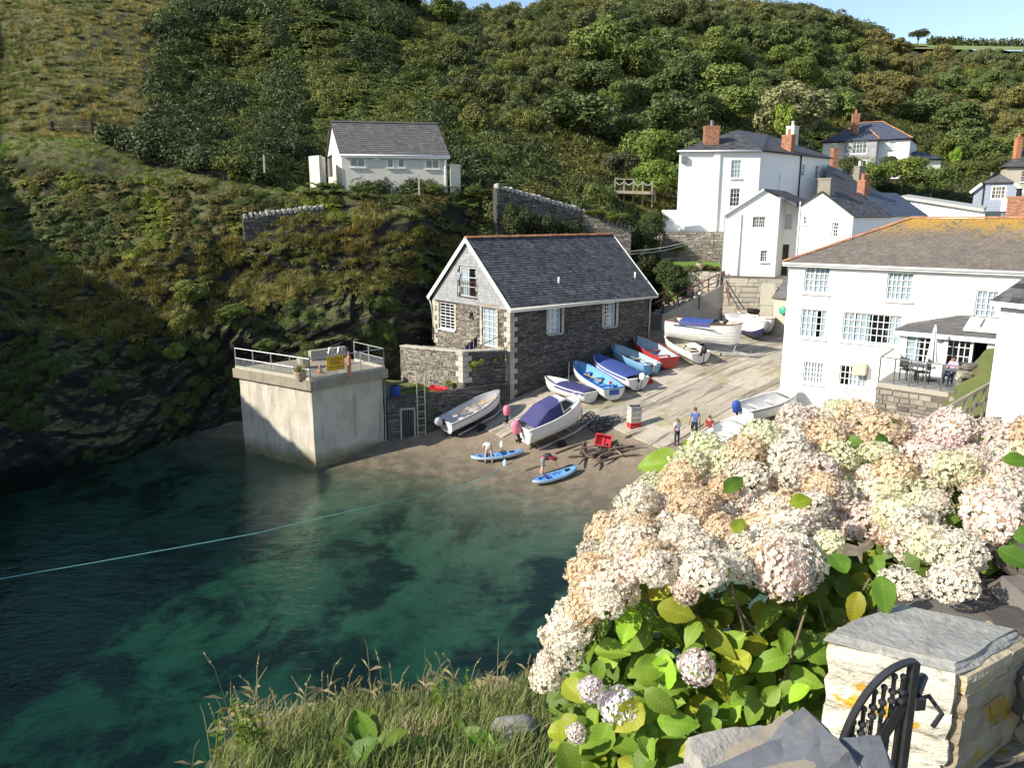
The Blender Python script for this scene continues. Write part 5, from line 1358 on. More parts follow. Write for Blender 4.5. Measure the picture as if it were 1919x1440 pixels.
# ================================================================== CONCRETE PIER
PC = atz(587, 878, 0); PLf = PC + Vector((-4.45, 3.0, 0)); PRt = PC + Vector((3.15, 2.85, 0)); PBk = PLf + (PRt - PC) * 1.3
PLf, PRt, PBk = [Vector((v.x, v.y, 0)) for v in (PLf, PRt, PBk)]; PC = Vector((PC.x + .13, PC.y, 0))
zsb = at(586, 731, 36.8).z; zst = zsb + .48
pier = thing('concrete_pier', 'square concrete pier with overhanging slab and railings at the cliff foot', 'pier', (PC.x, PC.y + 3, 0))
def pier_mat():
    m, nt, b = new_mat('pier_concrete')
    pos = poscoord(nt); sx = nd(nt, 'ShaderNodeSeparateXYZ'); nt.links.new(pos, sx.inputs[0])
    c = mixc(nt, noise_fac(nt, .7, .35, .62, pos), (.55, .505, .415), (.42, .385, .315))
    c = mixc(nt, noise_fac(nt, 1.0, .54, .72, stretch(nt, pos, (2.4, 2.4, .3))), c, (.27, .25, .205))
    c = mixc(nt, noise_fac(nt, 3.5, .62, .7, pos), c, (.50, .47, .40))
    c = mixc(nt, noise_fac(nt, 1.0, .72, .78, stretch(nt, pos, (3.2, 3.2, .55))), c, (.36, .20, .07))
    g = nd(nt, 'ShaderNodeMapRange'); g.inputs[1].default_value = .25; g.inputs[2].default_value = .95; nt.links.new(sx.outputs[2], g.inputs[0])
    nz = noise_fac(nt, 1.2, .2, .8, pos); a = nd(nt, 'ShaderNodeMath', operation='MULTIPLY_ADD'); a.inputs[1].default_value = .6; nt.links.new(nz, a.inputs[0]); nt.links.new(g.outputs[0], a.inputs[2])
    a2 = nd(nt, 'ShaderNodeMath', operation='SUBTRACT', use_clamp=True); a2.inputs[1].default_value = .25; nt.links.new(a.outputs[0], a2.inputs[0])
    c = mixc(nt, a2.outputs[0], (.17, .15, .065), c)
    nt.links.new(c, b.inputs['Base Color']); b.inputs['Roughness'].default_value = .92
    bump(nt, b, noise_fac(nt, 6, 0, 1, pos), .4, .03)
    return m
M['pier'] = pier_mat()
q = MB(); rings = []
poly = [PC, PRt, PBk, PLf]
NX = 10
def ring(z, jit):
    out = []
    for i in range(4):
        a, b = poly[i], poly[(i + 1) % 4]
        for k in range(NX): p = a.lerp(b, k / NX); e = jit * noise.noise(Vector((p.x * .9, p.y * .9, z * 1.1))); out.append(Vector((p.x + e, p.y + e, z)))
    return out + [out[0]]
q.grid([ring(z, .05 if z > .1 else .12) for z in (-2.5, -.4, 0, .35, .8, 1.4, 2.1, 2.8, 3.5, zsb)])
pw = q.build('wall', M['pier'], pier); fix_normals(pw)
cen = (PC + PRt + PBk + PLf) / 4
ex = [p + (p - cen).normalized() * .32 for p in poly]
q = MB(); q.prism([(p.x, p.y, zsb + .002) for p in ex], (0, 0, zst - zsb)); sl_o = q.build('slab', pmat('slab', (.34, .30, .22), (.24, .215, .165), 1.5, .92, .4, 12, .02, stain=(.16, .15, .09), sscale=2, streak=(.15, .135, .10)), pier); fix_normals(sl_o)
ex2 = [p + (p - cen).normalized() * .12 for p in poly]
for (i, j, full) in ((0, 3, True), (0, 1, True), (1, 2, False)):
    a, b = ex2[i], ex2[j]
    if not full: b = a.lerp(b, .55)
    L = (b - a).length; n = max(2, round(L / 1.35)); dd = (b - a).normalized()
    rail = MB()
    for h in (.08, .55, 1.08): rail.tube([Vector((a.x, a.y, zst + h)), Vector((b.x, b.y, zst + h))], .024 if h > .1 else .018, 6)
    ro = rail.build('rail', M['galv'], pier)
    mesh_ = MB(); k = 0
    for z_ in (.17, .26, .35, .44): mesh_.tube([Vector((a.x, a.y, zst + z_)), Vector((b.x, b.y, zst + z_))], .006, 4)
    for k in range(int(L / .1)): p = a + dd * (k * .1); mesh_.tube([Vector((p.x, p.y, zst + .08)), Vector((p.x, p.y, zst + .55))], .005, 4)
    mesh_.build('wire_mesh', M['galv'], ro, kind='stuff')
    q = MB(); q.box(Vector(((a.x + b.x) / 2, (a.y + b.y) / 2, zst + .07)), (L, .12, .16), dd, Vector((-dd.y, dd.x, 0))); q.build('kerb', M['quoin'], pier)
    for k in range(n + 1):
        p = a.lerp(b, k / n)
        q = MB(); q.tube([Vector((p.x, p.y, zst)), Vector((p.x, p.y, zst + 1.12))], .028, 6); q.lathe(Vector((p.x, p.y, zst + .01)), [(.07, 0), (.07, .03), (.03, .05)], 8); q.build('post', M['galv'], pier)
# warning sign on the railing
fP = Fac(ex2[0], ex2[1]); sr = fP.rect(612, 667, 645, 694, .06)
sgn = thing('warning_sign', 'yellow caution sign about rock falls on the pier railing', 'sign', fP.pt((sr[0] + sr[1]) / 2, sr[2], .06))
q = MB(); q.box(fP.pt((sr[0] + sr[1]) / 2, (sr[2] + sr[3]) / 2, .06), (sr[1] - sr[0], .02, sr[3] - sr[2]), fP.d, fP.n, UP); q.build('board', M['yellow'], sgn)
q = MB()
for (a_, b_, c_, d_) in ((0, 1, 0, .03), (0, 1, .97, 1), (0, .022, .03, .97), (.978, 1, .03, .97)):
    w_, h_ = sr[1] - sr[0], sr[3] - sr[2]; q.box(fP.pt(sr[0] + w_ * (a_ + b_) / 2, sr[2] + h_ * (c_ + d_) / 2, .073), (w_ * (b_ - a_), .006, h_ * (d_ - c_)), fP.d, fP.n, UP)
q.build('border', M['black'], sgn)
def text3d(parent, txt, c, size, xd, nn, mat, name='lettering'):
    cu = bpy.data.curves.new(name, 'FONT'); cu.body = txt; cu.size = size; cu.align_x = 'CENTER'; cu.align_y = 'CENTER'; cu.extrude = .002
    o = bpy.data.objects.new(name, cu); COL.objects.link(o); cu.materials.append(mat)
    dg = bpy.context.evaluated_depsgraph_get(); me = bpy.data.meshes.new_from_object(o.evaluated_get(dg)); bpy.data.objects.remove(o)
    o = bpy.data.objects.new(name, me); COL.objects.link(o); o.parent = parent
    if not me.materials: me.materials.append(mat)
    o.matrix_basis = Matrix.Translation(-world_loc(parent)) @ frame4(c, xd, UP, nn)
    return o
hs = sr[3] - sr[2]
for k, s_ in enumerate(('CAUTION', 'POSSIBLE', 'ROCK FALLS')):
    text3d(sgn, s_, fP.pt((sr[0] + sr[1]) / 2, sr[3] - hs * (.22 + .28 * k), .075), hs * (.27 if k == 0 else .235), fP.d * (.88 if k < 2 else .74), fP.n, M['black'])
q = MB(); q.box(fP.pt((sr[0] + sr[1]) / 2, sr[3] - hs * .345, .0735), ((sr[1] - sr[0]) * .6, .006, .018), fP.d, fP.n, UP); q.build('underline', M['black'], sgn)
# things on the pier deck
def deck(px, py): return atz(px, py, zst)
op = thing('orange_post', 'rusty orange bollard post standing on the pier corner', 'post', deck(655, 705))
q = MB(); c_ = deck(655, 705); q.lathe(c_, [(.12, 0), (.12, .05), (.1, .08), (.1, .95), (.08, 1.0), (.04, 1.08), (.035, 1.25), (.02, 1.27)], 12); q.build('body', M['orange'], op)
q = MB(); q.lathe(c_ + UP * .55, [(.12, 0), (.13, .05), (.12, .1)], 12); q.build('collar', M['orange'], op)
cn = thing('traffic_cone', 'small orange cone lying on the pier deck beside the sign', 'cone', deck(600, 703))
q = MB(); c_ = deck(600, 700); q.lathe(c_ + UP * .03, [(.14, 0), (.04, .42), (.03, .44)], 12); q.build('cone', M['orange'], cn); q = MB(); q.box(c_ + UP * .015, (.36, .36, .03)); q.build('base', M['orange'], cn)
def grass_clump(mb, c, n, h, spread, r_=.012, lean=.5):
    for i in range(n):
        a = rng.random() * 6.283; l = rng.uniform(.5, 1) * h; ln = rng.uniform(.1, lean) * h
        b = Vector(c) + Vector((math.cos(a), math.sin(a), 0)) * rng.random() * spread
        d_ = Vector((math.cos(a), math.sin(a), 0)); s_ = Vector((-d_.y, d_.x, 0)) * r_
        p1 = b + UP * l * .6 + d_ * ln * .35; p2 = b + UP * l * .85 + d_ * ln
        mb.rv = rng.random(); mb.add([b - s_, b + s_, p1 + s_ * .8, p1 - s_ * .8, p2], [(0, 1, 2, 3), (3, 2, 4)])
M['grass_blade'] = leaf_mat('grass_blade', (.14, .20, .045), (.27, .29, .09), (.42, .37, .19), trans=.38)
for (px, py, rr, hh, lab) in ((570, 690, .36, .55, 'large stone planter of long grass on the pier deck'), (563, 712, .33, .42, 'low terracotta planter of grass at the pier railing')):
    c_ = deck(px, py); t = thing('planter', lab, 'planter', c_, 'grass planters on the pier')
    q = MB(); q.lathe(c_, [(rr * .6, 0), (rr * .95, hh * .8), (rr, hh), (rr * .85, hh), (rr * .8, hh * .85)], 14); q.build('pot', M['quoin'] if px == 570 else M['pot_clay'], t)
    q = MB(); grass_clump(q, c_ + UP * hh * .85, 160, .55, rr * .8); q.build('grass', M['grass_blade'], t)
ladder('pier_ladder', 'galvanised hooped ladder head at the back of the pier', deck(625, 680), deck(625, 680) + UP * .55, .5, (1, .3, 0), M['galv'], 2, True)
wb2 = MB(); c_ = deck(605, 680) + Vector((0, 1.2, .2)); wb2.box(c_, (2.2, .3, .75), (.75, .66, 0), (-.66, .75, 0)); tag(wb2.build('low_concrete_wall', M['concrete']), 'low grey concrete wall at the back of the pier deck', 'wall')
pipe_o = thing('drain_pipe', 'grey drain pipe running down the pier corner', 'pipe', PRt + UP * .3); pipe(pipe_o, [Vector((PRt.x + .1, PRt.y, zsb)), Vector((PRt.x + .1, PRt.y - .02, .5)), Vector((PRt.x + .15, PRt.y - .35, .35))], .07, M['galv'], 'pipe')

# ================================================================== UPPER WALLS AND STEPS
c0, c1, c2, c3 = at(930, 352, 55.4), at(1010, 372, 57.6), at(1090, 398, 59.2), at(1183, 432, 59.4)
def hz(px, Y): return at(px, 600, Y).z
stone_wall('cliff_top_wall', 'stone wall darkened for shade with white cope stones climbing above the boathouse roof', c0, c2, 8.5, c0.z, c2.z, 'stone_dark', copes=19, cope='cope_pale')  # shade of this face put into its dark stone colour
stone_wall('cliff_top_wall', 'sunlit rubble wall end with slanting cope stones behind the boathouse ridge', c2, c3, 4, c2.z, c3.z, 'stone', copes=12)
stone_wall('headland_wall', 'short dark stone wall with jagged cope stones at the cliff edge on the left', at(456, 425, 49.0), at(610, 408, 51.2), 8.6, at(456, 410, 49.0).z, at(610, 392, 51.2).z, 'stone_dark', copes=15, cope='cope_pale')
# stone wall under the tall house, with lawn and raised ground
U0, U1 = at(1240, 470, 62.6), at(1375, 470, 61.2)
zu0, zu1 = at(1240, 434, 62.6).z, at(1375, 435, 61.2).z
terrace('hotel_terrace', [(U0.x, U0.y + .25), (U1.x + .3, U1.y + .25), (22, 63.5), (34, 76), (20, 84), (8, 76)], min(zu0, zu1) - .03, 4.2, M['concrete'], 'paved yard around the tall white house')
stone_wall('yard_retaining_wall', 'sunlit rubble retaining wall below the tall white house', U0, U1, 5.5, zu0, zu1, 'stone', sw=.45, sh=.15)
X0, X1 = at(1355, 560, 57.0), at(1480, 560, 56.2); zx0, zx1 = at(1355, 517, 57).z, at(1480, 521, 56.2).z
terrace('wing_terrace', [(X0.x, X0.y + .25), (X1.x, X1.y + .25), (40, 55), (42, 75), (20, 64), (16.2, 61)], min(zx0, zx1) - .03, 4.0, M['concrete'], 'paved terrace in front of the white gabled houses')
stone_wall('rendered_wall', 'pale rendered retaining wall under the white gabled house', X0, X1, 3.6, zx0, zx1, 'quoin', sw=.8, sh=.3, proud=.02)
terrace('lawn', [(at(1245, 500, 59.5).x, 59.5), (at(1350, 500, 58.6).x, 58.6), (X0.x, 60.8), (U0.x, 62.4)], at(1290, 492, 60).z, 3.9, M['lawn'], 'small bright lawn below the rubble wall')
# raised planting bed and pot
bx0, bx1 = at(1288, 530, 58.2), at(1350, 530, 57.2)
stone_wall('bed_wall', 'low grey wall of the planting bed beside the steps', bx0, bx1, 4.0, at(1288, 508, 58.2).z, at(1350, 510, 57.2).z, 'quoin', sw=.6, sh=.25, proud=.02)
fp = thing('flower_pot', 'terracotta flower pot on the bed wall below the lawn', 'pot', at(1311, 508, 58.1)); c_ = at(1311, 507, 58.2)
q = MB(); q.lathe(c_, [(.17, 0), (.26, .42), (.29, .44), (.29, .54), (.24, .54), (.22, .45)], 14); q.build('pot', M['pot_clay'], fp); q = MB(); grass_clump(q, c_ + UP * .5, 40, .5, .15, .02, .8); q.build('plant', M['grass_blade'], fp)
# steps with rust-red railings
st = thing('steps', 'concrete steps with rust red tubular railings climbing from the slipway', 'steps', at(1290, 575, 57))
sa, sb_ = at(1236, 592, 56.0), at(1352, 535, 57.6); n = 12; sdir_ = (sb_ - sa); sdir_.z = 0; sw_ = Vector((sdir_.y, -sdir_.x, 0)).normalized()
for i in range(n):
    p = sa.lerp(sb_, (i + .5) / n); q = MB(); q.rv = rng.random(); hh = p.z - 3.6
    q.box(Vector((p.x, p.y, 3.6 + hh / 2)) + sw_ * -.7, (sdir_.length / n, 1.6 + .004 * i, hh), sdir_.normalized(), sw_); q.build('step', M['concrete'], st)
q = MB(); a_, b_ = sa + sw_ * .15, sb_ + sw_ * .15; q.prism([Vector((a_.x, a_.y, 3.5)), Vector((b_.x, b_.y, 3.5)), b_ + UP * .1, a_ + UP * .1], sw_ * .22); o_ = q.build('side_wall', M['concrete'], st); fix_normals(o_)
for off in (.25, -1.6):
    a_, b_ = sa + sw_ * off + UP * 1.05, sb_ + sw_ * off + UP * 1.05
    q = MB(); q.tube([a_, b_], .05, 6); q.tube([a_ - UP * .5, b_ - UP * .5], .04, 6); q.build('rail', M['rust_red'], st)
    for k in range(5): p = a_.lerp(b_, k / 4); q = MB(); q.tube([p - UP * 1.05, p + UP * .06], .05, 6); q.build('post', M['rust_red'], st)
b_ = sb_ + sw_ * .25 + UP * 1.05; e_ = at(1368, 560, 56.2)
q = MB(); q.tube([b_, e_], .05, 6); q.tube([b_ - UP * .5, e_ - UP * .5], .04, 6); q.build('rail', M['rust_red'], st)
for (px, py, lab) in ((1243, 570, 'white lamp post at the foot of the steps beside the boathouse'), (1272, 562, 'white lamp post halfway along the steps'), (1311, 552, 'white lamp post near the head of the steps')):
    p = at(px, py, 56.3); t = thing('post_lamp', lab, 'lamp', p - UP * .9, 'small white lamps along the steps'); q = MB(); q.tube([p - UP * 1.1, p], .05, 6); q.build('post', M['dark_wood'], t); q = MB(); q.lathe(p, [(.1, 0), (.12, .05), (.1, .14), (.04, .17)], 8); q.build('lamp_head', M['white_paint'], t)
# store hut with boarded front and lean-to
hut = thing('timber_hut', 'pale boarded store hut with slate lean-to beside the shore house', 'hut', at(1445, 620, 53))
fU = Fac(at(1426, 560, 53.5), at(1450, 560, 53.2)); zh = fU.pix(1438, 533)[1]
q = MB(); q.box(fU.pt(fU.len / 2, (zh + 4) / 2, -.6), (fU.len, 1.2, zh - 4), fU.d, fU.n, UP); q.build('wall', M['quoin'], hut)
z = fU.pix(1438, 572)[1]
while z < zh - .05: q = MB(); q.rv = rng.random(); q.box(fU.pt(fU.len / 2, z + .07, .03), (fU.len + .1, .05, .15), fU.d, (fU.n - UP * .1).normalized(), (UP + fU.n * .1).normalized()); q.build('board', M['boards_pale'], hut); z += .16
l0, l1 = at(1450, 570, 53.0), at(1492, 572, 51.6)
f_ = Fac(l0, l1); zl_ = f_.pix(1465, 561)[1]
q = MB(); q.box(f_.pt(f_.len / 2, (zl_ + 3.8) / 2, -.5), (f_.len, 1.0, zl_ - 3.8), f_.d, f_.n, UP); q.build('lean_to_wall', M['quoin'], hut)
roof_plane(hut, [f_.pt(-.1, zl_ + .05, .15), f_.pt(f_.len, zl_ + .05, .15), f_.pt(f_.len, zl_ + 1.3, -1.2), f_.pt(-.1, zl_ + 1.3, -1.2)], M['slate_grey'], .3, .22)
q = MB(); q.lathe(f_.pt(.8, zl_ - .75, .03), [(.26, 0), (.28, .05), (.25, .15), (.1, .2)], 14, axis=f_.n); q.build('hose_reel', pmat('green_plastic', (.05, .32, .22), rough=.5), hut)
for u_ in (-.35, .2): q = MB(); q.bar(f_.pt(u_, 3.9, .2), f_.pt(u_ + .1, 5.5, .15), .12, .08); q.build('leaning_plank', M['timber'], hut)
# overhead cables between wall and tall house
for k in range(2):
    a_ = at(1183, 471 + k * 5, 58.6); b_ = at(1336, 438, 61.5); pts = [a_.lerp(b_, t / 12) - UP * (math.sin(math.pi * t / 12) * (.25 + .12 * k)) for t in range(13)]
    q = MB(); q.tube(pts, .022, 5); tag(q.build('overhead_cable', M['rope_white']), 'pale %s cable sagging between stone wall and tall white house' % ('upper' if k == 0 else 'lower'), 'cable')
# timber deck in the garden up the hill
dk = thing('garden_deck', 'timber deck with rope railing and seat in the garden shrubs', 'deck', at(1190, 362, 70))
d0, d1 = at(1152, 360, 70), at(1222, 362, 69); dd = (d1 - d0).normalized()
q = MB(); q.box((d0 + d1) / 2, ((d1 - d0).length, 2.2, .25), dd, Vector((-dd.y, dd.x, 0))); q.build('deck_floor', M['timber'], dk)
for k in range(5):
    p = d0.lerp(d1, k / 4); q = MB(); q.bar(p - UP * 1.2, p + UP * (1.15 if k < 3 else 1.0), .12, .12); q.build('post', M['timber'], dk)
q = MB(); q.bar(d0 + UP * 1.15, d0.lerp(d1, .5) + UP * 1.15, .09, .07); q.build('top_rail', M['timber'], dk)
for k in range(4):
    a_, b_ = d0.lerp(d1, k / 4) + UP * .95, d0.lerp(d1, (k + 1) / 4) + UP * .95; q = MB(); q.tube([a_.lerp(b_, t / 6) - UP * math.sin(math.pi * t / 6) * .3 for t in range(7)], .03, 5); q.build('rope', M['rope_white'], dk)
for (px, py, hh, Y, lab) in ((495, 312, .75, 53.5, 'small white post in the grass left of the toilet block'), (1006, 180, 1.1, None, 'tall grey stone post on the dark slope above the boathouse'), (1246, 252, 1.3, None, 'leaning pale pole among the garden shrubs'), (785, 354, .9, 53.8, 'white signpost in front of the toilet block'), (181, 262, .5, None, 'short white post beside the hillside bench')):
    p = at(px, py, Y) if Y else (hill_at(px, py)[0] or at(px, py, 80))
    q = MB(); q.bar(p - UP * .4, p + UP * hh + Vector((.25 if px == 1246 else .02, 0, 0)), .12 if px > 900 else .09, .1); q.box(p + UP * (hh + .01), (.14, .12, .03)); tag(q.build('marker_post', M['concrete']), lab, 'post')
bp = hill_at(135, 252)[0]
bn = thing('hillside_bench', 'dark wooden bench on the grassy hillside path', 'bench', bp)
for z_, off in ((.45, 0), (.75, .2), (.95, .25)): q = MB(); q.box(bp + Vector((0, off, z_)), (3.4, .3 if off == 0 else .05, .08)); q.build('seat' if off == 0 else 'back_board', M['dark_wood'], bn)
for x_ in (-1.5, 1.5): q = MB(); q.box(bp + Vector((x_, .1, .4)), (.12, .4, 1.1)); q.build('leg', M['dark_wood'], bn)

# ================================================================== BOATS
def paint(name, c, rough=.35): 
    if name not in M: M[name] = pmat(name, c, tuple(x * .86 for x in c), 3, rough, coat=.15)
    return M[name]
paint('gel_white', (.78, .77, .74)); paint('gel_grey', (.50, .51, .52)); paint('boat_blue', (.03, .12, .42)); paint('boat_sky', (.16, .38, .62)); paint('boat_pale_blue', (.36, .48, .56))
paint('boat_red', (.45, .05, .05)); paint('boat_cream', (.66, .62, .5)); paint('antifoul_navy', (.03, .035, .12)); paint('antifoul_red', (.28, .05, .04)); paint('boat_grey', (.36, .38, .40)); paint('kayak_blue', (.14, .34, .70)); paint('kayak_pale', (.55, .68, .80))
FB = ([0, .15, .4, .6, .8, .92, 1], [.84, .93, 1, .95, .70, .38, .025])
def boat(name, label, bow, stern, hb, hs, B, D, hull='gel_white', inner='gel_white', rail='gel_white', bottom=None, thwarts=(.25, .5, .72), deck=None, fine=1.0, cat='boat', plumb=.25, stripe=None, strakes=0, lift=0.0):
    Pb, Ps = gp(bow[0], bow[1], hb), gp(stern[0], stern[1], hs)
    h = Pb - Ps; h.z = 0; L = h.length; yaw = math.atan2(h.y, h.x)
    zs = Ps.z - D; zb = Pb.z - D * 1.3
    pitch = math.atan2(zb - zs, L)
    t = thing(name, label, cat, (Ps.x, Ps.y, zs), 'boats drawn up on the slipway')
    t.rotation_euler = Matrix.Rotation(yaw, 3, 'Z').to_euler()
    t.rotation_euler = (Matrix.Rotation(yaw, 3, 'Z') @ Matrix.Rotation(-pitch, 3, 'Y')).to_euler()
    nt_, na = 18, 9
    def sec(tt, ins=0.0, floor=None):
        b = B / 2 * float(np.interp(tt, *FB)) ** fine - ins
        b = max(b, .012)
        x = tt * L - (ins if tt > .9 else 0) + (ins if tt < .05 else 0)
        k = D * .62 * max(0, (tt - .72) / .28) ** 2.2 if plumb > .2 else D * .25 * max(0, (tt - .85) / .15) ** 2
        s = D * (1 + .3 * tt ** 2.3)
        k += ins
        pts = []
        for j in range(na):
            a = j / (na - 1) * math.pi / 2
            y = b * math.sin(a) ** .62; z = k + (s - k) * (1 - math.cos(a)) ** .85
            if floor is not None: z = max(z, floor)
            pts.append((y, z))
        row = [Vector((x - plumb * D * .45 * (1 - (z - k) / max(s - k, .01)) * max(0, (tt - .8) / .2), -y, z)) for y, z in pts[::-1]] + [Vector((x - plumb * D * .45 * (1 - (z - k) / max(s - k, .01)) * max(0, (tt - .8) / .2), y, z)) for y, z in pts[1:]]
        return row
    rows = [sec(i / (nt_ - 1)) for i in range(nt_)]
    mb = MB(); nc = len(rows[0]); mid = nc // 2
    for i in range(nt_ - 1):
        for j in range(nc - 1):
            d_ = abs(j + .5 - mid)
            mb.mi = 1 if (bottom and d_ < 4.5) else (2 if (stripe and d_ > mid - 1.1) else 0)
            mb.add([rows[i][j], rows[i][j + 1], rows[i + 1][j + 1], rows[i + 1][j]], [(0, 1, 2, 3)])
    mb.mi = 0; mb.add(rows[0], [tuple(range(nc))])
    o = mb.build('hull', [M[hull], M[bottom or hull], M[stripe or hull]], t, local=True, smooth=False)
    bm = bmesh.new(); bm.from_mesh(o.data); bmesh.ops.remove_doubles(bm, verts=bm.verts, dist=.0005); bmesh.ops.recalc_face_normals(bm, faces=bm.faces)
    for f in bm.faces: f.smooth = len(f.verts) == 4
    bm.to_mesh(o.data); bm.free()
    if strakes:
        for s in range(1, strakes):
            for sg in (-1, 1):
                q = MB(); j = mid + sg * int(1 + s * (na - 2) / strakes); q.tube([rows[i][j] for i in range(nt_ - 1)], .014, 5); q.build('strake', M[hull], o, local=True)
    fl = D * .2
    ir = [sec(max(.015, i / (nt_ - 1) * .975), .045, fl) for i in range(nt_)]
    mb = MB(); mb.grid(ir); mb.add(ir[0], [tuple(range(nc))]); mb.build('inner_shell', M[inner], t, local=True, smooth=True)
    q = MB()
    for e in (0, -1):
        q.tube([r[e] + Vector((0, (.02 if e else -.02), .005)) for r in rows], .032, 6)
    q.tube([rows[0][k] + Vector((0, 0, .005)) for k in (0, -1)], .034, 6)
    q.build('gunwale', M[rail], t, local=True, smooth=True)
    for tt in thwarts:
        w = B / 2 * float(np.interp(tt, *FB)) * .93; q = MB(); q.box((tt * L, 0, D * .68), (.24, 2 * w, .035)); q.build('thwart', M[rail] if rail != 'gel_white' else M[inner], t, local=True)
    if deck:
        q = MB(); q.grid([[r[0] * (1 - k / 4) + r[-1] * (k / 4) + Vector((0, 0, .03 + .05 * math.sin(k / 4 * 3.14))) for k in range(5)] for r in [sec(deck + (1 - deck) * i / 8) for i in range(9)]]); q.build('foredeck', M[hull], t, local=True, smooth=True)
    t['L'] = L
    return t, L, sec
def outboard(t, x, z, cowl, y=0.0, s=1.0, tilt=.0, cover=False):
    """engine clamped to the transom, hanging aft"""
    R_ = Matrix.Rotation(tilt, 3, 'Y')
    P = lambda a, b, c: Vector((x, y, z)) + R_ @ (Vector((a, b, c)) * s)
    q = MB(); n = 10
    prof = [(.06, -.02), (.13, .0), (.16, .1), (.165, .24), (.14, .34), (.07, .4)] if not cover else [(.13, -.25), (.17, -.2), (.2, .05), (.19, .26), (.14, .38), (.05, .43)]
    rows = []
    for r, zz in prof: rows.append([P(-.2 + r * 1.35 * math.cos(2 * math.pi * k / n), r * math.sin(2 * math.pi * k / n), zz) for k in range(n + 1)])
    q.grid(rows); q.add([rows[-1][k] for k in range(n)], [tuple(range(n))])
    o = q.build('outboard_cowl', cowl, t, local=True, smooth=True)
    q = MB(); q.box(P(-.2, 0, -.3), (.14 * s, .09 * s, .62 * s), R_ @ Vector((1, 0, 0)), Vector((0, 1, 0)), R_ @ UP); q.build('outboard_leg', M['black'] if cover else M['steel_grey'], o, local=True)
    q = MB(); q.box(P(-.2, 0, -.62), (.3 * s, .07 * s, .07 * s), R_ @ Vector((1, 0, 0)), Vector((0, 1, 0)), R_ @ UP); q.box(P(-.2, 0, -.72), (.14 * s, .02 * s, .18 * s), R_ @ Vector((1, 0, 0)), Vector((0, 1, 0)), R_ @ UP)
    for k in range(3):
        g = k * 2.094; d_ = Vector((0, math.cos(g), math.sin(g))); q.box(P(-.38, 0, -.62) + R_ @ (d_ * .07 * s), (.03 * s, .12 * s, .05 * s), R_ @ Vector((1, 0, 0)), d_, d_.cross(Vector((1, 0, 0))))
    q.build('propeller', M['black'], o, local=True)
    q = MB(); q.box(P(-.03, 0, -.08), (.12 * s, .2 * s, .3 * s)); q.build('clamp', M['black'], o, local=True)
    return o
def oar(t, a, b, mat, name='oar'):
    a, b = Vector(a), Vector(b); q = MB(); d_ = (b - a).normalized(); q.tube([a, a.lerp(b, .76)], .024, 6)
    s_ = d_.cross(UP).normalized(); u_ = s_.cross(d_); c_ = a.lerp(b, .87); L_ = (b - a).length
    q.prism([a.lerp(b, .74) + s_ * .025, c_ + s_ * .085, b + s_ * .07, b - s_ * .07, c_ - s_ * .085, a.lerp(b, .74) - s_ * .025], u_ * .02); q.build(name, mat, t, local=True)
def cover(t, L, sec, t0, t1, mat, peak=.12, name='cover', sag=.0):
    q = MB(); rows = []
    for i in range(13):
        tt = t0 + (t1 - t0) * i / 12; r = sec(tt); a, b = r[0], r[-1]
        row = [a + Vector((0, -.05, -.12))]
        for k in range(9):
            s = k / 8; p = a.lerp(b, s) + Vector((0, 0, .05 + peak * math.sin(math.pi * s) ** .8 + .025 * noise.noise(Vector((tt * 9, s * 5, 2)))))
            row.append(p)
        row.append(b + Vector((0, .05, -.12))); rows.append(row)
    q.grid(rows); return q.build(name, mat, t, local=True, smooth=True)
def wheel(t, c, r, w, ax=(0, 1, 0)):
    q = MB(); q.lathe(Vector(c) - Vector(ax) * w / 2, [(r * .55, 0), (r * .92, .0), (r, w * .2), (r, w * .8), (r * .92, w), (r * .55, w)], 18, axis=ax); o = q.build('tyre', M['tyre'], t, local=True, smooth=False)
    q = MB(); q.lathe(Vector(c) - Vector(ax) * w * .35, [(r * .2, 0), (r * .56, .02), (r * .56, w * .6), (r * .2, w * .65)], 12, axis=ax); q.build('rim', M['galv'], o, local=True)
def trailer(label, bt, L, B, drop, hitch_front=1.0, axle=.45):
    t = thing('boat_trailer', label, 'trailer', bt.location, 'boat trailers'); t.rotation_euler = bt.rotation_euler
    t.location = bt.location + Vector((0, 0, 0))
    z = -drop
    q = MB()
    for s in (-1, 1): q.bar((.1 * L, s * B * .28, z + .05), (.72 * L, s * B * .28, z + .1), .06, .09); q.bar((.72 * L, s * B * .28, z + .1), (L * .95 + hitch_front, 0, z + .12), .06, .09)
    for xx in (.15, .5, .7): q.bar((xx * L, -B * .3, z + .06), (xx * L, B * .3, z + .06), .05, .07)
    q.build('chassis', M['galv'], t, local=True)
    for s in (-1, 1): wheel(t, (axle * L, s * B * .46, z - .08), .27, .18)
    q = MB(); q.bar((axle * L, -B * .46, z - .05), (axle * L, B * .46, z - .05), .05, .05); q.build('axle', M['steel_grey'], t, local=True)
    q = MB(); hx_ = L * .95 + hitch_front; q.tube([(hx_ - .35, .08, z + .4), (hx_ - .35, .08, z - .2)], .03, 6); q.box((hx_, 0, z + .12), (.25, .1, .1)); q.build('hitch', M['steel_grey'], t, local=True)
    wheel(t, (hx_ - .35, .08, z - .22), .12, .07)
    q = MB(); q.bar((.93 * L, 0, z + .1), (.97 * L, 0, z + .95), .06, .06); q.build('winch_post', M['galv'], t, local=True)
    return t
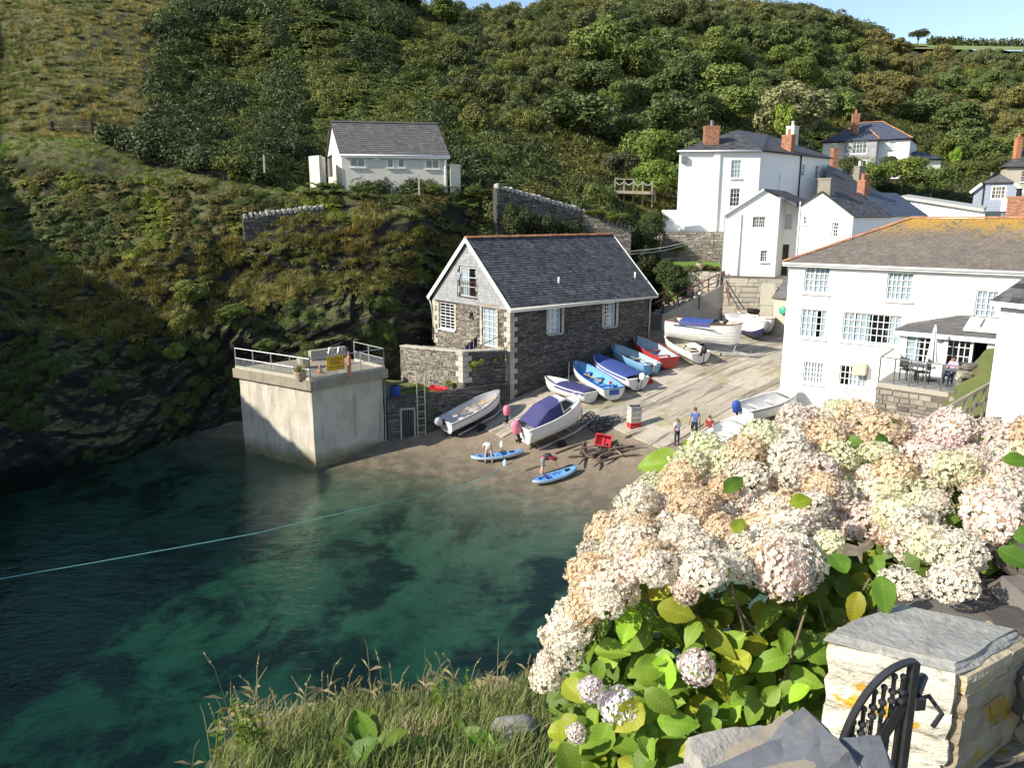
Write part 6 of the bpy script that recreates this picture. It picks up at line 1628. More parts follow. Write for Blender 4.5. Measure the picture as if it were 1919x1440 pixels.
# 1 white open boat under the retaining wall
b1, L1, s1 = boat('open_boat', 'white open boat with yellow oars and grey outboard below the terrace wall', (947, 727), (838, 788), 1.35, .95, 1.75, .72, rail='gel_grey', inner='gel_grey', bottom='antifoul_navy', stripe='gel_grey')
outboard(b1, -.05, .78, M['gel_grey'], tilt=-.5); oar(b1, (.9, .35, .62), (2.9, .2, .66), M['oar_wood']); oar(b1, (1.5, -.3, .62), (3.6, -.1, .68), M['oar_wood'])
trailer('galvanised launching trolley under the white open boat below the terrace wall', b1, L1, 1.6, .22, .3)
# 2 cabin boat with navy canopy
b2, L2, s2 = boat('cabin_boat', 'white motor boat with navy canopy and pink covered outboard on a trailer', (1103, 737), (985, 798), 1.85, 1.3, 2.05, .95, inner='gel_grey', thwarts=(), deck=.72)
q = MB(); 
cabz = .95 * 1.1
q.prism([(L2 * .60, -.72, cabz), (L2 * .60, .72, cabz), (L2 * .86, .42, cabz + .12), (L2 * .86, -.42, cabz + .12)], (0, 0, .1))
for (xa, xb, wa, wb_, za, zb_) in ((.60, .64, .74, .66, 1.05, 1.68), (.64, .80, .66, .46, 1.68, 1.14)):
    pass
q.add([Vector(p) for p in ((L2 * .58, -.76, 1.02), (L2 * .58, .76, 1.02), (L2 * .84, .44, 1.15), (L2 * .84, -.44, 1.15), (L2 * .57, -.62, 1.66), (L2 * .57, .62, 1.66), (L2 * .70, .5, 1.62), (L2 * .70, -.5, 1.62))], [(4, 5, 6, 7), (0, 3, 7, 4), (1, 5, 6, 2), (3, 2, 6, 7), (0, 4, 5, 1)])
cab = q.build('cabin', M['gel_white'], b2, local=True)
def quad_in(pts, m): c = sum(pts, Vector()) / 4; return [c + (p - c) * m for p in pts]
for pts in ([Vector((L2 * .58, -.76, 1.02)), Vector((L2 * .84, -.44, 1.15)), Vector((L2 * .70, -.5, 1.62)), Vector((L2 * .57, -.62, 1.66))], [Vector((L2 * .84, -.44, 1.15)), Vector((L2 * .84, .44, 1.15)), Vector((L2 * .70, .5, 1.62)), Vector((L2 * .70, -.5, 1.62))]):
    n_ = (pts[1] - pts[0]).cross(pts[2] - pts[0]).normalized(); n_ = n_ if (n_.y < 0 if abs(n_.y) > .5 else n_.x > 0) else -n_
    q = MB(); pq = [p + n_ * .004 for p in quad_in(pts, .72)]; q.prism(pq, n_ * .02); q.build('cabin_window', M['black'], cab, local=True)
q = MB(); rows = []
for x_, w_, zt_ in ((.08, .86, 1.02), (.13, .88, 1.12), (.36, .86, 1.62), (.58, .74, 1.74)):
    x_ *= L2; rows.append([Vector((x_, -w_ * 1.03, .98)), Vector((x_, -w_ * .93, .98 + (zt_ - .98) * .8)), Vector((x_, -w_ * .6, zt_)), Vector((x_, 0, zt_ + .07)), Vector((x_, w_ * .6, zt_)), Vector((x_, w_ * .93, .98 + (zt_ - .98) * .8)), Vector((x_, w_ * 1.03, .98))])
q.grid(rows); q.build('canopy', M['navy_cloth'], b2, local=True)
q = MB(); q.tube([(L2 * .8, -.42, 1.3), (L2 * .9, -.3, 1.42), (L2 * .99, 0, 1.5), (L2 * .9, .3, 1.42), (L2 * .8, .42, 1.3)], .018, 6); q.tube([(L2 * .9, -.3, 1.42), (L2 * .9, -.3, 1.2)], .015, 6); q.tube([(L2 * .9, .3, 1.42), (L2 * .9, .3, 1.2)], .015, 6); q.build('pulpit_rail', M['galv'], b2, local=True)
q = MB(); q.tube([(L2 * .6, .2, 1.6), (L2 * .6, .22, 2.7)], .012, 5); q.build('aerial', M['galv'], b2, local=True)
outboard(b2, -.05, .95, M['pink'], s=1.0, cover=True)
trailer('galvanised road trailer under the canopied motor boat', b2, L2, 1.9, .38, .7, .42)
pe = thing('spare_outboard', 'pink covered outboard engine on a stand behind the white motor boat', 'outboard', gp(952, 800)); pe.rotation_euler = (0, 0, .6)
outboard(pe, .1, .85, M['pink'], s=.82, cover=True)
q = MB(); q.bar((-.1, -.35, 0), (.1, 0, .85), .04, .04); q.bar((-.1, .35, 0), (.1, 0, .85), .04, .04); q.bar((.5, 0, 0), (.1, 0, .85), .04, .04); q.bar((-.1, -.35, .05), (-.1, .35, .05), .04, .04); q.build('stand', M['galv'], pe, local=True)
# 3..8 the row of dinghies along the boathouse wall
b3, L3, s3 = boat('rowing_boat', 'white rowing boat with purple inside behind the canopied motor boat', (1021, 705), (1108, 735), .95, .75, 1.45, .6, inner='gel_white', thwarts=(.3, .55, .78), rail='gel_white'); cover(b3, L3, s3, .02, .62, M['navy_cloth'], .06)
q = MB(); q.tube([(1.7, 0, .7), (1.7, .05, 2.0)], .015, 5); q.build('mast', M['galv'], b3, local=True)
b4, L4, s4 = boat('rowing_boat', 'white rowing boat with bright blue inside and wooden oar', (1075, 674), (1150, 727), 1.15, .9, 1.6, .7, inner='boat_sky', rail='boat_blue', thwarts=(.22, .5, .74)); oar(b4, (2.9, .3, .62), (1.3, .05, .66), M['oar_wood'])
q = MB(); q.box((-.02, 0, .46), (.04, .6, .3)); q.build('transom_board', M['boat_blue'], b4, local=True); q = MB(); q.ball((.85, -.25, .72), .1); q.build('fender', M['red_plastic'], b4, local=True)
b5, L5, s5 = boat('covered_boat', 'white boat under tight blue cover with white outboard', (1113, 664), (1196, 709), 1.1, .85, 1.7, .7, bottom='antifoul_red', thwarts=()); cover(b5, L5, s5, .06, .96, M['blue_cloth'], .1); outboard(b5, -.05, .74, M['gel_white'], tilt=-.15, s=.95)
b6, L6, s6 = boat('rowing_boat', 'pale blue rowing boat with small outboard between blue covered and red boats', (1147, 645), (1222, 683), 1.05, .85, 1.5, .65, hull='boat_sky', inner='boat_pale_blue', rail='boat_pale_blue'); outboard(b6, -.05, .7, M['gel_white'], tilt=-.2, s=.8); oar(b6, (2.8, .2, .6), (.9, -.1, .62), M['timber'])
b7, L7, s7 = boat('rowing_boat', 'dark red rowing boat with white inside near the boathouse end', (1188, 627), (1254, 670), 1.15, .85, 1.6, .68, hull='boat_red', inner='boat_pale_blue', rail='boat_red', thwarts=(.25, .52))
b8, L8, s8 = boat('rowing_boat', 'cream white dinghy with black outboard below the clinker launch', (1246, 623), (1313, 661), 1.15, .85, 1.55, .66, inner='boat_cream', thwarts=(.3, .62), deck=.8); outboard(b8, -.05, .72, M['black'], s=1.0)
# 9 clinker launch on its trailer
b9, L9, s9 = boat('clinker_launch', 'large white clinker launch with varnished gunwale and blue cover', (1389, 606), (1252, 597), 2.15, 2.25, 2.1, 1.15, rail='varnish', inner='boat_cream', thwarts=(.2,), plumb=.1, strakes=6, fine=.8)
cover(b9, L9, s9, .2, .62, M['blue_cloth'], .16); q = MB(); q.tube([(.35, .3, 1.1), (.33, .3, 2.3)], .04, 6); q.build('mast_stump', M['rust_red'], b9, local=True)
q = MB(); q.box((L9 * .42, -1.06, .98), (L9 * .6, .03, .05)); q.build('rubbing_strake', M['black'], b9, local=True)
q = MB(); q.tube([(L9 * .74, .2, 1.25), (L9 * .78, .2, 1.55)], .12, 8); q.build('engine_box', M['black'], b9, local=True)
trailer('galvanised road trailer under the clinker launch', b9, L9, 2.0, .5, 1.3, .45)
b10, L10, s10 = boat('motor_launch', 'white launch with navy bottom parked beyond the clinker launch', (1432, 603), (1378, 588), 1.6, 1.4, 1.9, .95, bottom='antifoul_navy', inner='gel_white', thwarts=(.3,), deck=.7)
b10b, L10b, s10b = boat('motor_launch', 'cream launch half hidden beside the timber hut', (1446, 598), (1400, 580), 1.4, 1.3, 1.7, .9, rail='varnish', inner='boat_cream', thwarts=(.4,), deck=.75); 
q = MB(); q.rock((1.2, 0, 1.0), (.9, .7, .35), 5, 2); q.build('tarpaulin', M['black'], b10b, local=True)
# 11, 12 boats beside the shore house
b11, L11, s11 = boat('open_boat', 'white open boat with blue covered outboard below the shore house', (1500, 728), (1392, 764), 1.2, .95, 1.8, .75, rail='gel_white', inner='gel_grey', stripe='boat_grey', thwarts=(.3, .6), deck=.72); outboard(b11, -.05, .8, M['blue_plastic'], cover=True, s=.9)
b12, L12, s12 = boat('open_boat', 'white dinghy partly hidden behind the hydrangea flowers', (1420, 772), (1318, 826), 1.15, .9, 1.7, .72, inner='gel_white', rail='gel_white', thwarts=(.3, .6), deck=.7); outboard(b12, .9, .8, M['gel_white'], s=.8)
# pink buoy, fuel can, bucket
def buoy(p, r, mat, label):
    t = thing('buoy', label, 'buoy', p); q = MB(); q.ball(p + UP * r, r, 14, 9, (1, 1, 1.1)); q.build('float', mat, t, smooth=True); q = MB(); q.lathe(p + UP * r * 2.05, [(.06, 0), (.06, .1), (.03, .12)], 8); q.build('eye', M['black'], t)
buoy(gp(1182, 640), .3, M['red_plastic'], 'round red buoy against the boathouse wall by the red boat')
fc = thing('fuel_can', 'red fuel can on the slipway beside the blue covered boat', 'fuel can', gp(1216, 720)); p = gp(1216, 720)
q = MB(); q.prism([p + Vector(v) for v in ((-.22, -.15, 0), (.22, -.15, 0), (.22, .15, 0), (-.22, .15, 0))], (0, 0, .22)); q.prism([p + Vector(v) for v in ((-.18, -.12, .22), (.18, -.12, .22), (.18, .12, .22), (-.18, .12, .22))], (0, 0, .05)); q.build('body', M['red_plastic'], fc); q = MB(); q.tube([p + Vector((-.12, 0, .27)), p + Vector((-.1, 0, .36)), p + Vector((.1, 0, .36)), p + Vector((.12, 0, .27))], .02, 6); q.build('handle', M['red_plastic'], fc); q = MB(); q.lathe(p + Vector((.15, .05, .27)), [(.04, 0), (.04, .05), (.02, .06)], 8); q.build('cap', M['black'], fc)
bk = thing('bucket', 'grey bucket under the white outboard on the slipway', 'bucket', gp(1203, 720)); p = gp(1203, 720); q = MB(); q.lathe(p, [(.13, 0), (.17, .34), (.18, .36), (.15, .36), (.14, .3)], 14); q.build('body', M['gel_grey'], bk); q = MB(); q.tube([p + Vector((-.17, 0, .34)), p + Vector((-.1, .05, .46)), p + Vector((.1, .05, .46)), p + Vector((.17, 0, .34))], .012, 5); q.build('handle', M['galv'], bk)
tr_ = thing('black_crate_gear', 'black netting heap behind the red fuel can', 'netting', gp(1214, 708)); p = gp(1214, 708); q = MB()
for k in range(14): a = rng.random() * 6.28; q.tube([p + Vector((math.cos(a + t_) * rng.uniform(.15, .3), math.sin(a + t_) * .25, rng.uniform(.02, .3))) for t_ in (0, .8, 1.7, 2.6)], .02, 5)
q.build('net', M['black'], tr_)
# fish crates
def crate(label, c, rot, mat, tilt=None, L=.62, W=.42, H=.27, group=None):
    t = thing('fish_crate', label, 'crate', c, group); t.rotation_euler = tilt or (0, 0, rot)
    q = MB(); th = .025
    q.box((0, 0, th / 2), (L, W, th))
    for s in (-1, 1):
        for z_ in (.06, .145, .23): q.box((0, s * (W / 2 - th / 2), z_), (L, th, .055)); q.box((s * (L / 2 - th / 2), 0, z_), (th, W - 2 * th, .055))
        for x_ in (-L / 2 + .03, 0, L / 2 - .03): q.box((x_, s * (W / 2 - th / 2), .15), (.05, th + .008, .22))
    q.build('body', mat, t, local=True)
    q = MB()
    for s in (-1, 1): q.box((0, s * (W / 2), H), (L + .04, .04, .03)); q.box((s * (L / 2), 0, H + .002), (.04, W + .04, .03))
    q.build('rim', mat, t, local=True)
    return t
cp = gp(1188, 802); sizes = [('red_plastic', 'bottom red fish crate of the stack on the slipway'), ('boat_cream', 'lower cream fish crate in the stack on the slipway'), ('boat_cream', 'upper cream fish crate in the stack on the slipway'), ('gel_grey', 'topmost fish crate of the stack, filled with dark gear')]
for k, (mt_, lab) in enumerate(sizes): ct = crate(lab, cp + UP * (.02 + k * .285), .35 + rng.uniform(-.05, .05), M[mt_], group='stack of fish crates')
q = MB()
for k in range(9): q.rock((rng.uniform(-.22, .22), rng.uniform(-.13, .13), .26), (.16, .14, .12), k + 40, 1)
q.build('contents', M['dark_wood'], ct, local=True)
ctp = gp(1130, 842) + UP * .38; crate('red plastic crate tipped up on the driftwood pile', ctp, 0, M['red_plastic'], (R(62), R(8), R(-12)), .75, .55, .4)
# lobster pots
def lobster_pot(label, c, rot):
    t = thing('lobster_pot', label, 'lobster pot', c, 'lobster pots on the slipway'); t.rotation_euler = (0, 0, rot)
    L, W, H = .95, .55, .5; fr = MB()
    arcs = []
    for x_ in (-L / 2, 0, L / 2):
        pts = [Vector((x_, -W / 2, 0)), Vector((x_, -W / 2, H * .5)), Vector((x_, -W * .32, H * .88)), Vector((x_, 0, H)), Vector((x_, W * .32, H * .88)), Vector((x_, W / 2, H * .5)), Vector((x_, W / 2, 0))]; arcs.append(pts); fr.tube(pts, .028, 6)
    for k in range(7): fr.tube([a[k] for a in arcs], .02, 5)
    for s in (-1, 1): fr.bar((-L / 2, s * W / 2, .02), (L / 2, s * W / 2, .02), .05, .04)
    for x_ in (-L / 2, -.15, .15, L / 2): fr.bar((x_, -W / 2, .02), (x_, W / 2, .02), .05, .035)
    fr.build('frame', M['black'], t, local=True)
    nt_ = MB()
    for k in range(6):
        for x_ in [(-L / 2 + L * i / 12) for i in range(13)]:
            f_ = (x_ + L / 2) / L; i0 = 0 if f_ < .5 else 1; w_ = (f_ - .5 * i0) * 2; pa_ = arcs[i0][k].lerp(arcs[i0 + 1][k], w_); pb_ = arcs[i0][k + 1].lerp(arcs[i0 + 1][k + 1], w_); nt_.tube([pa_, pb_], .007, 4)
    for k in range(12): nt_.tube([arcs[0][0].lerp(arcs[0][-1], k / 11) * 1.0 + Vector((0, 0, .02)), arcs[0][0].lerp(arcs[0][-1], k / 11) + Vector((0, 0, H * math.sin(math.pi * (.12 + .76 * k / 11))))], .007, 4)
    nt_.build('netting', M['steel_grey'], t, local=True, kind='stuff')
lobster_pot('nearest lobster pot lying between motor boat and fish crates', gp(1125, 806), .55); lobster_pot('lobster pot behind, leaning on the other by the fish crates', gp(1142, 797), .5); lobster_pot('black lobster pot in front of the motor boat bow', gp(1102, 792), 1.2)
# driftwood pile
dp = gp(1132, 852)
for k in range(26):
    a = rng.gauss(.45, .7); L_ = rng.uniform(.7, 2.1); c_ = dp + Vector((rng.gauss(0, .55), rng.gauss(0, .4), 0)); c_.z = ground_z(c_.x, c_.y) + .06 + .02 * (k % 9)
    d_ = Vector((math.cos(a), math.sin(a), rng.uniform(-.05, .12))) * L_ / 2
    q = MB(); q.rv = rng.random(); q.tube([c_ - d_, c_ - d_ * .3 + Vector((rng.uniform(-.05, .05), rng.uniform(-.05, .05), .02)), c_ + d_ * .4, c_ + d_], [.045, .06, .055, .03], 6)
    tag(q.build('driftwood_branch', M['driftwood']), 'brown driftwood branch in the pile under the red crate', 'driftwood', 'driftwood pile below the slipway')
for (pa, pb, w) in (((975, 885), (1010, 898), .05), ((985, 882), (1020, 872), .06), ((1040, 850), (1100, 828), .05), ((995, 838), (1060, 818), .05), ((1172, 820), (1200, 810), .05)):
    a_, b_ = gp(*pa, .06), gp(*pb, .06); q = MB(); q.rv = .3; q.tube([a_, a_.lerp(b_, .5) + Vector((.03, .04, .02)), b_], [w, w * .9, w * .6], 6); tag(q.build('loose_timber', M['driftwood']), 'length of dark timber lying on the beach at picture row %d' % pa[1] if False else 'single length of dark timber lying on the muddy beach', 'timber', 'loose timber on the beach')
# mooring rope across the water
ra, rb_ = atz(-60, 1096, .25), atz(480, 1000, .12); rc, rd_ = atz(600, 972, .05), gp(840, 918, .03)
pts = [ra.lerp(rb_, t / 10) for t in range(11)] + [rb_.lerp(rc, t / 4) for t in range(1, 4)] + [rc.lerp(rd_, t / 8) for t in range(9)] + [gp(900, 898, .03), gp(935, 880, .03)]
q = MB(); q.tube([p - UP * .1 * math.sin(i * .3) * .2 for i, p in enumerate(pts)], .017, 5); tag(q.build('mooring_rope', M['rope_teal']), 'thin green mooring rope stretched across the water to the beach', 'rope')

# ================================================================== KAYAKS
def kayak(label, bow, stern, B=.78):
    Pb, Ps = gp(*bow, .18), gp(*stern, .18); h = Pb - Ps; L = h.length; x_ = h.normalized(); y_ = UP.cross(x_).normalized(); z_ = x_.cross(y_)
    t = thing('kayak', label, 'kayak', (Pb + Ps) / 2 - UP * .12, 'sit-on kayaks on the beach'); t.rotation_euler = Matrix((x_, y_, z_)).transposed().to_euler()
    n = 22; hl = MB(); rows = []; dk_ = []
    for i in range(n):
        u = -1 + 2 * i / (n - 1); b = B / 2 * max(.02, (1 - abs(u) ** 2.6)) ** .8; rk = .14 * abs(u) ** 3; kz = .0 + rk; gz = .2 + .12 * abs(u) ** 2.5
        rows.append([Vector((u * L / 2, s * b * w, kz + (gz - kz) * zz)) for s, w, zz in ((-1, 1, 1), (-1, .97, .62), (-1, .7, .15), (0, 0, 0), (1, .7, .15), (1, .97, .62), (1, 1, 1))])
        well = .13 if (-.62 < u < .34) else 0; foot = .05 if (-.05 < u < .02 or -.7 < u < -.62) else 0
        dk_.append([Vector((u * L / 2, b * w, gz + (0 if abs(w) > .7 else .015 - well + foot))) for w in (-1, -.72, -.62, -.3, 0, .3, .62, .72, 1)])
    hl.grid(rows); o = hl.build('hull', M['kayak_pale'], t, local=True, smooth=True)
    d = MB(); d.grid(dk_); d.build('deck', M['kayak_blue'], t, local=True, smooth=False)
    q = MB(); q.box((-L * .2, 0, .3), (.06, .42, .26), (.95, 0, .3), (0, 1, 0), (-.3, 0, .95)); q.build('seat_back', M['navy_cloth'], t, local=True)
    q = MB(); q.box((L * .28, 0, .26), (.26, .24, .03)); q.build('hatch', M['black'], t, local=True)
    for s in (-1, 1): q = MB(); q.tube([(s * L * .46, 0, .3), (s * L * .47, .05, .36), (s * L * .49, 0, .32)], .015, 5); q.build('carry_handle', M['black'], t, local=True)
    for k in (-1, 1): q = MB(); q.tube([(.1, k * B * .35, .22), (.3, -k * B * .2, .23), (.5, k * B * .3, .24)], .008, 4); q.build('bungee', M['black'], t, local=True)
    return t
kayak('pale blue kayak beached beside the person in pale shorts', (982, 849), (884, 861)); kayak('bright blue kayak beached nearest the water beside the person in red vest', (1083, 880), (999, 907))
pd = thing('paddle', 'white bladed paddle stuck upright in the sand by the pale blue kayak', 'paddle', gp(946, 874)); p = gp(946, 874); tp = at(940, 838, p.y + .25)
q = MB(); q.tube([p + UP * .2, tp], .016, 6); q.build('shaft', M['black'], pd)
for c_, m_ in ((tp + UP * .12, 'gel_white'), (p + UP * .15, 'kayak_pale')): q = MB(); q.ball(c_, .2, 12, 6, (.5, .12, 1)); q.build('blade', M[m_], pd, smooth=True)

# ================================================================== PEOPLE
skin_m = pmat('skin', (.50, .31, .22), (.44, .26, .18), 6, .55)
def cloth(name, c): return pmat('cloth_' + name, c, tuple(x * .8 for x in c), 6, .85, .3, 18, .01)
def person(label, base, yaw, J, h=1.7, shirt=None, legs=None, shorts=True, hair=(.10, .07, .05), vest=None, sleeves=.5):
    """one skinned body over joints given in units of body height, facing +X"""
    t = thing('person', label, 'person', base); t.rotation_euler = (0, 0, yaw)
    names = list(J); idx = {n_: i for i, n_ in enumerate(names)}
    rad = {'pel': .078, 'hipL': .056, 'hipR': .056, 'waist': .070, 'chest': .085, 'neck': .032, 'head': .03, 'shL': .042, 'shR': .042, 'elL': .027, 'elR': .027, 'wrL': .018, 'wrR': .018, 'haL': .020, 'haR': .020, 'knL': .038, 'knR': .038, 'anL': .023, 'anR': .023, 'toL': .02, 'toR': .02}
    E_ = [('pel', 'waist'), ('waist', 'chest'), ('chest', 'neck'), ('neck', 'head')] + [(a + s, b + s) if a not in ('pel', 'chest') else (a, b + s) for s in 'LR' for a, b in (('pel', 'hip'), ('hip', 'kn'), ('kn', 'an'), ('an', 'to'), ('chest', 'sh'), ('sh', 'el'), ('el', 'wr'), ('wr', 'ha'))]
    me = bpy.data.meshes.new('body'); me.from_pydata([tuple(Vector(J[n_]) * h) for n_ in names], [(idx[a], idx[b]) for a, b in E_], [])
    o = bpy.data.objects.new('body', me); COL.objects.link(o)
    o.modifiers.new('skin', 'SKIN'); sv = me.skin_vertices[0].data
    for i, n_ in enumerate(names): r_ = rad[n_] * h; sv[i].radius = (r_, r_); sv[i].use_root = n_ == 'pel'
    o.modifiers.new('sub', 'SUBSURF').levels = 2
    dg = bpy.context.evaluated_depsgraph_get(); bme = bpy.data.meshes.new_from_object(o.evaluated_get(dg)); bpy.data.objects.remove(o)
    bme.materials.clear()
    for m_ in (skin_m, shirt, legs, M['black']): bme.materials.append(m_)
    seg = [(Vector(J[a]) * h, Vector(J[b]) * h, a, b) for a, b in E_]
    for pl in bme.polygons:
        c = pl.center; best = None
        for a, b, na, nb in seg:
            ab = b - a; tt = max(0, min(1, (c - a).dot(ab) / max(ab.length_squared, 1e-9))); d_ = (c - a - ab * tt).length
            if best is None or d_ < best[0]: best = (d_, na, nb, tt)
        _, na, nb, tt = best; mi = 0
        if nb in ('waist', 'chest') or (nb == 'neck' and tt < .6) or nb[:2] == 'sh' or (nb[:2] == 'el' and tt < sleeves): mi = 1
        if nb[:3] == 'hip' or (nb[:2] == 'kn' and (tt < .85 or not shorts)) or (nb[:2] == 'an' and not shorts): mi = 2
        if nb == 'waist' and tt < .3: mi = 2
        if nb[:2] == 'to': mi = 3
        pl.material_index = mi; pl.use_smooth = True
    # hands: palm from the skin, five fingers each
    fb = MB()
    for s in 'LR':
        w, hd = Vector(J['wr' + s]) * h, Vector(J['ha' + s]) * h; d_ = (hd - w).normalized(); sd = d_.cross(UP); sd = sd.normalized() if sd.length > .1 else Vector((0, 1, 0)); nn = sd.cross(d_)
        for k, ln in enumerate((.040, .046, .048, .044, .034)):
            off = sd * (.008 * (k - 2)) * h; b0 = hd + off
            if k == 0: b0 = w.lerp(hd, .5) + sd * -.02 * h; e1 = b0 + (d_ * .6 - sd * .8) * ln * h * .6
            else: e1 = b0 + d_ * ln * h * .55
            fb.tube([b0 - d_ * .006 * h, e1, e1 + (d_ * .7 - nn * .6) * ln * h * .45], [.0055 * h, .005 * h, .0035 * h], 5)
    ob = bpy.data.objects.new('body', bme); COL.objects.link(ob); ob.parent = t
    fo = fb.build('fingers', skin_m, t, local=True, smooth=True)
    # join the fingers to the body mesh
    bm = bmesh.new(); bm.from_mesh(bme); bm.from_mesh(fo.data); bm.to_mesh(bme); bm.free(); bpy.data.objects.remove(fo)
    hd = Vector(J['head']) * h; nk = Vector(J['neck']) * h; upv = (hd - nk).normalized(); fw = Vector((1, 0, 0)) - upv * upv.x; fw = fw.normalized() if fw.length > .2 else Vector((0, 0, -1)); sd = upv.cross(fw)
    hm = MB(); rh = .066 * h; c = hd + upv * rh * .5
    rows = []
    for i in range(11):
        a = math.pi * i / 10; row = []
        for k in range(17):
            g = 2 * math.pi * k / 16; x_ = math.sin(a) * math.cos(g); y_ = math.sin(a) * math.sin(g) * .78; z_ = -math.cos(a) * 1.08
            if z_ < -.3: x_ *= 1 + .12 * x_; y_ *= .85
            if x_ > .8 and abs(z_ + .1) < .35 and abs(y_) < .3: x_ += .2 * (1 - abs(y_) / .3)          # nose
            if x_ > .5 and .05 < z_ < .4 and .15 < abs(y_) < .5: x_ -= .07                               # eye sockets
            row.append(c + (fw * x_ + sd * y_ + upv * z_) * rh)
        rows.append(row)
    hm.grid(rows)
    for s in (-1, 1): hm.ball(c + sd * s * rh * .8 - upv * rh * .05, rh * .2, 6, 4)
    hm.build('head', skin_m, t, local=True, smooth=True)
    em = MB()
    for s in (-1, 1): em.ball(c + fw * rh * .86 + sd * s * rh * .3 + upv * rh * .15, rh * .1, 6, 4)
    em.box(c + fw * rh * .9 - upv * rh * .5, (rh * .08, rh * .4, rh * .06), fw, sd, upv)
    em.build('face_features', M['dark_wood'], t, local=True)
    hr = MB(); rows = []
    for i in range(8):
        a = math.pi * .5 * i / 7; row = []
        for k in range(17):
            g = 2 * math.pi * k / 16; x_ = math.cos(a) * math.cos(g); y_ = math.cos(a) * math.sin(g) * .82; z_ = math.sin(a) * 1.1
            if i == 0: z_ = .25 if x_ > .3 else -.45
            row.append(c + (fw * (x_ * 1.07 - .03) + sd * y_ * 1.07 + upv * z_ * 1.05) * rh)
        rows.append(row)
    hr.grid(rows); hr.build('hair', pmat('hair_%d' % len(bpy.data.materials), hair, tuple(x * .7 for x in hair), 20, .8), t, local=True, smooth=True)
    if vest:
        vm = MB(); a, b = Vector(J['waist']) * h, Vector(J['chest']) * h; d_ = (b - a).normalized(); e = b + d_ * .05 * h
        vm.tube([a - d_ * .02 * h, a.lerp(b, .3), a.lerp(b, .75), e], [.088 * h, .098 * h, .105 * h, .07 * h], 12); vm.build('life_vest', vest, t, local=True, smooth=True)
    return t
STAND = {'pel': (0, 0, .53), 'waist': (.005, 0, .60), 'chest': (.0, 0, .74), 'neck': (.0, 0, .845), 'head': (.012, 0, .885), 'hipL': (0, .052, .50), 'hipR': (0, -.052, .50), 'knL': (.02, .06, .28), 'knR': (.0, -.06, .28), 'anL': (-.01, .062, .045), 'anR': (-.02, -.064, .045), 'toL': (.09, .075, .015), 'toR': (.08, -.08, .015),
         'shL': (0, .105, .80), 'shR': (0, -.105, .80), 'elL': (-.01, .14, .63), 'elR': (-.01, -.14, .63), 'wrL': (.04, .15, .49), 'wrR': (.04, -.15, .49), 'haL': (.05, .152, .45), 'haR': (.05, -.152, .45)}
SHADE = dict(STAND); SHADE.update({'elR': (.10, -.17, .80), 'wrR': (.085, -.07, .90), 'haR': (.08, -.03, .915)})
BEND = {'pel': (0, 0, .50), 'waist': (.06, 0, .54), 'chest': (.20, 0, .565), 'neck': (.30, 0, .53), 'head': (.335, 0, .505), 'hipL': (0, .055, .47), 'hipR': (0, -.055, .47), 'knL': (.03, .085, .27), 'knR': (-.01, -.085, .27), 'anL': (-.02, .10, .045), 'anR': (-.05, -.10, .045), 'toL': (.08, .115, .015), 'toR': (.05, -.115, .015),
        'shL': (.24, .10, .53), 'shR': (.24, -.10, .53), 'elL': (.27, .12, .38), 'elR': (.27, -.12, .38), 'wrL': (.31, .10, .25), 'wrR': (.31, -.10, .25), 'haL': (.32, .09, .21), 'haR': (.32, -.09, .21)}
REACH = dict(BEND); REACH.update({'elL': (.36, .12, .50), 'wrL': (.48, .11, .47), 'haL': (.52, .10, .46), 'elR': (.33, -.12, .40), 'wrR': (.40, -.10, .28), 'haR': (.42, -.09, .24)})
c_white, c_blue, c_maroon, c_navy, c_khaki, c_red, c_yellow, c_sage = [cloth(n_, c) for n_, c in (('white', (.62, .62, .66)), ('blue', (.10, .19, .44)), ('maroon', (.25, .035, .04)), ('navy', (.03, .035, .07)), ('khaki', (.50, .44, .34)), ('red', (.50, .03, .05)), ('yellow', (.70, .48, .05)), ('charcoal', (.05, .05, .06)))]
person('person in pale shorts bending over the pale blue kayak', gp(916, 869), R(100), BEND, 1.7, c_white, c_khaki, True, (.45, .42, .38))
person('person in red and black life vest bending beside the bright blue kayak', gp(1016, 893), R(15), REACH, 1.72, c_red, cloth('grey', (.22, .22, .23)), True, (.09, .06, .04), vest=c_sage)
person('child in white shirt and dark trousers shading eyes with one hand', gp(1268, 836), R(110), SHADE, 1.42, c_white, c_navy, False, (.20, .12, .07))
person('person in blue shirt standing furthest back in the group of four', gp(1300, 824), R(80), STAND, 1.66, c_blue, c_navy, False, (.12, .08, .05))
person('child in white top and blue shorts, partly hidden by the big green leaves', gp(1297, 852), R(200), STAND, 1.3, c_white, c_blue, True, (.16, .10, .06))
person('child in maroon shirt with yellow shorts at the right of the group', gp(1327, 832), R(60), STAND, 1.45, c_maroon, c_yellow, True, (.14, .09, .05))
SIT = dict(STAND); 
for k_ in SIT: SIT[k_] = (SIT[k_][0] - (.0), SIT[k_][1], SIT[k_][2] - .24)
SIT.update({'knL': (.22, .07, .27), 'knR': (.22, -.07, .27), 'anL': (.22, .07, .05), 'anR': (.24, -.07, .05), 'toL': (.31, .08, .02), 'toR': (.33, -.08, .02), 'elL': (.05, .15, .40), 'wrL': (.19, .10, .40), 'haL': (.23, .08, .40), 'elR': (.05, -.15, .40), 'wrR': (.19, -.10, .40), 'haR': (.23, -.08, .40)})
sp = tpt(1783, 722); patio_chair(sp, R(200), 'dark patio chair under the seated person on the terrace')
person('person in lilac top seated at the terrace table', sp + UP * .0, R(200), SIT, 1.65, cloth('lilac', (.50, .36, .55)), c_navy, False, (.05, .03, .03))

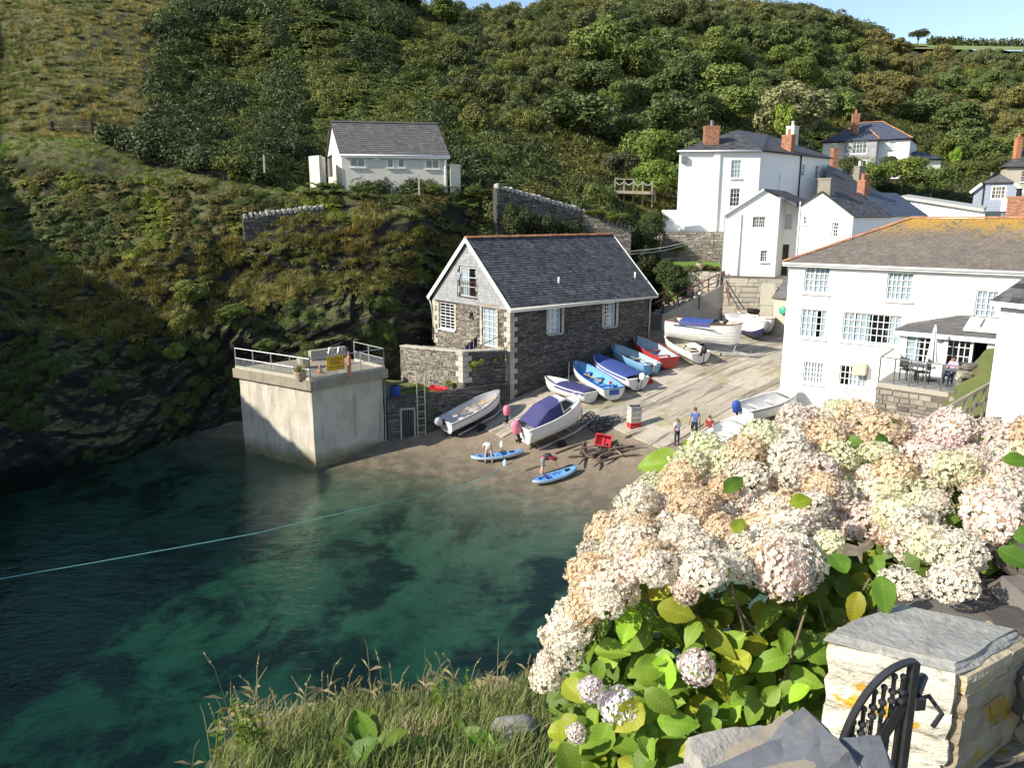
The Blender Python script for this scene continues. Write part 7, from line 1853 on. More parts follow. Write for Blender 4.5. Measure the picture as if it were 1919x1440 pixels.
# ================================================================== VEGETATION ON THE HILL
def proto(name, mb, mat, smooth=False):
    o = bpy.data.objects.new(name, mb.mesh(name, mat, smooth=smooth)); return o
def leafquad(mb, c, n, size, asp=1.5):
    n = Vector(n); n = n.normalized() if n.length > 1e-4 else UP
    t = n.orthogonal().normalized(); t.rotate(Matrix.Rotation(rng.random() * 6.283, 3, n)); b = n.cross(t)
    s = size; mb.rv = rng.random()
    mb.add([c - t * s * asp * .5, c + b * s * .38 + n * s * .1, c + t * s * asp * .5 - n * s * .12, c - b * s * .38 + n * s * .08], [(0, 1, 2, 3)])
def rdir(): 
    while True:
        v = Vector((rng.uniform(-1, 1), rng.uniform(-1, 1), rng.uniform(-1, 1)))
        if .05 < v.length < 1: return v.normalized()
def clump(nlobe, nleaf, size, flat=.8, lobe_r=.45, spread=.62):
    mb = MB()
    lobes = []
    for k in range(nlobe):
        d = rdir(); d.z = abs(d.z) * flat
        lobes.append((d * spread * rng.uniform(.5, 1), lobe_r * rng.uniform(.7, 1.15)))
    lobes.append((Vector((0, 0, .2)), lobe_r * 1.2))
    for i in range(nleaf):
        c, r = lobes[rng.randrange(len(lobes))]; d = rdir()
        if d.z < -.3: d.z *= -1
        p = c + Vector((d.x, d.y, d.z * .9)) * r * rng.uniform(.78, 1.08)
        leafquad(mb, p, d + rdir() * .6 + UP * .2, size * rng.uniform(.6, 1.35))
    return mb
P_SH = [proto('scrub_clump', clump(8, 560, .108), M['scrub_leaf']) for k in range(3)]
def bracken(n=10):
    mb = MB()
    for k in range(n):
        a = rng.random() * 6.283; d = Vector((math.cos(a), math.sin(a), 0)); s = Vector((-d.y, d.x, 0)); L = rng.uniform(.7, 1.15); pts = []
        for i in range(9):
            t = i / 8; pts.append(d * (L * t) + UP * (L * (1.1 * t - .85 * t * t) + .1) )
        mb.rv = rng.random()
        for i in range(8):
            w = .34 * L * (1 - i / 8) ** .8 * min(1, (i + 1) / 2.5)
            for sg in (-1, 1):
                p0, p1 = pts[i], pts[i + 1]; mb.add([p0, p1, p1.lerp(p0, .45) + s * sg * w + d * .08 * L - UP * .06 * L, p0 + s * sg * w * .55 - UP * .02], [(0, 1, 2, 3)])
    return mb
P_BR = [proto('bracken_fronds', bracken(12), M['scrub_leaf']) for k in range(2)]
def tuft(n=70, h=1.0, sp=.55, w=.02, lean=.75):
    mb = MB(); grass_clump(mb, (0, 0, 0), n, h, sp, w, lean); return mb
P_GR = [proto('grass_tuft', tuft(), M['grass_inst']) for k in range(2)]
PROTOS = P_SH + P_BR + P_GR            # 0-2 scrub, 3-4 bracken, 5-6 grass
def scatter(name, label, pts, protos, cat='scrub'):
    """points with their own scale, turn, tint and plant kind, as one mass of ground cover"""
    me = bpy.data.meshes.new(name); me.from_pydata([p[0] for p in pts], [], [])
    a = me.attributes.new('scl', 'FLOAT_VECTOR', 'POINT'); a.data.foreach_set('vector', [c for p in pts for c in p[1]])
    a = me.attributes.new('rot', 'FLOAT_VECTOR', 'POINT'); a.data.foreach_set('vector', [c for p in pts for c in p[2]])
    a = me.attributes.new('tint', 'FLOAT_COLOR', 'POINT'); a.data.foreach_set('color', [c for p in pts for c in (*p[3], 1)])
    a = me.attributes.new('idx', 'INT', 'POINT'); a.data.foreach_set('value', [p[4] for p in pts])
    o = bpy.data.objects.new(name, me); COL.objects.link(o); tag(o, label, cat, kind='stuff')
    ng = bpy.data.node_groups.new(name, 'GeometryNodeTree'); ng.interface.new_socket('Geometry', in_out='INPUT', socket_type='NodeSocketGeometry'); ng.interface.new_socket('Geometry', in_out='OUTPUT', socket_type='NodeSocketGeometry')
    gi = ng.nodes.new('NodeGroupInput'); go = ng.nodes.new('NodeGroupOutput'); ip = ng.nodes.new('GeometryNodeInstanceOnPoints'); L = ng.links.new
    jn = ng.nodes.new('GeometryNodeGeometryToInstance')
    for ob in protos[::-1]:
        oi = ng.nodes.new('GeometryNodeObjectInfo'); oi.inputs['Object'].default_value = ob; oi.inputs['As Instance'].default_value = False
        L(oi.outputs['Geometry'], jn.inputs[0])
    def na(nm, ty):
        n = ng.nodes.new('GeometryNodeInputNamedAttribute'); n.data_type = ty; n.inputs[0].default_value = nm; return n.outputs[0]
    L(gi.outputs[0], ip.inputs['Points']); L(jn.outputs[0], ip.inputs['Instance']); ip.inputs['Pick Instance'].default_value = True
    L(na('idx', 'INT'), ip.inputs['Instance Index']); L(na('rot', 'FLOAT_VECTOR'), ip.inputs['Rotation']); L(na('scl', 'FLOAT_VECTOR'), ip.inputs['Scale'])
    L(ip.outputs[0], go.inputs[0])
    m = o.modifiers.new('scatter', 'NODES'); m.node_group = ng
    return o
SX = S                                                        # displaced hill grid (u, v, xyz)
cell_a = np.linalg.norm(np.cross(SX[1:, :-1] - SX[:-1, :-1], SX[:-1, 1:] - SX[:-1, :-1]), axis=2)
cy = SX[:-1, :-1, 1].clip(25, 400)
wgt = cell_a / cy ** 1.75
vv_ = np.array(vs_)[:-1][None, :].repeat(NU - 1, 0); wgt[(vv_ < 1.05) | (vv_ > 8.6)] = 0
uu_ = np.array(us)[:-1][:, None].repeat(NV - 1, 1); wgt[uu_ < 2.2] *= .25
nprs = np.random.RandomState(5)
flat = (wgt / wgt.sum()).ravel()
pick = nprs.choice(flat.size, 80000, p=flat)
NORM = N
scr = []
def nz_(x, y, k): return noise.noise(Vector((x * k, y * k, 7.3)))
block = [(575, 225, 856, 356), (1268, 235, 1560, 520), (1530, 215, 1770, 322), (1815, 320, 1919, 420)]
for id_ in pick:
    i, j = divmod(int(id_), NV - 1); a, b = nprs.rand(), nprs.rand()
    p = Vector(SX[i, j]) * (1 - a) * (1 - b) + Vector(SX[i + 1, j]) * a * (1 - b) + Vector(SX[i, j + 1]) * (1 - a) * b + Vector(SX[i + 1, j + 1]) * a * b
    v = vs_[j] + b * (vs_[1]); n_ = Vector(NORM[i, j]); px, py = proj(p); k1 = nz_(px, py, .012); k2 = nz_(px, py, .045); r = rng.random()
    big = .75 + p.y / 130
    if 545 < px < 880 and 4.6 < v < 6.2 and py > 225: 
        if rng.random() < .8: continue
    if v < 2.35:                                               # rock face: patches of hanging growth
        if k1 + .6 * k2 < -.06 + .26 * (2.35 - v) or r < .15: continue
        idx, sc, tint = rng.choice((0, 1, 2, 5)), rng.uniform(.25, .55), (.75, .95, .6)
    elif v < 3.3 and px < 780:                                 # lip of the cliff: rank yellow grass and heath
        gold = max(0, k1 + .15)
        if r < .5: idx, sc, tint = 5 + rng.randrange(2), rng.uniform(.45, .8), (1.1 + .4 * gold, 1.05 + .15 * gold, .65)
        else: idx, sc, tint = rng.choice((0, 1, 2, 3)), rng.uniform(.3, .6), (1.2 + .5 * gold, 1.1, .65)
    elif v < 4.7 and px < 900:                                 # heath and bracken slope
        idx = rng.choice((0, 1, 2, 2, 3, 4)); sc = rng.uniform(.35, .75); w_ = .5 + .5 * k1 / .4
        tint = (1.25, .98, .72) if k2 > -.1 else (.85, .95, .6)
        if k1 > .22: tint = (1.5, 1.5, .5)
        if k1 < -.25: tint = (.6, .7, .45)
    elif v < 5.7 and px < 580:                                 # grassy path ledge
        idx, sc, tint = 5 + rng.randrange(2), rng.uniform(.22, .42), ((1.05, 1.5, .55) if k2 > -.15 else (1.2, 1.35, .65))
        if r < .06: idx, sc = 0, .4
    elif px < 330 + 120 * k1 + 60 * k2 and py < 265:           # dry grass hillside
        if r < .86: idx, sc, tint = 5 + rng.randrange(2), rng.uniform(.4, .7), ((1.6, 1.42, 1.05) if k1 + k2 > -.08 else (.85, .95, .6))
        else: idx, sc, tint = 3 + rng.randrange(2), rng.uniform(.4, .7), (1.1, 1.15, .7)
    elif px < 900:
        if r < .55 and k1 > -.15: idx, sc, tint = 3 + rng.randrange(2), rng.uniform(.6, 1.05) * big, (1.15, 1.3, .75)
        else: idx, sc, tint = rng.randrange(3), rng.uniform(.7, 1.3) * big, ((.88, 1.0, .62) if k1 < .2 else (1.2, 1.15, .7))
        if k1 < -.2: sc *= 1.25; tint = (.5, .6, .48)  # dark tint patches stand in for shadow on the slope
    else:
        if any(x0 < px < x1 and y0 < py < y1 for x0, y0, x1, y1 in block) and p.y < 110: continue
        if r < .25: idx, sc, tint = 3 + rng.randrange(2), rng.uniform(.7, 1.1) * big, (1.0, 1.15, .7)
        else: idx, sc, tint = rng.randrange(3), rng.uniform(.8, 1.5) * big, ((.8, .88, .68) if k1 < .1 else (1.15, 1.05, .72))
        if px > 1650 and v > 7.6: idx, sc, tint = 5, .5, (1.0, 1.2, .6)
    q_ = rng.uniform(.8, 1.25); tl = n_.to_track_quat('Z', 'Y').to_euler() if v < 2.6 else None
    mixn = (UP * 1.0 + n_ * (.8 if v > 2.6 else 1.6)).normalized()
    e = (mixn.to_track_quat('Z', 'Y') @ Matrix.Rotation(rng.random() * 6.283, 3, 'Z').to_quaternion()).to_euler()
    scr.append((tuple(p - n_ * .08), (sc * rng.uniform(.85, 1.2), sc * rng.uniform(.85, 1.2), sc * rng.uniform(.75, 1.15)), tuple(e), tuple(c * q_ for c in tint), idx))
scatter('hillside_scrub', 'mass of bracken, bramble, heath and rank grass covering the hillside', scr, PROTOS, 'scrub')

# ------------------------------------------------------------------ trees
def crown_mesh(name, nl, nleaf, size, shape=(1, 1, .85), wind=0.0, mat=None, gap=.0):
    mb = MB(); lobes = []
    for k in range(nl):
        d = rdir(); d = Vector((d.x * shape[0], d.y * shape[1], d.z * shape[2])) * rng.uniform(.35, .78)
        lobes.append((d + Vector((wind * (d.z + .6), 0, 0)), rng.uniform(.20, .38)))
    for i in range(nleaf):
        c, r = lobes[rng.randrange(nl)]; d = rdir()
        if d.z < -.2 and rng.random() < .6: d.z *= -1
        leafquad(mb, c + d * r * rng.uniform(.72, 1.1), d + rdir() * .7 + UP * .3, size * rng.uniform(.6, 1.4))
    return mb.mesh(name, mat or M['tree_leaf'])
def trunk_mesh(name, h, r, limbs=6, reach=.7):
    mb = MB(); mb.rv = .5
    top = Vector((rng.uniform(-.08, .08), rng.uniform(-.08, .08), h)); mb.tube([(0, 0, -.35), (0, 0, h * .35), top * .7 + Vector((.03, 0, 0)), top], [r * 1.3, r, r * .7, r * .3], 7)
    for k in range(limbs):
        a = k / limbs * 6.283 + rng.uniform(-.4, .4); b0 = Vector((0, 0, h * rng.uniform(.35, .8))); d = Vector((math.cos(a), math.sin(a), rng.uniform(.5, 1.1))) * reach
        mb.tube([b0, b0 + d * .5 + UP * .06, b0 + d], [r * .5, r * .32, r * .1], 5)
    return mb.mesh(name, M['bark'])
CROWNS = [crown_mesh('crown', 34, 6500, .078, (1, 1, .82)), crown_mesh('crown', 30, 6000, .08, (.95, .95, 1.0)), crown_mesh('crown', 40, 6800, .075, (1.1, 1.1, .7)), crown_mesh('crown', 26, 5600, .085, (.9, 1, .9))]
TRUNKS = [trunk_mesh('trunk', 1.0, .075), trunk_mesh('trunk', 1.0, .065, 7, .8)]
SHRUBS = [crown_mesh('crown', 24, 5200, .08, (1, 1, .8)), crown_mesh('crown', 28, 5600, .075, (1.1, 1, .8)), crown_mesh('crown', 22, 4800, .08, (.9, .9, .9))]
WIND = crown_mesh('crown', 18, 4200, .085, (1.15, .9, .55), .35)
def tree(name, label, base, h, w, tint, group=None, crown=None, trunkh=.42, cat='tree', crown_mat=None, rz=None):
    t = thing(name, label, cat, base, group); t.rotation_euler = (0, 0, rng.random() * 6.283 if rz is None else rz)
    c = bpy.data.objects.new('crown', crown or CROWNS[rng.randrange(4)]); COL.objects.link(c); c.parent = t
    cz = h * (.47 + trunkh * .25); c.location = (0, 0, cz); c.scale = (w / 2 * 1.05, w / 2 * 1.05 * rng.uniform(.85, 1.1), (h - cz) * (1.05 + .12 * (trunkh < .3)))
    c.color = (*tint, 1); c.rotation_euler = (0, 0, rng.random() * 6.283 if rz is None else 0)
    k = bpy.data.objects.new('trunk', TRUNKS[rng.randrange(2)]); COL.objects.link(k); k.parent = t; k.scale = (w * .36, w * .36, h * .68)
    return t
def skyline(px): return float(np.interp(px, [700, 780, 800, 830, 870, 950, 1000, 1100, 1250, 1400, 1500, 1560, 1600, 1640, 1680, 1700, 1760, 1920], [-30, 12, 0, -2, 2, -4, 0, 0, 0, 2, 12, 22, 36, 52, 74, 82, 76, 80]))
placed = []
trs = []
for att in range(9000):
    px = rng.uniform(840, 1990); py = rng.uniform(5, 335)
    if px < 1080 and py > 150 + rng.random() * 120: continue
    if px < 1200 and py > 300: continue
    hit, nn = hill_at(px, py)
    if hit is None or hit.y > 420: continue
    if 1270 < px < 1560 and py > 262: continue
    if 1540 < px < 1780 and py > 248: continue
    if 1790 < px and py > 318: continue
    if px > 1690 and py < 118: continue
    small = px < 1080
    h = rng.uniform(2.2, 3.6) if small else rng.uniform(4.6, 7.8); w = h * rng.uniform(.95, 1.3)
    d_ = hit.y / math.cos(PITCH); wp = w / d_ * F_PX; hp = h / d_ * F_PX
    if py - hp * .97 < skyline(px) - 2: continue
    if any((px - a) ** 2 + ((py - b) * 1.25) ** 2 < (.46 * max(wp, c)) ** 2 for a, b, c in placed): continue
    placed.append((px, py, wp)); trs.append((hit, h, w, px, py, small))
    if len(trs) > 215: break
for hit, h, w, px, py, small in trs:
    r = rng.random(); zone_ = nz_(px, py, .008)
    if small: tint = (.95, 1.0, .8) if r < .6 else (1.3, 1.25, .7); lab, grp, nm = 'dark green thorn bush in the scrub above the boathouse', 'thorn bushes on the middle slope', 'thorn_bush'
    elif px > 1600 and (zone_ + r * .5 > .12): tint = (1.32, 1.12, .84); lab, grp, nm = 'brownish broadleaf tree in the wood at the valley head', 'brownish trees in the right-hand wood', 'broadleaf_tree'
    elif py < skyline(px) + 75: tint = (.95, 1.02, .88); lab, grp, nm = 'green tree on the skyline edge of the wood', 'trees along the skyline of the wood', 'broadleaf_tree'
    else: tint = (.78, .92, .68) if r < .6 else (1.1, 1.28, .75); lab, grp, nm = 'dark green tree in the wooded slope behind the white houses', 'trees on the slope behind the white houses', 'broadleaf_tree'
    k = rng.uniform(.85, 1.3) * (1.15 if small else 1.4); tree(nm, lab, tuple(hit - UP * .3), h, w, tuple(c * k for c in tint), grp, SHRUBS[rng.randrange(3)] if small else None, .2 if small else .4, 'bush' if small else 'tree')  # right-hand trees paled, haze put into their leaf tint
# particular trees and shrubs
def shrub(px, py, Y, h, w, tint, label, cr=None, name='shrub', tk=.15, cat='shrub', group=None):
    b = at(px, py, Y) if Y else (hill_at(px, py)[0] or at(px, py, 80))
    return tree(name, label, tuple(b - UP * .15), h, w, tint, group, cr or SHRUBS[rng.randrange(3)], tk, cat)
tree('willow_tree', 'pale grey green willow behind the tall white house', tuple(at(1478, 268, 96)), 7.4, 10.5, (2.5, 2.35, 2.5), None, CROWNS[0], .25)
tree('ash_tree', 'yellow green young tree in front of the willow', tuple(at(1468, 266, 92)), 4.6, 3.2, (2.2, 2.6, 1.0), None, CROWNS[1], .3)
tree('windswept_tree', 'lone windswept tree on the skyline field', tuple(at(1719, 88, 285)), 6.5, 6.8, (.9, .95, .8), None, WIND, .75, rz=0)
tree('round_tree', 'round green tree standing on the crest against the sky', tuple(at(835, 45, 128)), 4.2, 6.0, (1.2, 1.5, .7), None, CROWNS[0], .2)
tree('round_tree', 'dark tree on the crest beside the sky gap', tuple(at(760, 18, 122)), 4.5, 6.5, (.5, .6, .5), None, CROWNS[2], .2)
for (px, py, Y, h, w, tint, lab) in (
    (1228, 362, 72, 3.4, 4.6, (1.5, 2.0, .8), 'rounded bright green shrub beside the tall white house'), (1232, 305, 77, 3.6, 4.8, (1.4, 1.8, .75), 'bright green bush above the rounded shrub by the white house'),
    (1120, 392, 66, 2.6, 3.6, (1.35, 1.5, .85), 'mid green leafy shrub behind the wall end'), (1090, 372, 68, 2.4, 3.0, (.8, .9, .6), 'dark shrub behind the cope stones'), (1160, 330, 76, 2.6, 4.0, (1.0, .95, 1.2), 'purple flowering shrub above the garden deck'),
    (1270, 548, 57.8, 1.7, 2.6, (.55, .7, .5), 'dark glossy shrub behind the boathouse corner'), (1250, 535, 58.5, 2.2, 2.4, (.6, .8, .5), 'dark green shrub at the foot of the yard wall'), (1296, 520, 58.6, 1.2, 2.0, (1.0, 1.1, .8), 'spiky grey green plant beside the steps'),
    (1215, 470, 61.2, 2.6, 2.6, (.5, .6, .42), 'dark overgrown bush between wall end and yard wall'), (1205, 520, 60.2, 2.8, 2.2, (.45, .5, .4), 'dark ivy mound behind the boathouse roof end'), (1225, 430, 63.5, 1.8, 2.4, (.7, .85, .5), 'overgrown bush below the garden gate'),
    (1330, 512, 58.8, .9, 1.8, (1.0, .8, .9), 'low reddish plant by the flower pot'), (1268, 470, 62.0, .8, 1.8, (1.6, 1.5, .7), 'yellowing plants at the top of the lawn'),
    (1690, 345, 84, 3.2, 5.5, (1.6, 1.9, .85), 'broad bright green bush in front of the hill house'), (1640, 350, 82, 2.8, 4.2, (1.5, 1.8, .8), 'green bush left of the broad bush below the hill house'), (1745, 362, 82, 3.0, 4.6, (1.1, 1.3, .75), 'leafy green bush behind the flat roofed building'),
    (1785, 300, 92, 3.0, 4.4, (1.3, 1.5, .8), 'bush right of the hill house porch'), (1800, 345, 84, 2.8, 4.0, (1.2, 1.35, .8), 'feathery green shrub beside the boarded house'), (1790, 308, 88, 2.0, 1.4, (2.2, 3.2, .7), 'small lime green conifer right of the hill house'), (1590, 322, 90, 2.0, 3.4, (.9, 1.1, .7), 'hedge bush under the slate hung bay'), (1665, 320, 89, 2.0, 2.0, (.7, .8, .6), 'dark bush beside the hill house door'),
    (1845, 308, 96, 3.2, 5.0, (1.1, 1.3, .75), 'green bush left of the stone house chimney'), (1830, 330, 86, 2.0, 3.0, (1.2, 1.1, .85), 'brown green bush above the boarded house roof'), (1720, 318, 90, 1.8, 2.6, (1.4, 1.7, .8), 'low bush under the hill house porch'), (1870, 322, 92, 2.4, 3.4, (1.1, 1.25, .8), 'bush between boarded house and stone house'),
    (815, 358, 54.2, .6, 1.4, (1.1, 1.3, .7), 'small bush at the toilet block corner'), (672, 358, 53.0, .55, 1.6, (1.2, 1.5, .7), 'leafy bush under the toilet block window'), (890, 372, 57.2, 1.1, 2.2, (1.0, 1.1, .6), 'bush at the top of the cope stone wall'),
    (1150, 412, 59.6, .8, 2.4, (1.4, 1.6, .6), 'grassy bush on top of the sunlit wall'), (1115, 402, 59.3, .6, 1.8, (1.4, 1.6, .6), 'grassy tuft on the wall behind the boathouse ridge'),
    (888, 690, 42.0, .8, 1.0, (2.2, 2.4, .9), 'ivy growing on the terrace return wall'), (930, 690, 42.6, 1.0, .8, (.7, .9, .5), 'dark ivy between terrace wall and boathouse'), (780, 745, 42.4, .9, 1.9, (1.5, 1.7, .8), 'weeds on the grassy shelf by the ladder'), (850, 722, 42.2, .5, 1.2, (1.9, 2.1, .8), 'bright weeds under the quoined corner'),
    (965, 440, 54.6, 2.4, 2.6, (.5, .6, .4), 'dark ivy hanging on the wall under the first cope stones'), (1010, 455, 55.8, 2.4, 2.8, (.55, .6, .42), 'dark bramble on the wall above the boathouse ridge'), (1055, 452, 57.0, 1.8, 2.4, (.5, .55, .4), 'dark growth on the wall near its sunlit end'),
    (355, 560, 45.0, 1.3, 2.2, (1.7, 1.9, 1.0), 'pale flowering clump hanging on the dark cliff'), (345, 620, 43.6, 1.6, 1.6, (1.7, 1.6, .8), 'sunlit grass clump on the cliff above the sea cave'), (330, 670, 42.6, 1.0, 1.3, (1.9, 2.2, .8), 'bright green tuft low on the dark cliff'), (435, 590, 45.2, .8, 1.8, (1.5, 1.8, .8), 'leafy green clump on the cliff left of the pier'), (500, 655, 44.6, .8, 1.5, (1.1, 1.3, .7), 'weeds behind the pier railing')):
    shrub(px, py, Y, h, w, tint, lab)
# hedges on the far field
for (x0, x1, y, hh, lab) in ((1740, 1800, 83, 3.0, 'low dark hedge on the skyline field near the lone tree'), (1800, 1990, 84, 2.6, 'long dark hedge along the skyline field')):
    a_, b_ = at(x0, y, 320), at(x1, y + 1, 320); mb = MB()
    for k in range(1400): p = a_.lerp(b_, rng.random()) + Vector((0, rng.uniform(-2, 2), rng.uniform(-1.2, hh) * rng.uniform(.5, 1))); leafquad(mb, p, rdir() + UP * .4, .9)
    o_ = mb.build('field_hedge', M['tree_leaf']); o_.color = (.9, .95, .8, 1); tag(o_, lab, 'hedge')
fm = pmat('field', (.20, .24, .07), (.17, .20, .06), .05, .95); q = MB(); pa_ = [at(1690, 92, 270), at(2050, 98, 280), at(2050, 84, 360), at(1690, 82, 350)]
q.grid([[pa_[0].lerp(pa_[1], k / 8) + UP * .3 for k in range(9)], [pa_[3].lerp(pa_[2], k / 8) + UP * .3 for k in range(9)]]); tag(q.build('field', fm), 'pale green field on the skyline', 'field', kind='structure')

# ================================================================== FOREGROUND: BANK, HYDRANGEA, PILLAR, GATE
def lip(x): return 5.15 + max(0, x + 2.1) * .5 + .35 * noise.noise(Vector((x * 1.3, 2, 0)))
def bank_z(x, y):
    zb = min(10.5, 9.26 - .45 * (y - 4))
    if x > 1.2: zb += min(.25, (x - 1.2) * .3)
    e = max(0, y - lip(x)); el = max(0, (-1.75 - .28 * (y - 4)) - x)
    z = zb - 1.9 * e ** 1.25 - 1.7 * el ** 1.2 + .10 * noise.noise(Vector((x * 1.7, y * 1.7, 4))) + .05 * noise.noise(Vector((x * 5, y * 5, 4)))
    return max(z, -1.5)
q = MB(); q.grid([[(x_, y_, bank_z(x_, y_)) for x_ in [-9 + .2 * i for i in range(111)]] for y_ in [-3 + .2 * j for j in range(86)]])
M['bank_soil'] = pmat('bank_soil', (.085, .085, .03), (.06, .05, .028), 3, .95, .7, 9, .05, stain=(.13, .12, .05), sscale=2)
tag(q.build('foreground_bank', M['bank_soil'], smooth=True), 'steep grassy bank falling from the garden to the water', 'bank', kind='structure')
def bank_hit(px, py):
    r_ = ray(px, py); Y = 1.2
    while Y < 14:
        p = CAM + r_ * (Y / r_.y)
        if p.z < bank_z(p.x, p.y): return p
        Y += .03
    return p
# grass
gb = MB()
for k in range(26000):
    px = rng.uniform(380, 1120); py = rng.uniform(1240, 1500)
    x_ = rng.uniform(-3.0, 1.4); y_ = rng.uniform(3.0, 7.2)
    if y_ > lip(x_) + .5 or x_ < -1.75 - .26 * (y_ - 4): continue
    p = Vector((x_, y_, bank_z(x_, y_))); h_ = rng.uniform(.07, .2); dry = noise.noise(Vector((x_ * 1.4, y_ * 1.4, 9)))
    a = rng.random() * 6.283; d = Vector((math.cos(a), math.sin(a), 0)); s = Vector((-d.y, d.x, 0)) * rng.uniform(.0025, .0055); ln = rng.uniform(.2, .9) * h_
    gb.rv = min(1, max(0, .35 + .5 * dry + rng.gauss(0, .2))); gb.mi = 1 if dry + rng.gauss(0, .18) > .40 else 0
    p1 = p + UP * h_ * .55 + d * ln * .3; p2 = p + UP * h_ * .9 + d * ln
    gb.add([p - s, p + s, p1 + s * .8, p1 - s * .8, p2], [(0, 1, 2, 3), (3, 2, 4)])
M['dry_blade'] = leaf_mat('dry_blade', (.32, .27, .13), (.44, .38, .22), (.22, .17, .09), trans=.3)
tag(gb.build('bank_grass', [M['grass_blade'], M['dry_blade']]), 'rough green and straw coloured grass on the foreground bank', 'grass', kind='stuff')
ds = MB()
for k in range(95):
    x_ = rng.uniform(-2.4, .9); y_ = lip(x_) + rng.uniform(-.5, .25); p = Vector((x_, y_, bank_z(x_, y_))); h_ = rng.uniform(.2, .5) * (1.0 if rng.random() < .8 else 1.4)
    ln = Vector((rng.uniform(-.3, .35), rng.uniform(-.15, .15), 0)) * h_; pts = [p, p + UP * h_ * .5 + ln * .25, p + UP * h_ * .85 + ln * .6, p + UP * h_ + ln]; ds.rv = rng.random()
    ds.tube(pts, [.0035, .003, .0025, .0015], 4)
    if rng.random() < .65:
        e = pts[-1]; dr_ = (pts[-1] - pts[-2]).normalized()
        for i in range(9): ds.rv = rng.random(); leafquad(ds, e - dr_ * .012 * i, rdir(), .014, 2)
    for i in range(2):
        b0 = pts[1]; d = rdir(); d.z = .3; s = d.cross(UP).normalized() * .003; ds.add([b0 - s, b0 + s, b0 + d * .14, b0 + d * .07 + UP * .03], [(0, 1, 2, 3)])
tag(ds.build('dry_grass_stalks', M['dry_blade']), 'tall dry grass stalks standing along the bank edge', 'grass', kind='stuff')
rp = bank_hit(966, 1385); q = MB(); q.rock(rp + UP * .03, (.26, .22, .2), 17, 5, .3, sph=.75); tag(q.build('bank_rock', pmat('grey_rock', (.24, .23, .22), (.16, .155, .15), 6, .9, .6, 22, .02), smooth=True), 'small grey rock in the grass beside the hydrangea', 'rock')
rp = at(965, 1292, 6.5); q = MB(); q.rock(rp - UP * .32, (.7, .6, .7), 23, 9, .5, sph=.7); tag(q.build('bank_boulder', pmat('tan_rock', (.38, .28, .15), (.28, .21, .12), 4, .9, .6, 14, .03), smooth=True), 'tan boulder at the bank edge below the flowers', 'rock')
# leaf meshes
def leaf_mesh(name, mat, curl=.25, fold=.25, wid=.36, n=9, seed=0):
    rr = random.Random(seed); vs = []; fs = []; uv = []
    for i in range(n + 1):
        t = i / n; w = wid * math.sin(math.pi * min(1, t * .96 + .02) ** .85) ** .8 * (1.0 if i % 2 else .93)
        for k in (-1, -.5, 0, .5, 1): vs.append((k * w, t, fold * abs(k) * w + .02 * math.sin(t * 9 + k * 3 + seed) - curl * t * t + rr.uniform(-.006, .006)))
    for i in range(n):
        for k in range(4): a = i * 5 + k; fs.append((a, a + 1, a + 6, a + 5)); 
    me = bpy.data.meshes.new(name); me.from_pydata(vs, [], fs); me.materials.append(mat)
    u = me.uv_layers.new(name='uv'); u.data.foreach_set('uv', [c for f in fs for v_ in f for c in (vs[v_][0], vs[v_][1])])
    a = me.attributes.new('rnd', 'FLOAT', 'FACE'); a.data.foreach_set('value', [rr.random() * 0 + (.25 + .25 * seed) % 1] * len(fs)); me.polygons.foreach_set('use_smooth', [True] * len(fs))
    return me
M['hyd_leaf'] = leaf_mat('hyd_leaf', (.115, .20, .02), (.19, .29, .035), None, trans=.3, rough=.52, objtint=True, spec=.3, veins=True)
LEAVES = [leaf_mesh('leaf', M['hyd_leaf'], c, f, w, 9, s) for s, (c, f, w) in enumerate(((.2, .3, .36), (.45, .2, .34), (.1, .45, .38), (.6, .25, .32)))]
def place_leaf(parent, p, nrm, tipdir, size, tint, me=None):
    n = Vector(nrm).normalized(); y = Vector(tipdir) - n * n.dot(Vector(tipdir)); y = y.normalized() if y.length > .05 else n.orthogonal().normalized(); x = y.cross(n)
    o = piece('leaf', me or LEAVES[rng.randrange(4)], parent, frame4(Vector(p), x, y, n, (size, size, size))); o.color = (*tint, 1); return o
# broad-leaved weeds on the bank
def weed(px, py, n, size, tint, label, up=.7):
    b = bank_hit(px, py); t = thing('broadleaf_weed', label, 'plant', b)
    for k in range(n):
        a = rng.random() * 6.283; d = Vector((math.cos(a), math.sin(a), 0)); place_leaf(t, b + d * .03 + UP * .02, UP * .6 - d * .7 + Vector((0, -.3, 0)), d * .8 + UP * up, size * rng.uniform(.6, 1.1), tuple(c * rng.uniform(.8, 1.2) for c in tint))
weed(690, 1420, 8, .24, (.8, .8, .8), 'large pale green dock leaves in the bank grass', 1.2); weed(650, 1445, 6, .2, (.7, .75, .7), 'smaller dock plant at the lower picture edge'); weed(860, 1400, 9, .16, (.5, .6, .6), 'dark leafy weed in the middle of the bank'); weed(800, 1420, 8, .14, (.5, .65, .6), 'low dark weed left of the grey rock'); weed(910, 1425, 9, .13, (.7, .85, .7), 'clover like weed in front of the grey rock')
def stem_weed(px, py, n, h, tint, label, size=.06):
    b = bank_hit(px, py); t = thing('tall_weed', label, 'plant', b)
    for k in range(n):
        c = b + Vector((rng.uniform(-.16, .16), rng.uniform(-.12, .12), 0)); c.z = bank_z(c.x, c.y); e = c + Vector((rng.uniform(-.08, .08), 0, h * rng.uniform(.7, 1.1))); q = MB(); q.tube([c, c.lerp(e, .5), e], [.006, .005, .002], 5); q.build('stem', M['hyd_leaf'], t).color = (*tint, 1)
        for i in range(9):
            p = c.lerp(e, .15 + .85 * i / 9); a = i * 2.4; d = Vector((math.cos(a), math.sin(a), .2)); place_leaf(t, p, UP - d * .4, d, size * (1.15 - .6 * i / 9), tint)
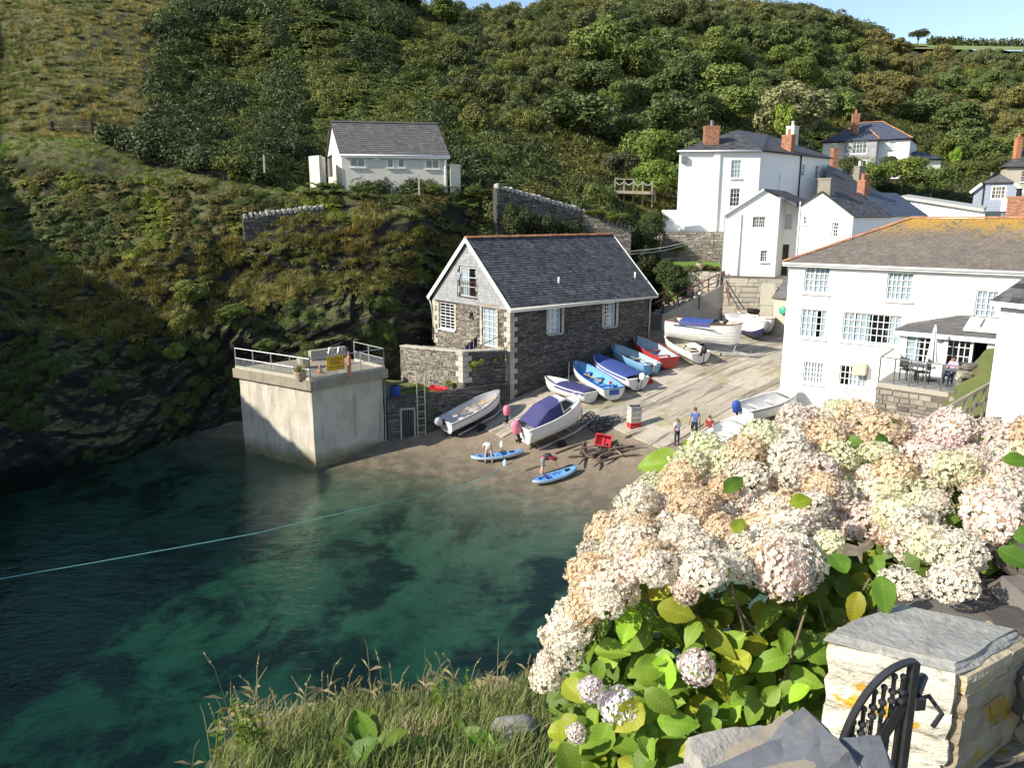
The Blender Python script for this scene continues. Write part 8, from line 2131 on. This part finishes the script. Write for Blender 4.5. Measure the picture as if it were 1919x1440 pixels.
stem_weed(440, 1425, 8, .42, (.95, .8, 1.0), 'bushy nettle like weed at the left end of the bank'); stem_weed(855, 1345, 3, .4, (1.0, 1.1, .9), 'upright green fleabane at the bank edge', .045)

hyd = thing('hydrangea', 'large hydrangea bush with fading cream and pink flower heads above glossy leaves', 'shrub', (1.5, 3.4, 9.5))
def petal_mat():
    return leaf_mat('petal', (.88, .84, .74), (.84, .76, .65), (.46, .29, .15), trans=.42, rough=.7, objtint=True, spec=.1)
M['petal'] = petal_mat()
def flower_head(seed, n=150, fl=.165, brown=.25, dry=.3):
    rr = random.Random(seed); mb = MB(); vs = []
    for k in range(n):
        z = 1 - 1.62 * (k + .5) / n; r = math.sqrt(max(0, 1 - z * z)); a = k * 2.39996 + rr.uniform(-.25, .25)
        d = Vector((r * math.cos(a), r * math.sin(a), z)); lump = 1 + .3 * noise.noise(d * 1.7 + Vector((seed, 0, 0))) + rr.uniform(-.09, .07)
        c = Vector((d.x, d.y, d.z * .82)) * lump; nn = (d + Vector((rr.uniform(-1, 1), rr.uniform(-1, 1), rr.uniform(-1, 1))) * .5).normalized(); t = nn.orthogonal().normalized(); t.rotate(Matrix.Rotation(rr.random() * 6.283, 3, nn)); b = nn.cross(t)
        hi = max(0, d.z) ; mb.rv = rr.random() * .82 if rr.random() > brown * (.3 + 1.1 * hi) else .965 + rr.random() * .02
        crumple = dry * rr.random(); s = fl * rr.uniform(.75, 1.2)
        for q_ in range(4):
            u = (t * math.cos(q_ * 1.5708) + b * math.sin(q_ * 1.5708)); w = nn.cross(u); L = s * rr.uniform(.85, 1.15); cup = rr.uniform(-.15, .25) + crumple
            P = lambda x, y, z_: c + u * (y * L) + w * (x * L) + nn * (z_ * L)
            mb.add([P(0, .05, 0), P(.46, .48, .10 + cup * .5), P(0, .55, -.06 + cup * .3), P(-.46, .48, .10 + cup * .4 - crumple), P(.30, .92, .05 + cup), P(0, 1.02, cup), P(-.30, .92, .05 + cup * .8)], [(0, 1, 2), (0, 2, 3), (2, 1, 4, 5), (2, 5, 6, 3)])
    return mb.mesh('flower_head', M['petal'])
HEADS = [flower_head(1, 330, .132, .4, .4), flower_head(2, 340, .128, .55, .55), flower_head(3, 300, .14, .3, .3), flower_head(4, 320, .13, .75, .7), flower_head(5, 360, .122, .5, .5)]
FRESH = flower_head(9, 330, .125, 0, .05)
def inpoly(x, y, P):
    c = False; j = len(P) - 1
    for i in range(len(P)):
        if (P[i][1] > y) != (P[j][1] > y) and x < (P[j][0] - P[i][0]) * (y - P[i][1]) / (P[j][1] - P[i][1]) + P[i][0]: c = not c
        j = i
    return c
FP_ = [(1262, 880), (1305, 850), (1370, 825), (1450, 795), (1520, 775), (1590, 768), (1650, 785), (1720, 800), (1800, 792), (1919, 795), (1990, 800), (1990, 930), (1919, 935), (1890, 925), (1850, 930), (1800, 880), (1770, 900), (1740, 1010), (1715, 1030), (1660, 950), (1600, 1000), (1570, 1020), (1540, 1045), (1440, 1075), (1330, 1075), (1270, 1060), (1200, 1080), (1150, 1110), (1100, 1180), (1060, 1240), (1025, 1285), (1005, 1268), (1030, 1215), (1065, 1150), (1090, 1060), (1120, 1010), (1165, 970), (1195, 935), (1240, 905)]
def hdepth(px, py): return max(2.75, 4.35 - max(0, py - 750) * .0045) + max(0, 1250 - px) / 250 * .6 - max(0, px - 1600) / 320 * .35
CREAM, PINK, TAN, GREENISH, ROSE = (1.0, 1.0, .98), (1.02, .95, .98), (.95, .83, .68), (.98, 1.05, .86), (1.0, .86, .97)
hs_ = []
def try_head(px, py, sp):
    if all((px - a) ** 2 + (py - b) ** 2 > sp ** 2 for a, b in hs_): hs_.append((px, py)); return True
    return False
heads = []
for k in range(6000):
    px, py = rng.uniform(1000, 1990), rng.uniform(760, 1290)
    if inpoly(px, py, FP_) and not (1590 < px < 1660 and 800 < py < 845) and not (1335 < px < 1365 and 890 < py < 915):
        if try_head(px, py, 37 if px > 1150 else 32): heads.append((px, py))
for k in range(2500):
    px, py = rng.uniform(1000, 1990), rng.uniform(755, 1300)
    if len(heads) < 262 and inpoly(px, py, FP_) and try_head(px, py, 26): heads.append((px, py))
heads += [(1855, 955), (1795, 880), (1740, 1020), (1715, 985), (1695, 1100), (1795, 1035), (1785, 1090), (1870, 1000) if False else (1862, 968)]
for (px, py) in heads:
    Y = hdepth(px, py) + rng.uniform(-.1, .16); c = at(px, py, Y); r_ = rng.uniform(.06, .115) * (1 if px > 1120 else .85)
    r0 = rng.random(); nzv = nz_(px, py, .01)
    r0 += .25 * nzv + (.28 if py < 900 else 0 if py < 1000 else -.12)
    tint = CREAM if r0 < .52 else PINK if r0 < .68 else TAN if r0 < .98 else GREENISH
    if 1690 < px < 1919 and py < 850: tint = ROSE if r0 < .6 else PINK
    if py > 1000 and px > 1500: tint = GREENISH if r0 < .6 else CREAM
    ax = (UP * 1.0 + Vector((-.25 + rng.uniform(-.3, .3), -.45 + rng.uniform(-.3, .3), 0))).normalized(); x_ = ax.orthogonal().normalized(); x_.rotate(Matrix.Rotation(rng.random() * 6.283, 3, ax)); y_ = ax.cross(x_)
    o = piece('flower_head', HEADS[rng.randrange(5)], hyd, frame4(c, x_, y_, ax, (r_ * rng.uniform(.9, 1.15), r_ * rng.uniform(.9, 1.15), r_ * rng.uniform(.6, .95)))); k_ = rng.uniform(.85, 1.08); o.color = (*[t_ * k_ for t_ in tint], 1)
for (px, py, rr, tint, lab) in ((1160, 1325, .078, (1.08, 1.1, 1.35), 'fresh white round flower head low on the bush'), (1306, 1250, .066, (1.02, .95, 1.12), 'pale pink flower head hanging among the leaves'), (1108, 1292, .05, (1.0, .95, 1.2), 'small shaded lilac white flower head'), (1080, 1375, .04, (1.0, .97, 1.1), 'small half hidden white flower head at the bottom'), (1285, 1108, .05, (.9, .8, .8), 'shaded flower head under the leaf tops')):
    Y = 2.9 if px < 1200 else 2.78; c = at(px, py, Y); ax = Vector((-.2, -.6, .75)).normalized(); x_ = ax.orthogonal().normalized(); y_ = ax.cross(x_)
    o = piece('flower_head', FRESH, hyd, frame4(c, x_, y_, ax, (rr * 1.05, rr * 1.05, rr * 1.05))); o.color = (*tint, 1); o['label'] = lab
# leaves: those that face the viewer one by one, the inner mass as one
LP_ = [(1085, 1215), (1140, 1140), (1230, 1100), (1330, 1105), (1450, 1110), (1560, 1080), (1640, 1040), (1680, 1060), (1690, 1140), (1640, 1165), (1565, 1190), (1550, 1370), (1430, 1440), (1360, 1470), (1060, 1470), (1040, 1330), (1070, 1290)]
nl = 0
lps = []
while nl < 262:
    px, py = rng.uniform(1030, 1700), rng.uniform(1040, 1470)
    if not inpoly(px, py, LP_): continue
    if not all((px - a) ** 2 + (py - b) ** 2 > 15 ** 2 for a, b in lps): continue
    lps.append((px, py))
    Y = max(2.55, 3.05 - (py - 1100) * .0011) + rng.uniform(-.05, .32) + max(0, 1250 - px) * .0012; p = at(px, py, Y)
    a = rng.uniform(0, 6.283); tip = Vector((math.cos(a), -.25, math.sin(a) * .8 - .25)); nrm = Vector((-.35, -.55, .75)) + rdir() * .55
    k_ = rng.uniform(.75, 1.25); br = rng.random(); tint = (k_, k_, k_) if br < .8 else ((1.7 * k_, 1.15 * k_, .9 * k_) if br < .93 else (1.15 * k_, 1.3 * k_, 1.0))
    if py > 1230 and rng.random() < .5: tint = tuple(t_ * 1.35 for t_ in tint)
    sz = rng.uniform(.10, .165)
    place_leaf(hyd, p - tip.normalized() * sz * .5, nrm, tip, sz, tint); nl += 1
for (px, py, Y, sz, tip, tint) in ((1272, 862, 4.15, .26, (-.75, 0, .45), (1.4, 1.35, 1)), (1285, 862, 4.15, .27, (.25, 0, .8), (1.5, 1.4, 1)), (1290, 858, 4.2, .25, (.85, 0, .5), (1.4, 1.3, 1)), (1262, 868, 4.1, .2, (-.95, 0, .1), (1.5, 1.4, 1)), (1400, 855, 3.9, .16, (.7, 0, .3), (1.2, 1.2, 1)), (1360, 925, 3.4, .13, (.3, 0, .6), (.7, .8, .8)), (1640, 825, 3.85, .11, (.8, 0, .1), (.6, .7, .8)), (1615, 830, 3.85, .11, (-.6, 0, .3), (.6, .7, .8)), (1880, 865, 3.2, .12, (.9, 0, -.1), (.7, .85, .8)), (1480, 945, 3.15, .1, (.8, 0, .2), (1.5, 1.2, .8)), (1375, 1000, 3.0, .09, (.3, 0, .8), (1.4, 1.1, .8)), (1130, 1088, 3.2, .09, (.6, 0, .3), (1, 1.1, .8)), (1870, 1030, 2.55, .11, (.6, 0, -.5), (.55, .7, .7)), (1900, 1010, 2.6, .11, (.9, 0, .1), (.55, .7, .7)), (1610, 1110, 2.6, .11, (-.1, 0, -1), (2.0, 1.1, .8)), (1650, 1080, 2.6, .13, (.1, 0, -1), (.7, .85, .8)), (1585, 1075, 2.7, .13, (-.3, 0, .9), (.75, .9, .8))):
    place_leaf(hyd, at(px, py, Y), Vector((-.3, -.6, .7)) + rdir() * .15, tip, sz, tint)
im = MB()
lv = [tuple(v.co) for v in LEAVES[0].vertices][::1]
def add_leaf_mesh(mb, p, n, y, size):
    n = n.normalized(); y = (y - n * n.dot(y)); y = y.normalized() if y.length > .05 else n.orthogonal().normalized(); x = y.cross(n); mb.rv = rng.random()
    w = size * .36
    mb.add([p, p + y * size * .45 + x * w + n * .1 * w, p + y * size - n * size * .15, p + y * size * .45 - x * w + n * .1 * w, p + y * size * .5 - n * .1 * w], [(0, 1, 4), (1, 2, 4), (2, 3, 4), (3, 0, 4)])
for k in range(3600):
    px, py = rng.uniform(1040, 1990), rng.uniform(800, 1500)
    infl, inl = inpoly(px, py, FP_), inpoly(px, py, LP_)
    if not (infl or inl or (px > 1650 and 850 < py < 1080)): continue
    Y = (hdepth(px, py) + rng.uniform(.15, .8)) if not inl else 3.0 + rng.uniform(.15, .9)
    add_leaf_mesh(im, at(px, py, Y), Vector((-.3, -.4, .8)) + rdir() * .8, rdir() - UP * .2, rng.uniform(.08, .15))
M['hyd_inner'] = leaf_mat('hyd_inner', (.08, .14, .018), (.13, .20, .028), None, trans=.25, rough=.5)  # darker copy of the leaf green, inner shade put into its colour
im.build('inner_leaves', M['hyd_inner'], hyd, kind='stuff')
sg = 0
M['hyd_stem'] = pmat('hyd_stem', (.20, .15, .09), (.13, .12, .05), 9, .8)
for k in range(22):
    px = rng.uniform(1100, 1640); b = Vector((rng.uniform(.7, 2.0), rng.uniform(3.1, 3.9), 9.35)); e = at(px, rng.uniform(1060, 1180), hdepth(px, 1080) + rng.uniform(.0, .35)); m_ = b.lerp(e, .5) + Vector((rng.uniform(-.1, .1), rng.uniform(-.1, .05), .05)); q = MB(); q.tube([b, m_, e], [.011, .008, .005], 6); q.build('stem', M['hyd_stem'], hyd, smooth=True)

# ------------------------------------------------------------------ gate pillar of limewashed stone
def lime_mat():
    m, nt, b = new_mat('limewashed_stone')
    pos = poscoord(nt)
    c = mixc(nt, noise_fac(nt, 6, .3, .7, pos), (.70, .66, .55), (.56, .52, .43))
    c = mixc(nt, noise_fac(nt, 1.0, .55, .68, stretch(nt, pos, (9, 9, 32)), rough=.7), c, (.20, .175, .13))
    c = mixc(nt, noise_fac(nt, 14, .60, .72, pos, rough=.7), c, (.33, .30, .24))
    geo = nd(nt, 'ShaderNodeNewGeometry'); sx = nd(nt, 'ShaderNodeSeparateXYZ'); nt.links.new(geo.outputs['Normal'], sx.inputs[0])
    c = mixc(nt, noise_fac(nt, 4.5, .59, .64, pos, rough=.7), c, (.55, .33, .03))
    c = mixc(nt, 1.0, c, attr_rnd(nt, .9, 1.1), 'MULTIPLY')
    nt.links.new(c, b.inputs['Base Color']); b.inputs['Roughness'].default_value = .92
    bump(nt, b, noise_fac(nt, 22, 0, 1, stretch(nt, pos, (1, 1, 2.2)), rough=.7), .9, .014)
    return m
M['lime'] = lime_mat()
M['brown_stone'] = pmat('brown_stone', (.40, .335, .235), (.25, .21, .15), 7, .92, .9, 20, .02, rnd=.3, stain=(.38, .24, .04), sscale=6, slo=.55, shi=.63)  # paled to make up for missing light on the pillar's right face
M['slate_top'] = pmat('slate_top', (.34, .335, .31), (.22, .22, .20), 7, .8, .9, 30, .012, stain=(.42, .39, .32), sscale=11, slo=.52, shi=.68)
PZ = 12.5 - 1.40
pA, pB = atz(1562, 1178, PZ), atz(1797, 1237, PZ); pD = atz(1925, 1165, PZ); back_ = (pD - pB); pCc = pA + back_
pil = thing('gate_pillar', 'limewashed stone gate pillar with slate cap and orange lichen', 'pillar', (1.5, 2.4, 9.9))
fA = Fac(pA, pB); fBk = Fac(pB, pB + back_ * 1.3)
core = MB(); core.prism([(p.x, p.y, 9.2) for p in (pA - fA.n * .05, pB - fA.n * .05 - fBk.n * .05, pB + back_ * 1.3 - fBk.n * .05, pA + back_ * 1.3)], (0, 0, PZ - 9.2 - .045)); o_ = core.build('core', M['mortar'], pil); fix_normals(o_)
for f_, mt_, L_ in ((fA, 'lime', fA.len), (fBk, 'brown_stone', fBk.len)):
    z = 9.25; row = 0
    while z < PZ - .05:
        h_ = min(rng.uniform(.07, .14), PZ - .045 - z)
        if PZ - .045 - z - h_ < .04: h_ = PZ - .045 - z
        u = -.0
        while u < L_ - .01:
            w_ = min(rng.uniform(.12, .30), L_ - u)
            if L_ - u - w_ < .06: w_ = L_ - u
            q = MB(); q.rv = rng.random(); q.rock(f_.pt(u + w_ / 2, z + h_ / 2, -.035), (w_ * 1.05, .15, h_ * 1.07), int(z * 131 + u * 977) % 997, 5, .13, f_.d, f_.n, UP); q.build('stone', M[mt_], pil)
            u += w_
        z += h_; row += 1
# cap of thin riven slate
cc = (pA + pB + back_ * .85) / 2 + pA * 0; cc = pA.lerp(pB, .5) + back_ * .42; q = MB(); q.rock(Vector((cc.x, cc.y, PZ - .03)), (fA.len * 1.02, back_.length * .92, .034), 71, 9, .13, fA.d, back_.normalized(), UP, .1); o_ = q.build('cap_stone', M['slate_top'], pil); fix_normals(o_)
# rough wall continuing behind the pillar
rw_t = thing('garden_wall', 'dark rough stone garden wall running right behind the gate pillar', 'wall', (2.1, 2.9, 9.9))
for k in range(46):
    t_ = rng.random(); p = (pB + back_ * .9).lerp(pB + back_ * 2.8, t_); z_ = rng.uniform(9.4, PZ + .02 + .10 * t_); q = MB(); q.rv = rng.random(); q.rock(Vector((p.x + rng.uniform(-.12, .02), p.y + rng.uniform(-.1, .2), z_)), (rng.uniform(.18, .38), rng.uniform(.2, .34), rng.uniform(.09, .2)), k + 211, 4, .28); q.build('stone', M['brown_stone'] if rng.random() < .4 else M['stone_dark'], rw_t)
q = MB(); a_, b_ = pB + back_ * .9, pB + back_ * 2.8; q.prism([(a_.x, a_.y, 9.2), (b_.x, b_.y, 9.2), (b_.x - .3, b_.y + .35, 9.2), (a_.x - .35, a_.y + .3, 9.2)], (0, 0, PZ - 9.25)); o_ = q.build('core', M['mortar_dark'], rw_t); fix_normals(o_)
# near wall head: broken stones at the lower edge of the picture
nw = thing('near_wall', 'top of a dry stone wall with broken slate blocks at the picture foot', 'wall', (.75, 1.55, 10.6))
nst = [(1385, 1412, 1.72, (.24, .20, .15), 'pale', (.25, .1, .1)), (1480, 1405, 1.66, (.26, .22, .10), 'tan', (.1, -.3, .35)), (1520, 1400, 1.62, (.20, .20, .16), 'dark', (.0, -.5, .2)), (1600, 1435, 1.55, (.18, .2, .1), 'dark', (.2, -.2, -.2)), (1440, 1450, 1.58, (.24, .2, .10), 'dark', (.1, -.3, .1)), (1330, 1460, 1.66, (.2, .2, .12), 'pale', (0, 0, .2)), (1540, 1470, 1.5, (.26, .2, .12), 'tan', (0, -.2, 0)), (1400, 1500, 1.5, (.3, .2, .14), 'dark', (0, 0, 0)), (1620, 1500, 1.46, (.22, .2, .14), 'pale', (0, 0, 0))]
NM = {'pale': pmat('pale_stone', (.36, .34, .30), (.27, .255, .225), 12, .92, .9, 45, .01), 'tan': pmat('tan_slate', (.30, .25, .17), (.20, .185, .16), 5, .8, .6, 22, .01, stain=(.13, .14, .16), sscale=4), 'dark': pmat('blue_slate', (.13, .14, .16), (.09, .095, .105), 5, .7, .6, 22, .01, stain=(.22, .19, .15), sscale=5)}
for k, (px, py, Y, sz, m_, tl) in enumerate(nst):
    E_ = Matrix.Rotation(tl[0], 3, 'X') @ Matrix.Rotation(tl[1], 3, 'Y') @ Matrix.Rotation(tl[2], 3, 'Z')
    q = MB(); q.rv = rng.random(); q.rock(at(px, py + 22, Y) - UP * sz[2] * .3, sz, k + 57, 5, .26, E_.col[0], E_.col[1], E_.col[2]); q.build('stone', NM[m_], nw)
# ------------------------------------------------------------------ wrought iron gate
gt_ = thing('iron_gate', 'black wrought iron gate with arched top and beaded bars', 'gate', (1.0, 1.6, 9.9))
gA = at(1706, 1300, 2.0); gB = at(1578, 1300, 1.97)
gd = Vector((gB.x - gA.x, gB.y - gA.y, 0)); gl_ = gd.length; gd.normalize(); gn = Vector((gd.y, -gd.x, 0))
zt_ = at(1705, 1240, 2.0).z; zb2 = at(1578, 1475, 1.97).z
def top_z(s): 
    t = s / gl_; return zb2 + (zt_ - zb2) * math.sqrt(max(0, 1 - t * t)) 
def gpt(s, z): return Vector((gA.x + gd.x * s, gA.y + gd.y * s, z))
q = MB(); n = 22; arc = [gpt(gl_ * i / n, top_z(gl_ * i / n)) for i in range(n + 1)]
for i in range(n):
    a_, b_ = arc[i], arc[i + 1]; up_ = (b_ - a_).cross(gn).normalized(); up_ = up_ if up_.z > 0 else -up_
    q.box((a_ + b_) / 2, ((b_ - a_).length * 1.06, .024, .008), (b_ - a_).normalized(), gn, up_)
q.build('arched_top', M['iron'], gt_)
q = MB(); q.box(gpt(.0, (9.8 + zt_) / 2), (.02, .03, zt_ - 9.8), gd, gn); q.build('stile', M['iron'], gt_)
q = MB(); q.bar(gpt(0, zt_ - .10), gpt(gl_, zb2 - .12), .012, .035, up=(0, 0, 1)); q.build('diagonal_rail', M['iron'], gt_)
nb = 7
for i in range(1, nb + 1):
    s = gl_ * i / (nb + .6); tz_ = top_z(s) - .03 - .015 * (i % 2); q = MB(); q.box(gpt(s, (9.8 + tz_) / 2), (.009, .009, tz_ - 9.8), gd, gn); q.ball(gpt(s, tz_), .010, 8, 6)
    for zz in (.05, .08): q.ball(gpt(s, tz_ - zz), .013, 8, 6, (1, 1, .8))
    q.build('bar', M['iron'], gt_, smooth=False)
q = MB(); lp_ = gpt(-.02, zt_ - .13); q.box(lp_, (.03, .05, .035), gd, gn); q.tube([lp_, lp_ + Vector((.05, .02, .0)), lp_ + Vector((.07, -.02, -.03)), lp_ + Vector((.03, -.05, -.05))], .008, 6); q.tube([lp_ + Vector((0, 0, .02)), lp_ + Vector((.05, .06, .04))], .014, 6); q.build('latch', M['iron'], gt_)
# path under gate and viewer
q = MB(); q.grid([[(x_, y_, 9.72 + .02 * noise.noise(Vector((x_ * 3, y_ * 3, 0)))) for x_ in [1.05 + .25 * i for i in range(20)]] for y_ in [-1.0 + .25 * j for j in range(16)]]); tag(q.build('garden_path', M['mortar_dark']), 'dark stone garden path behind the gate', 'path', kind='structure')
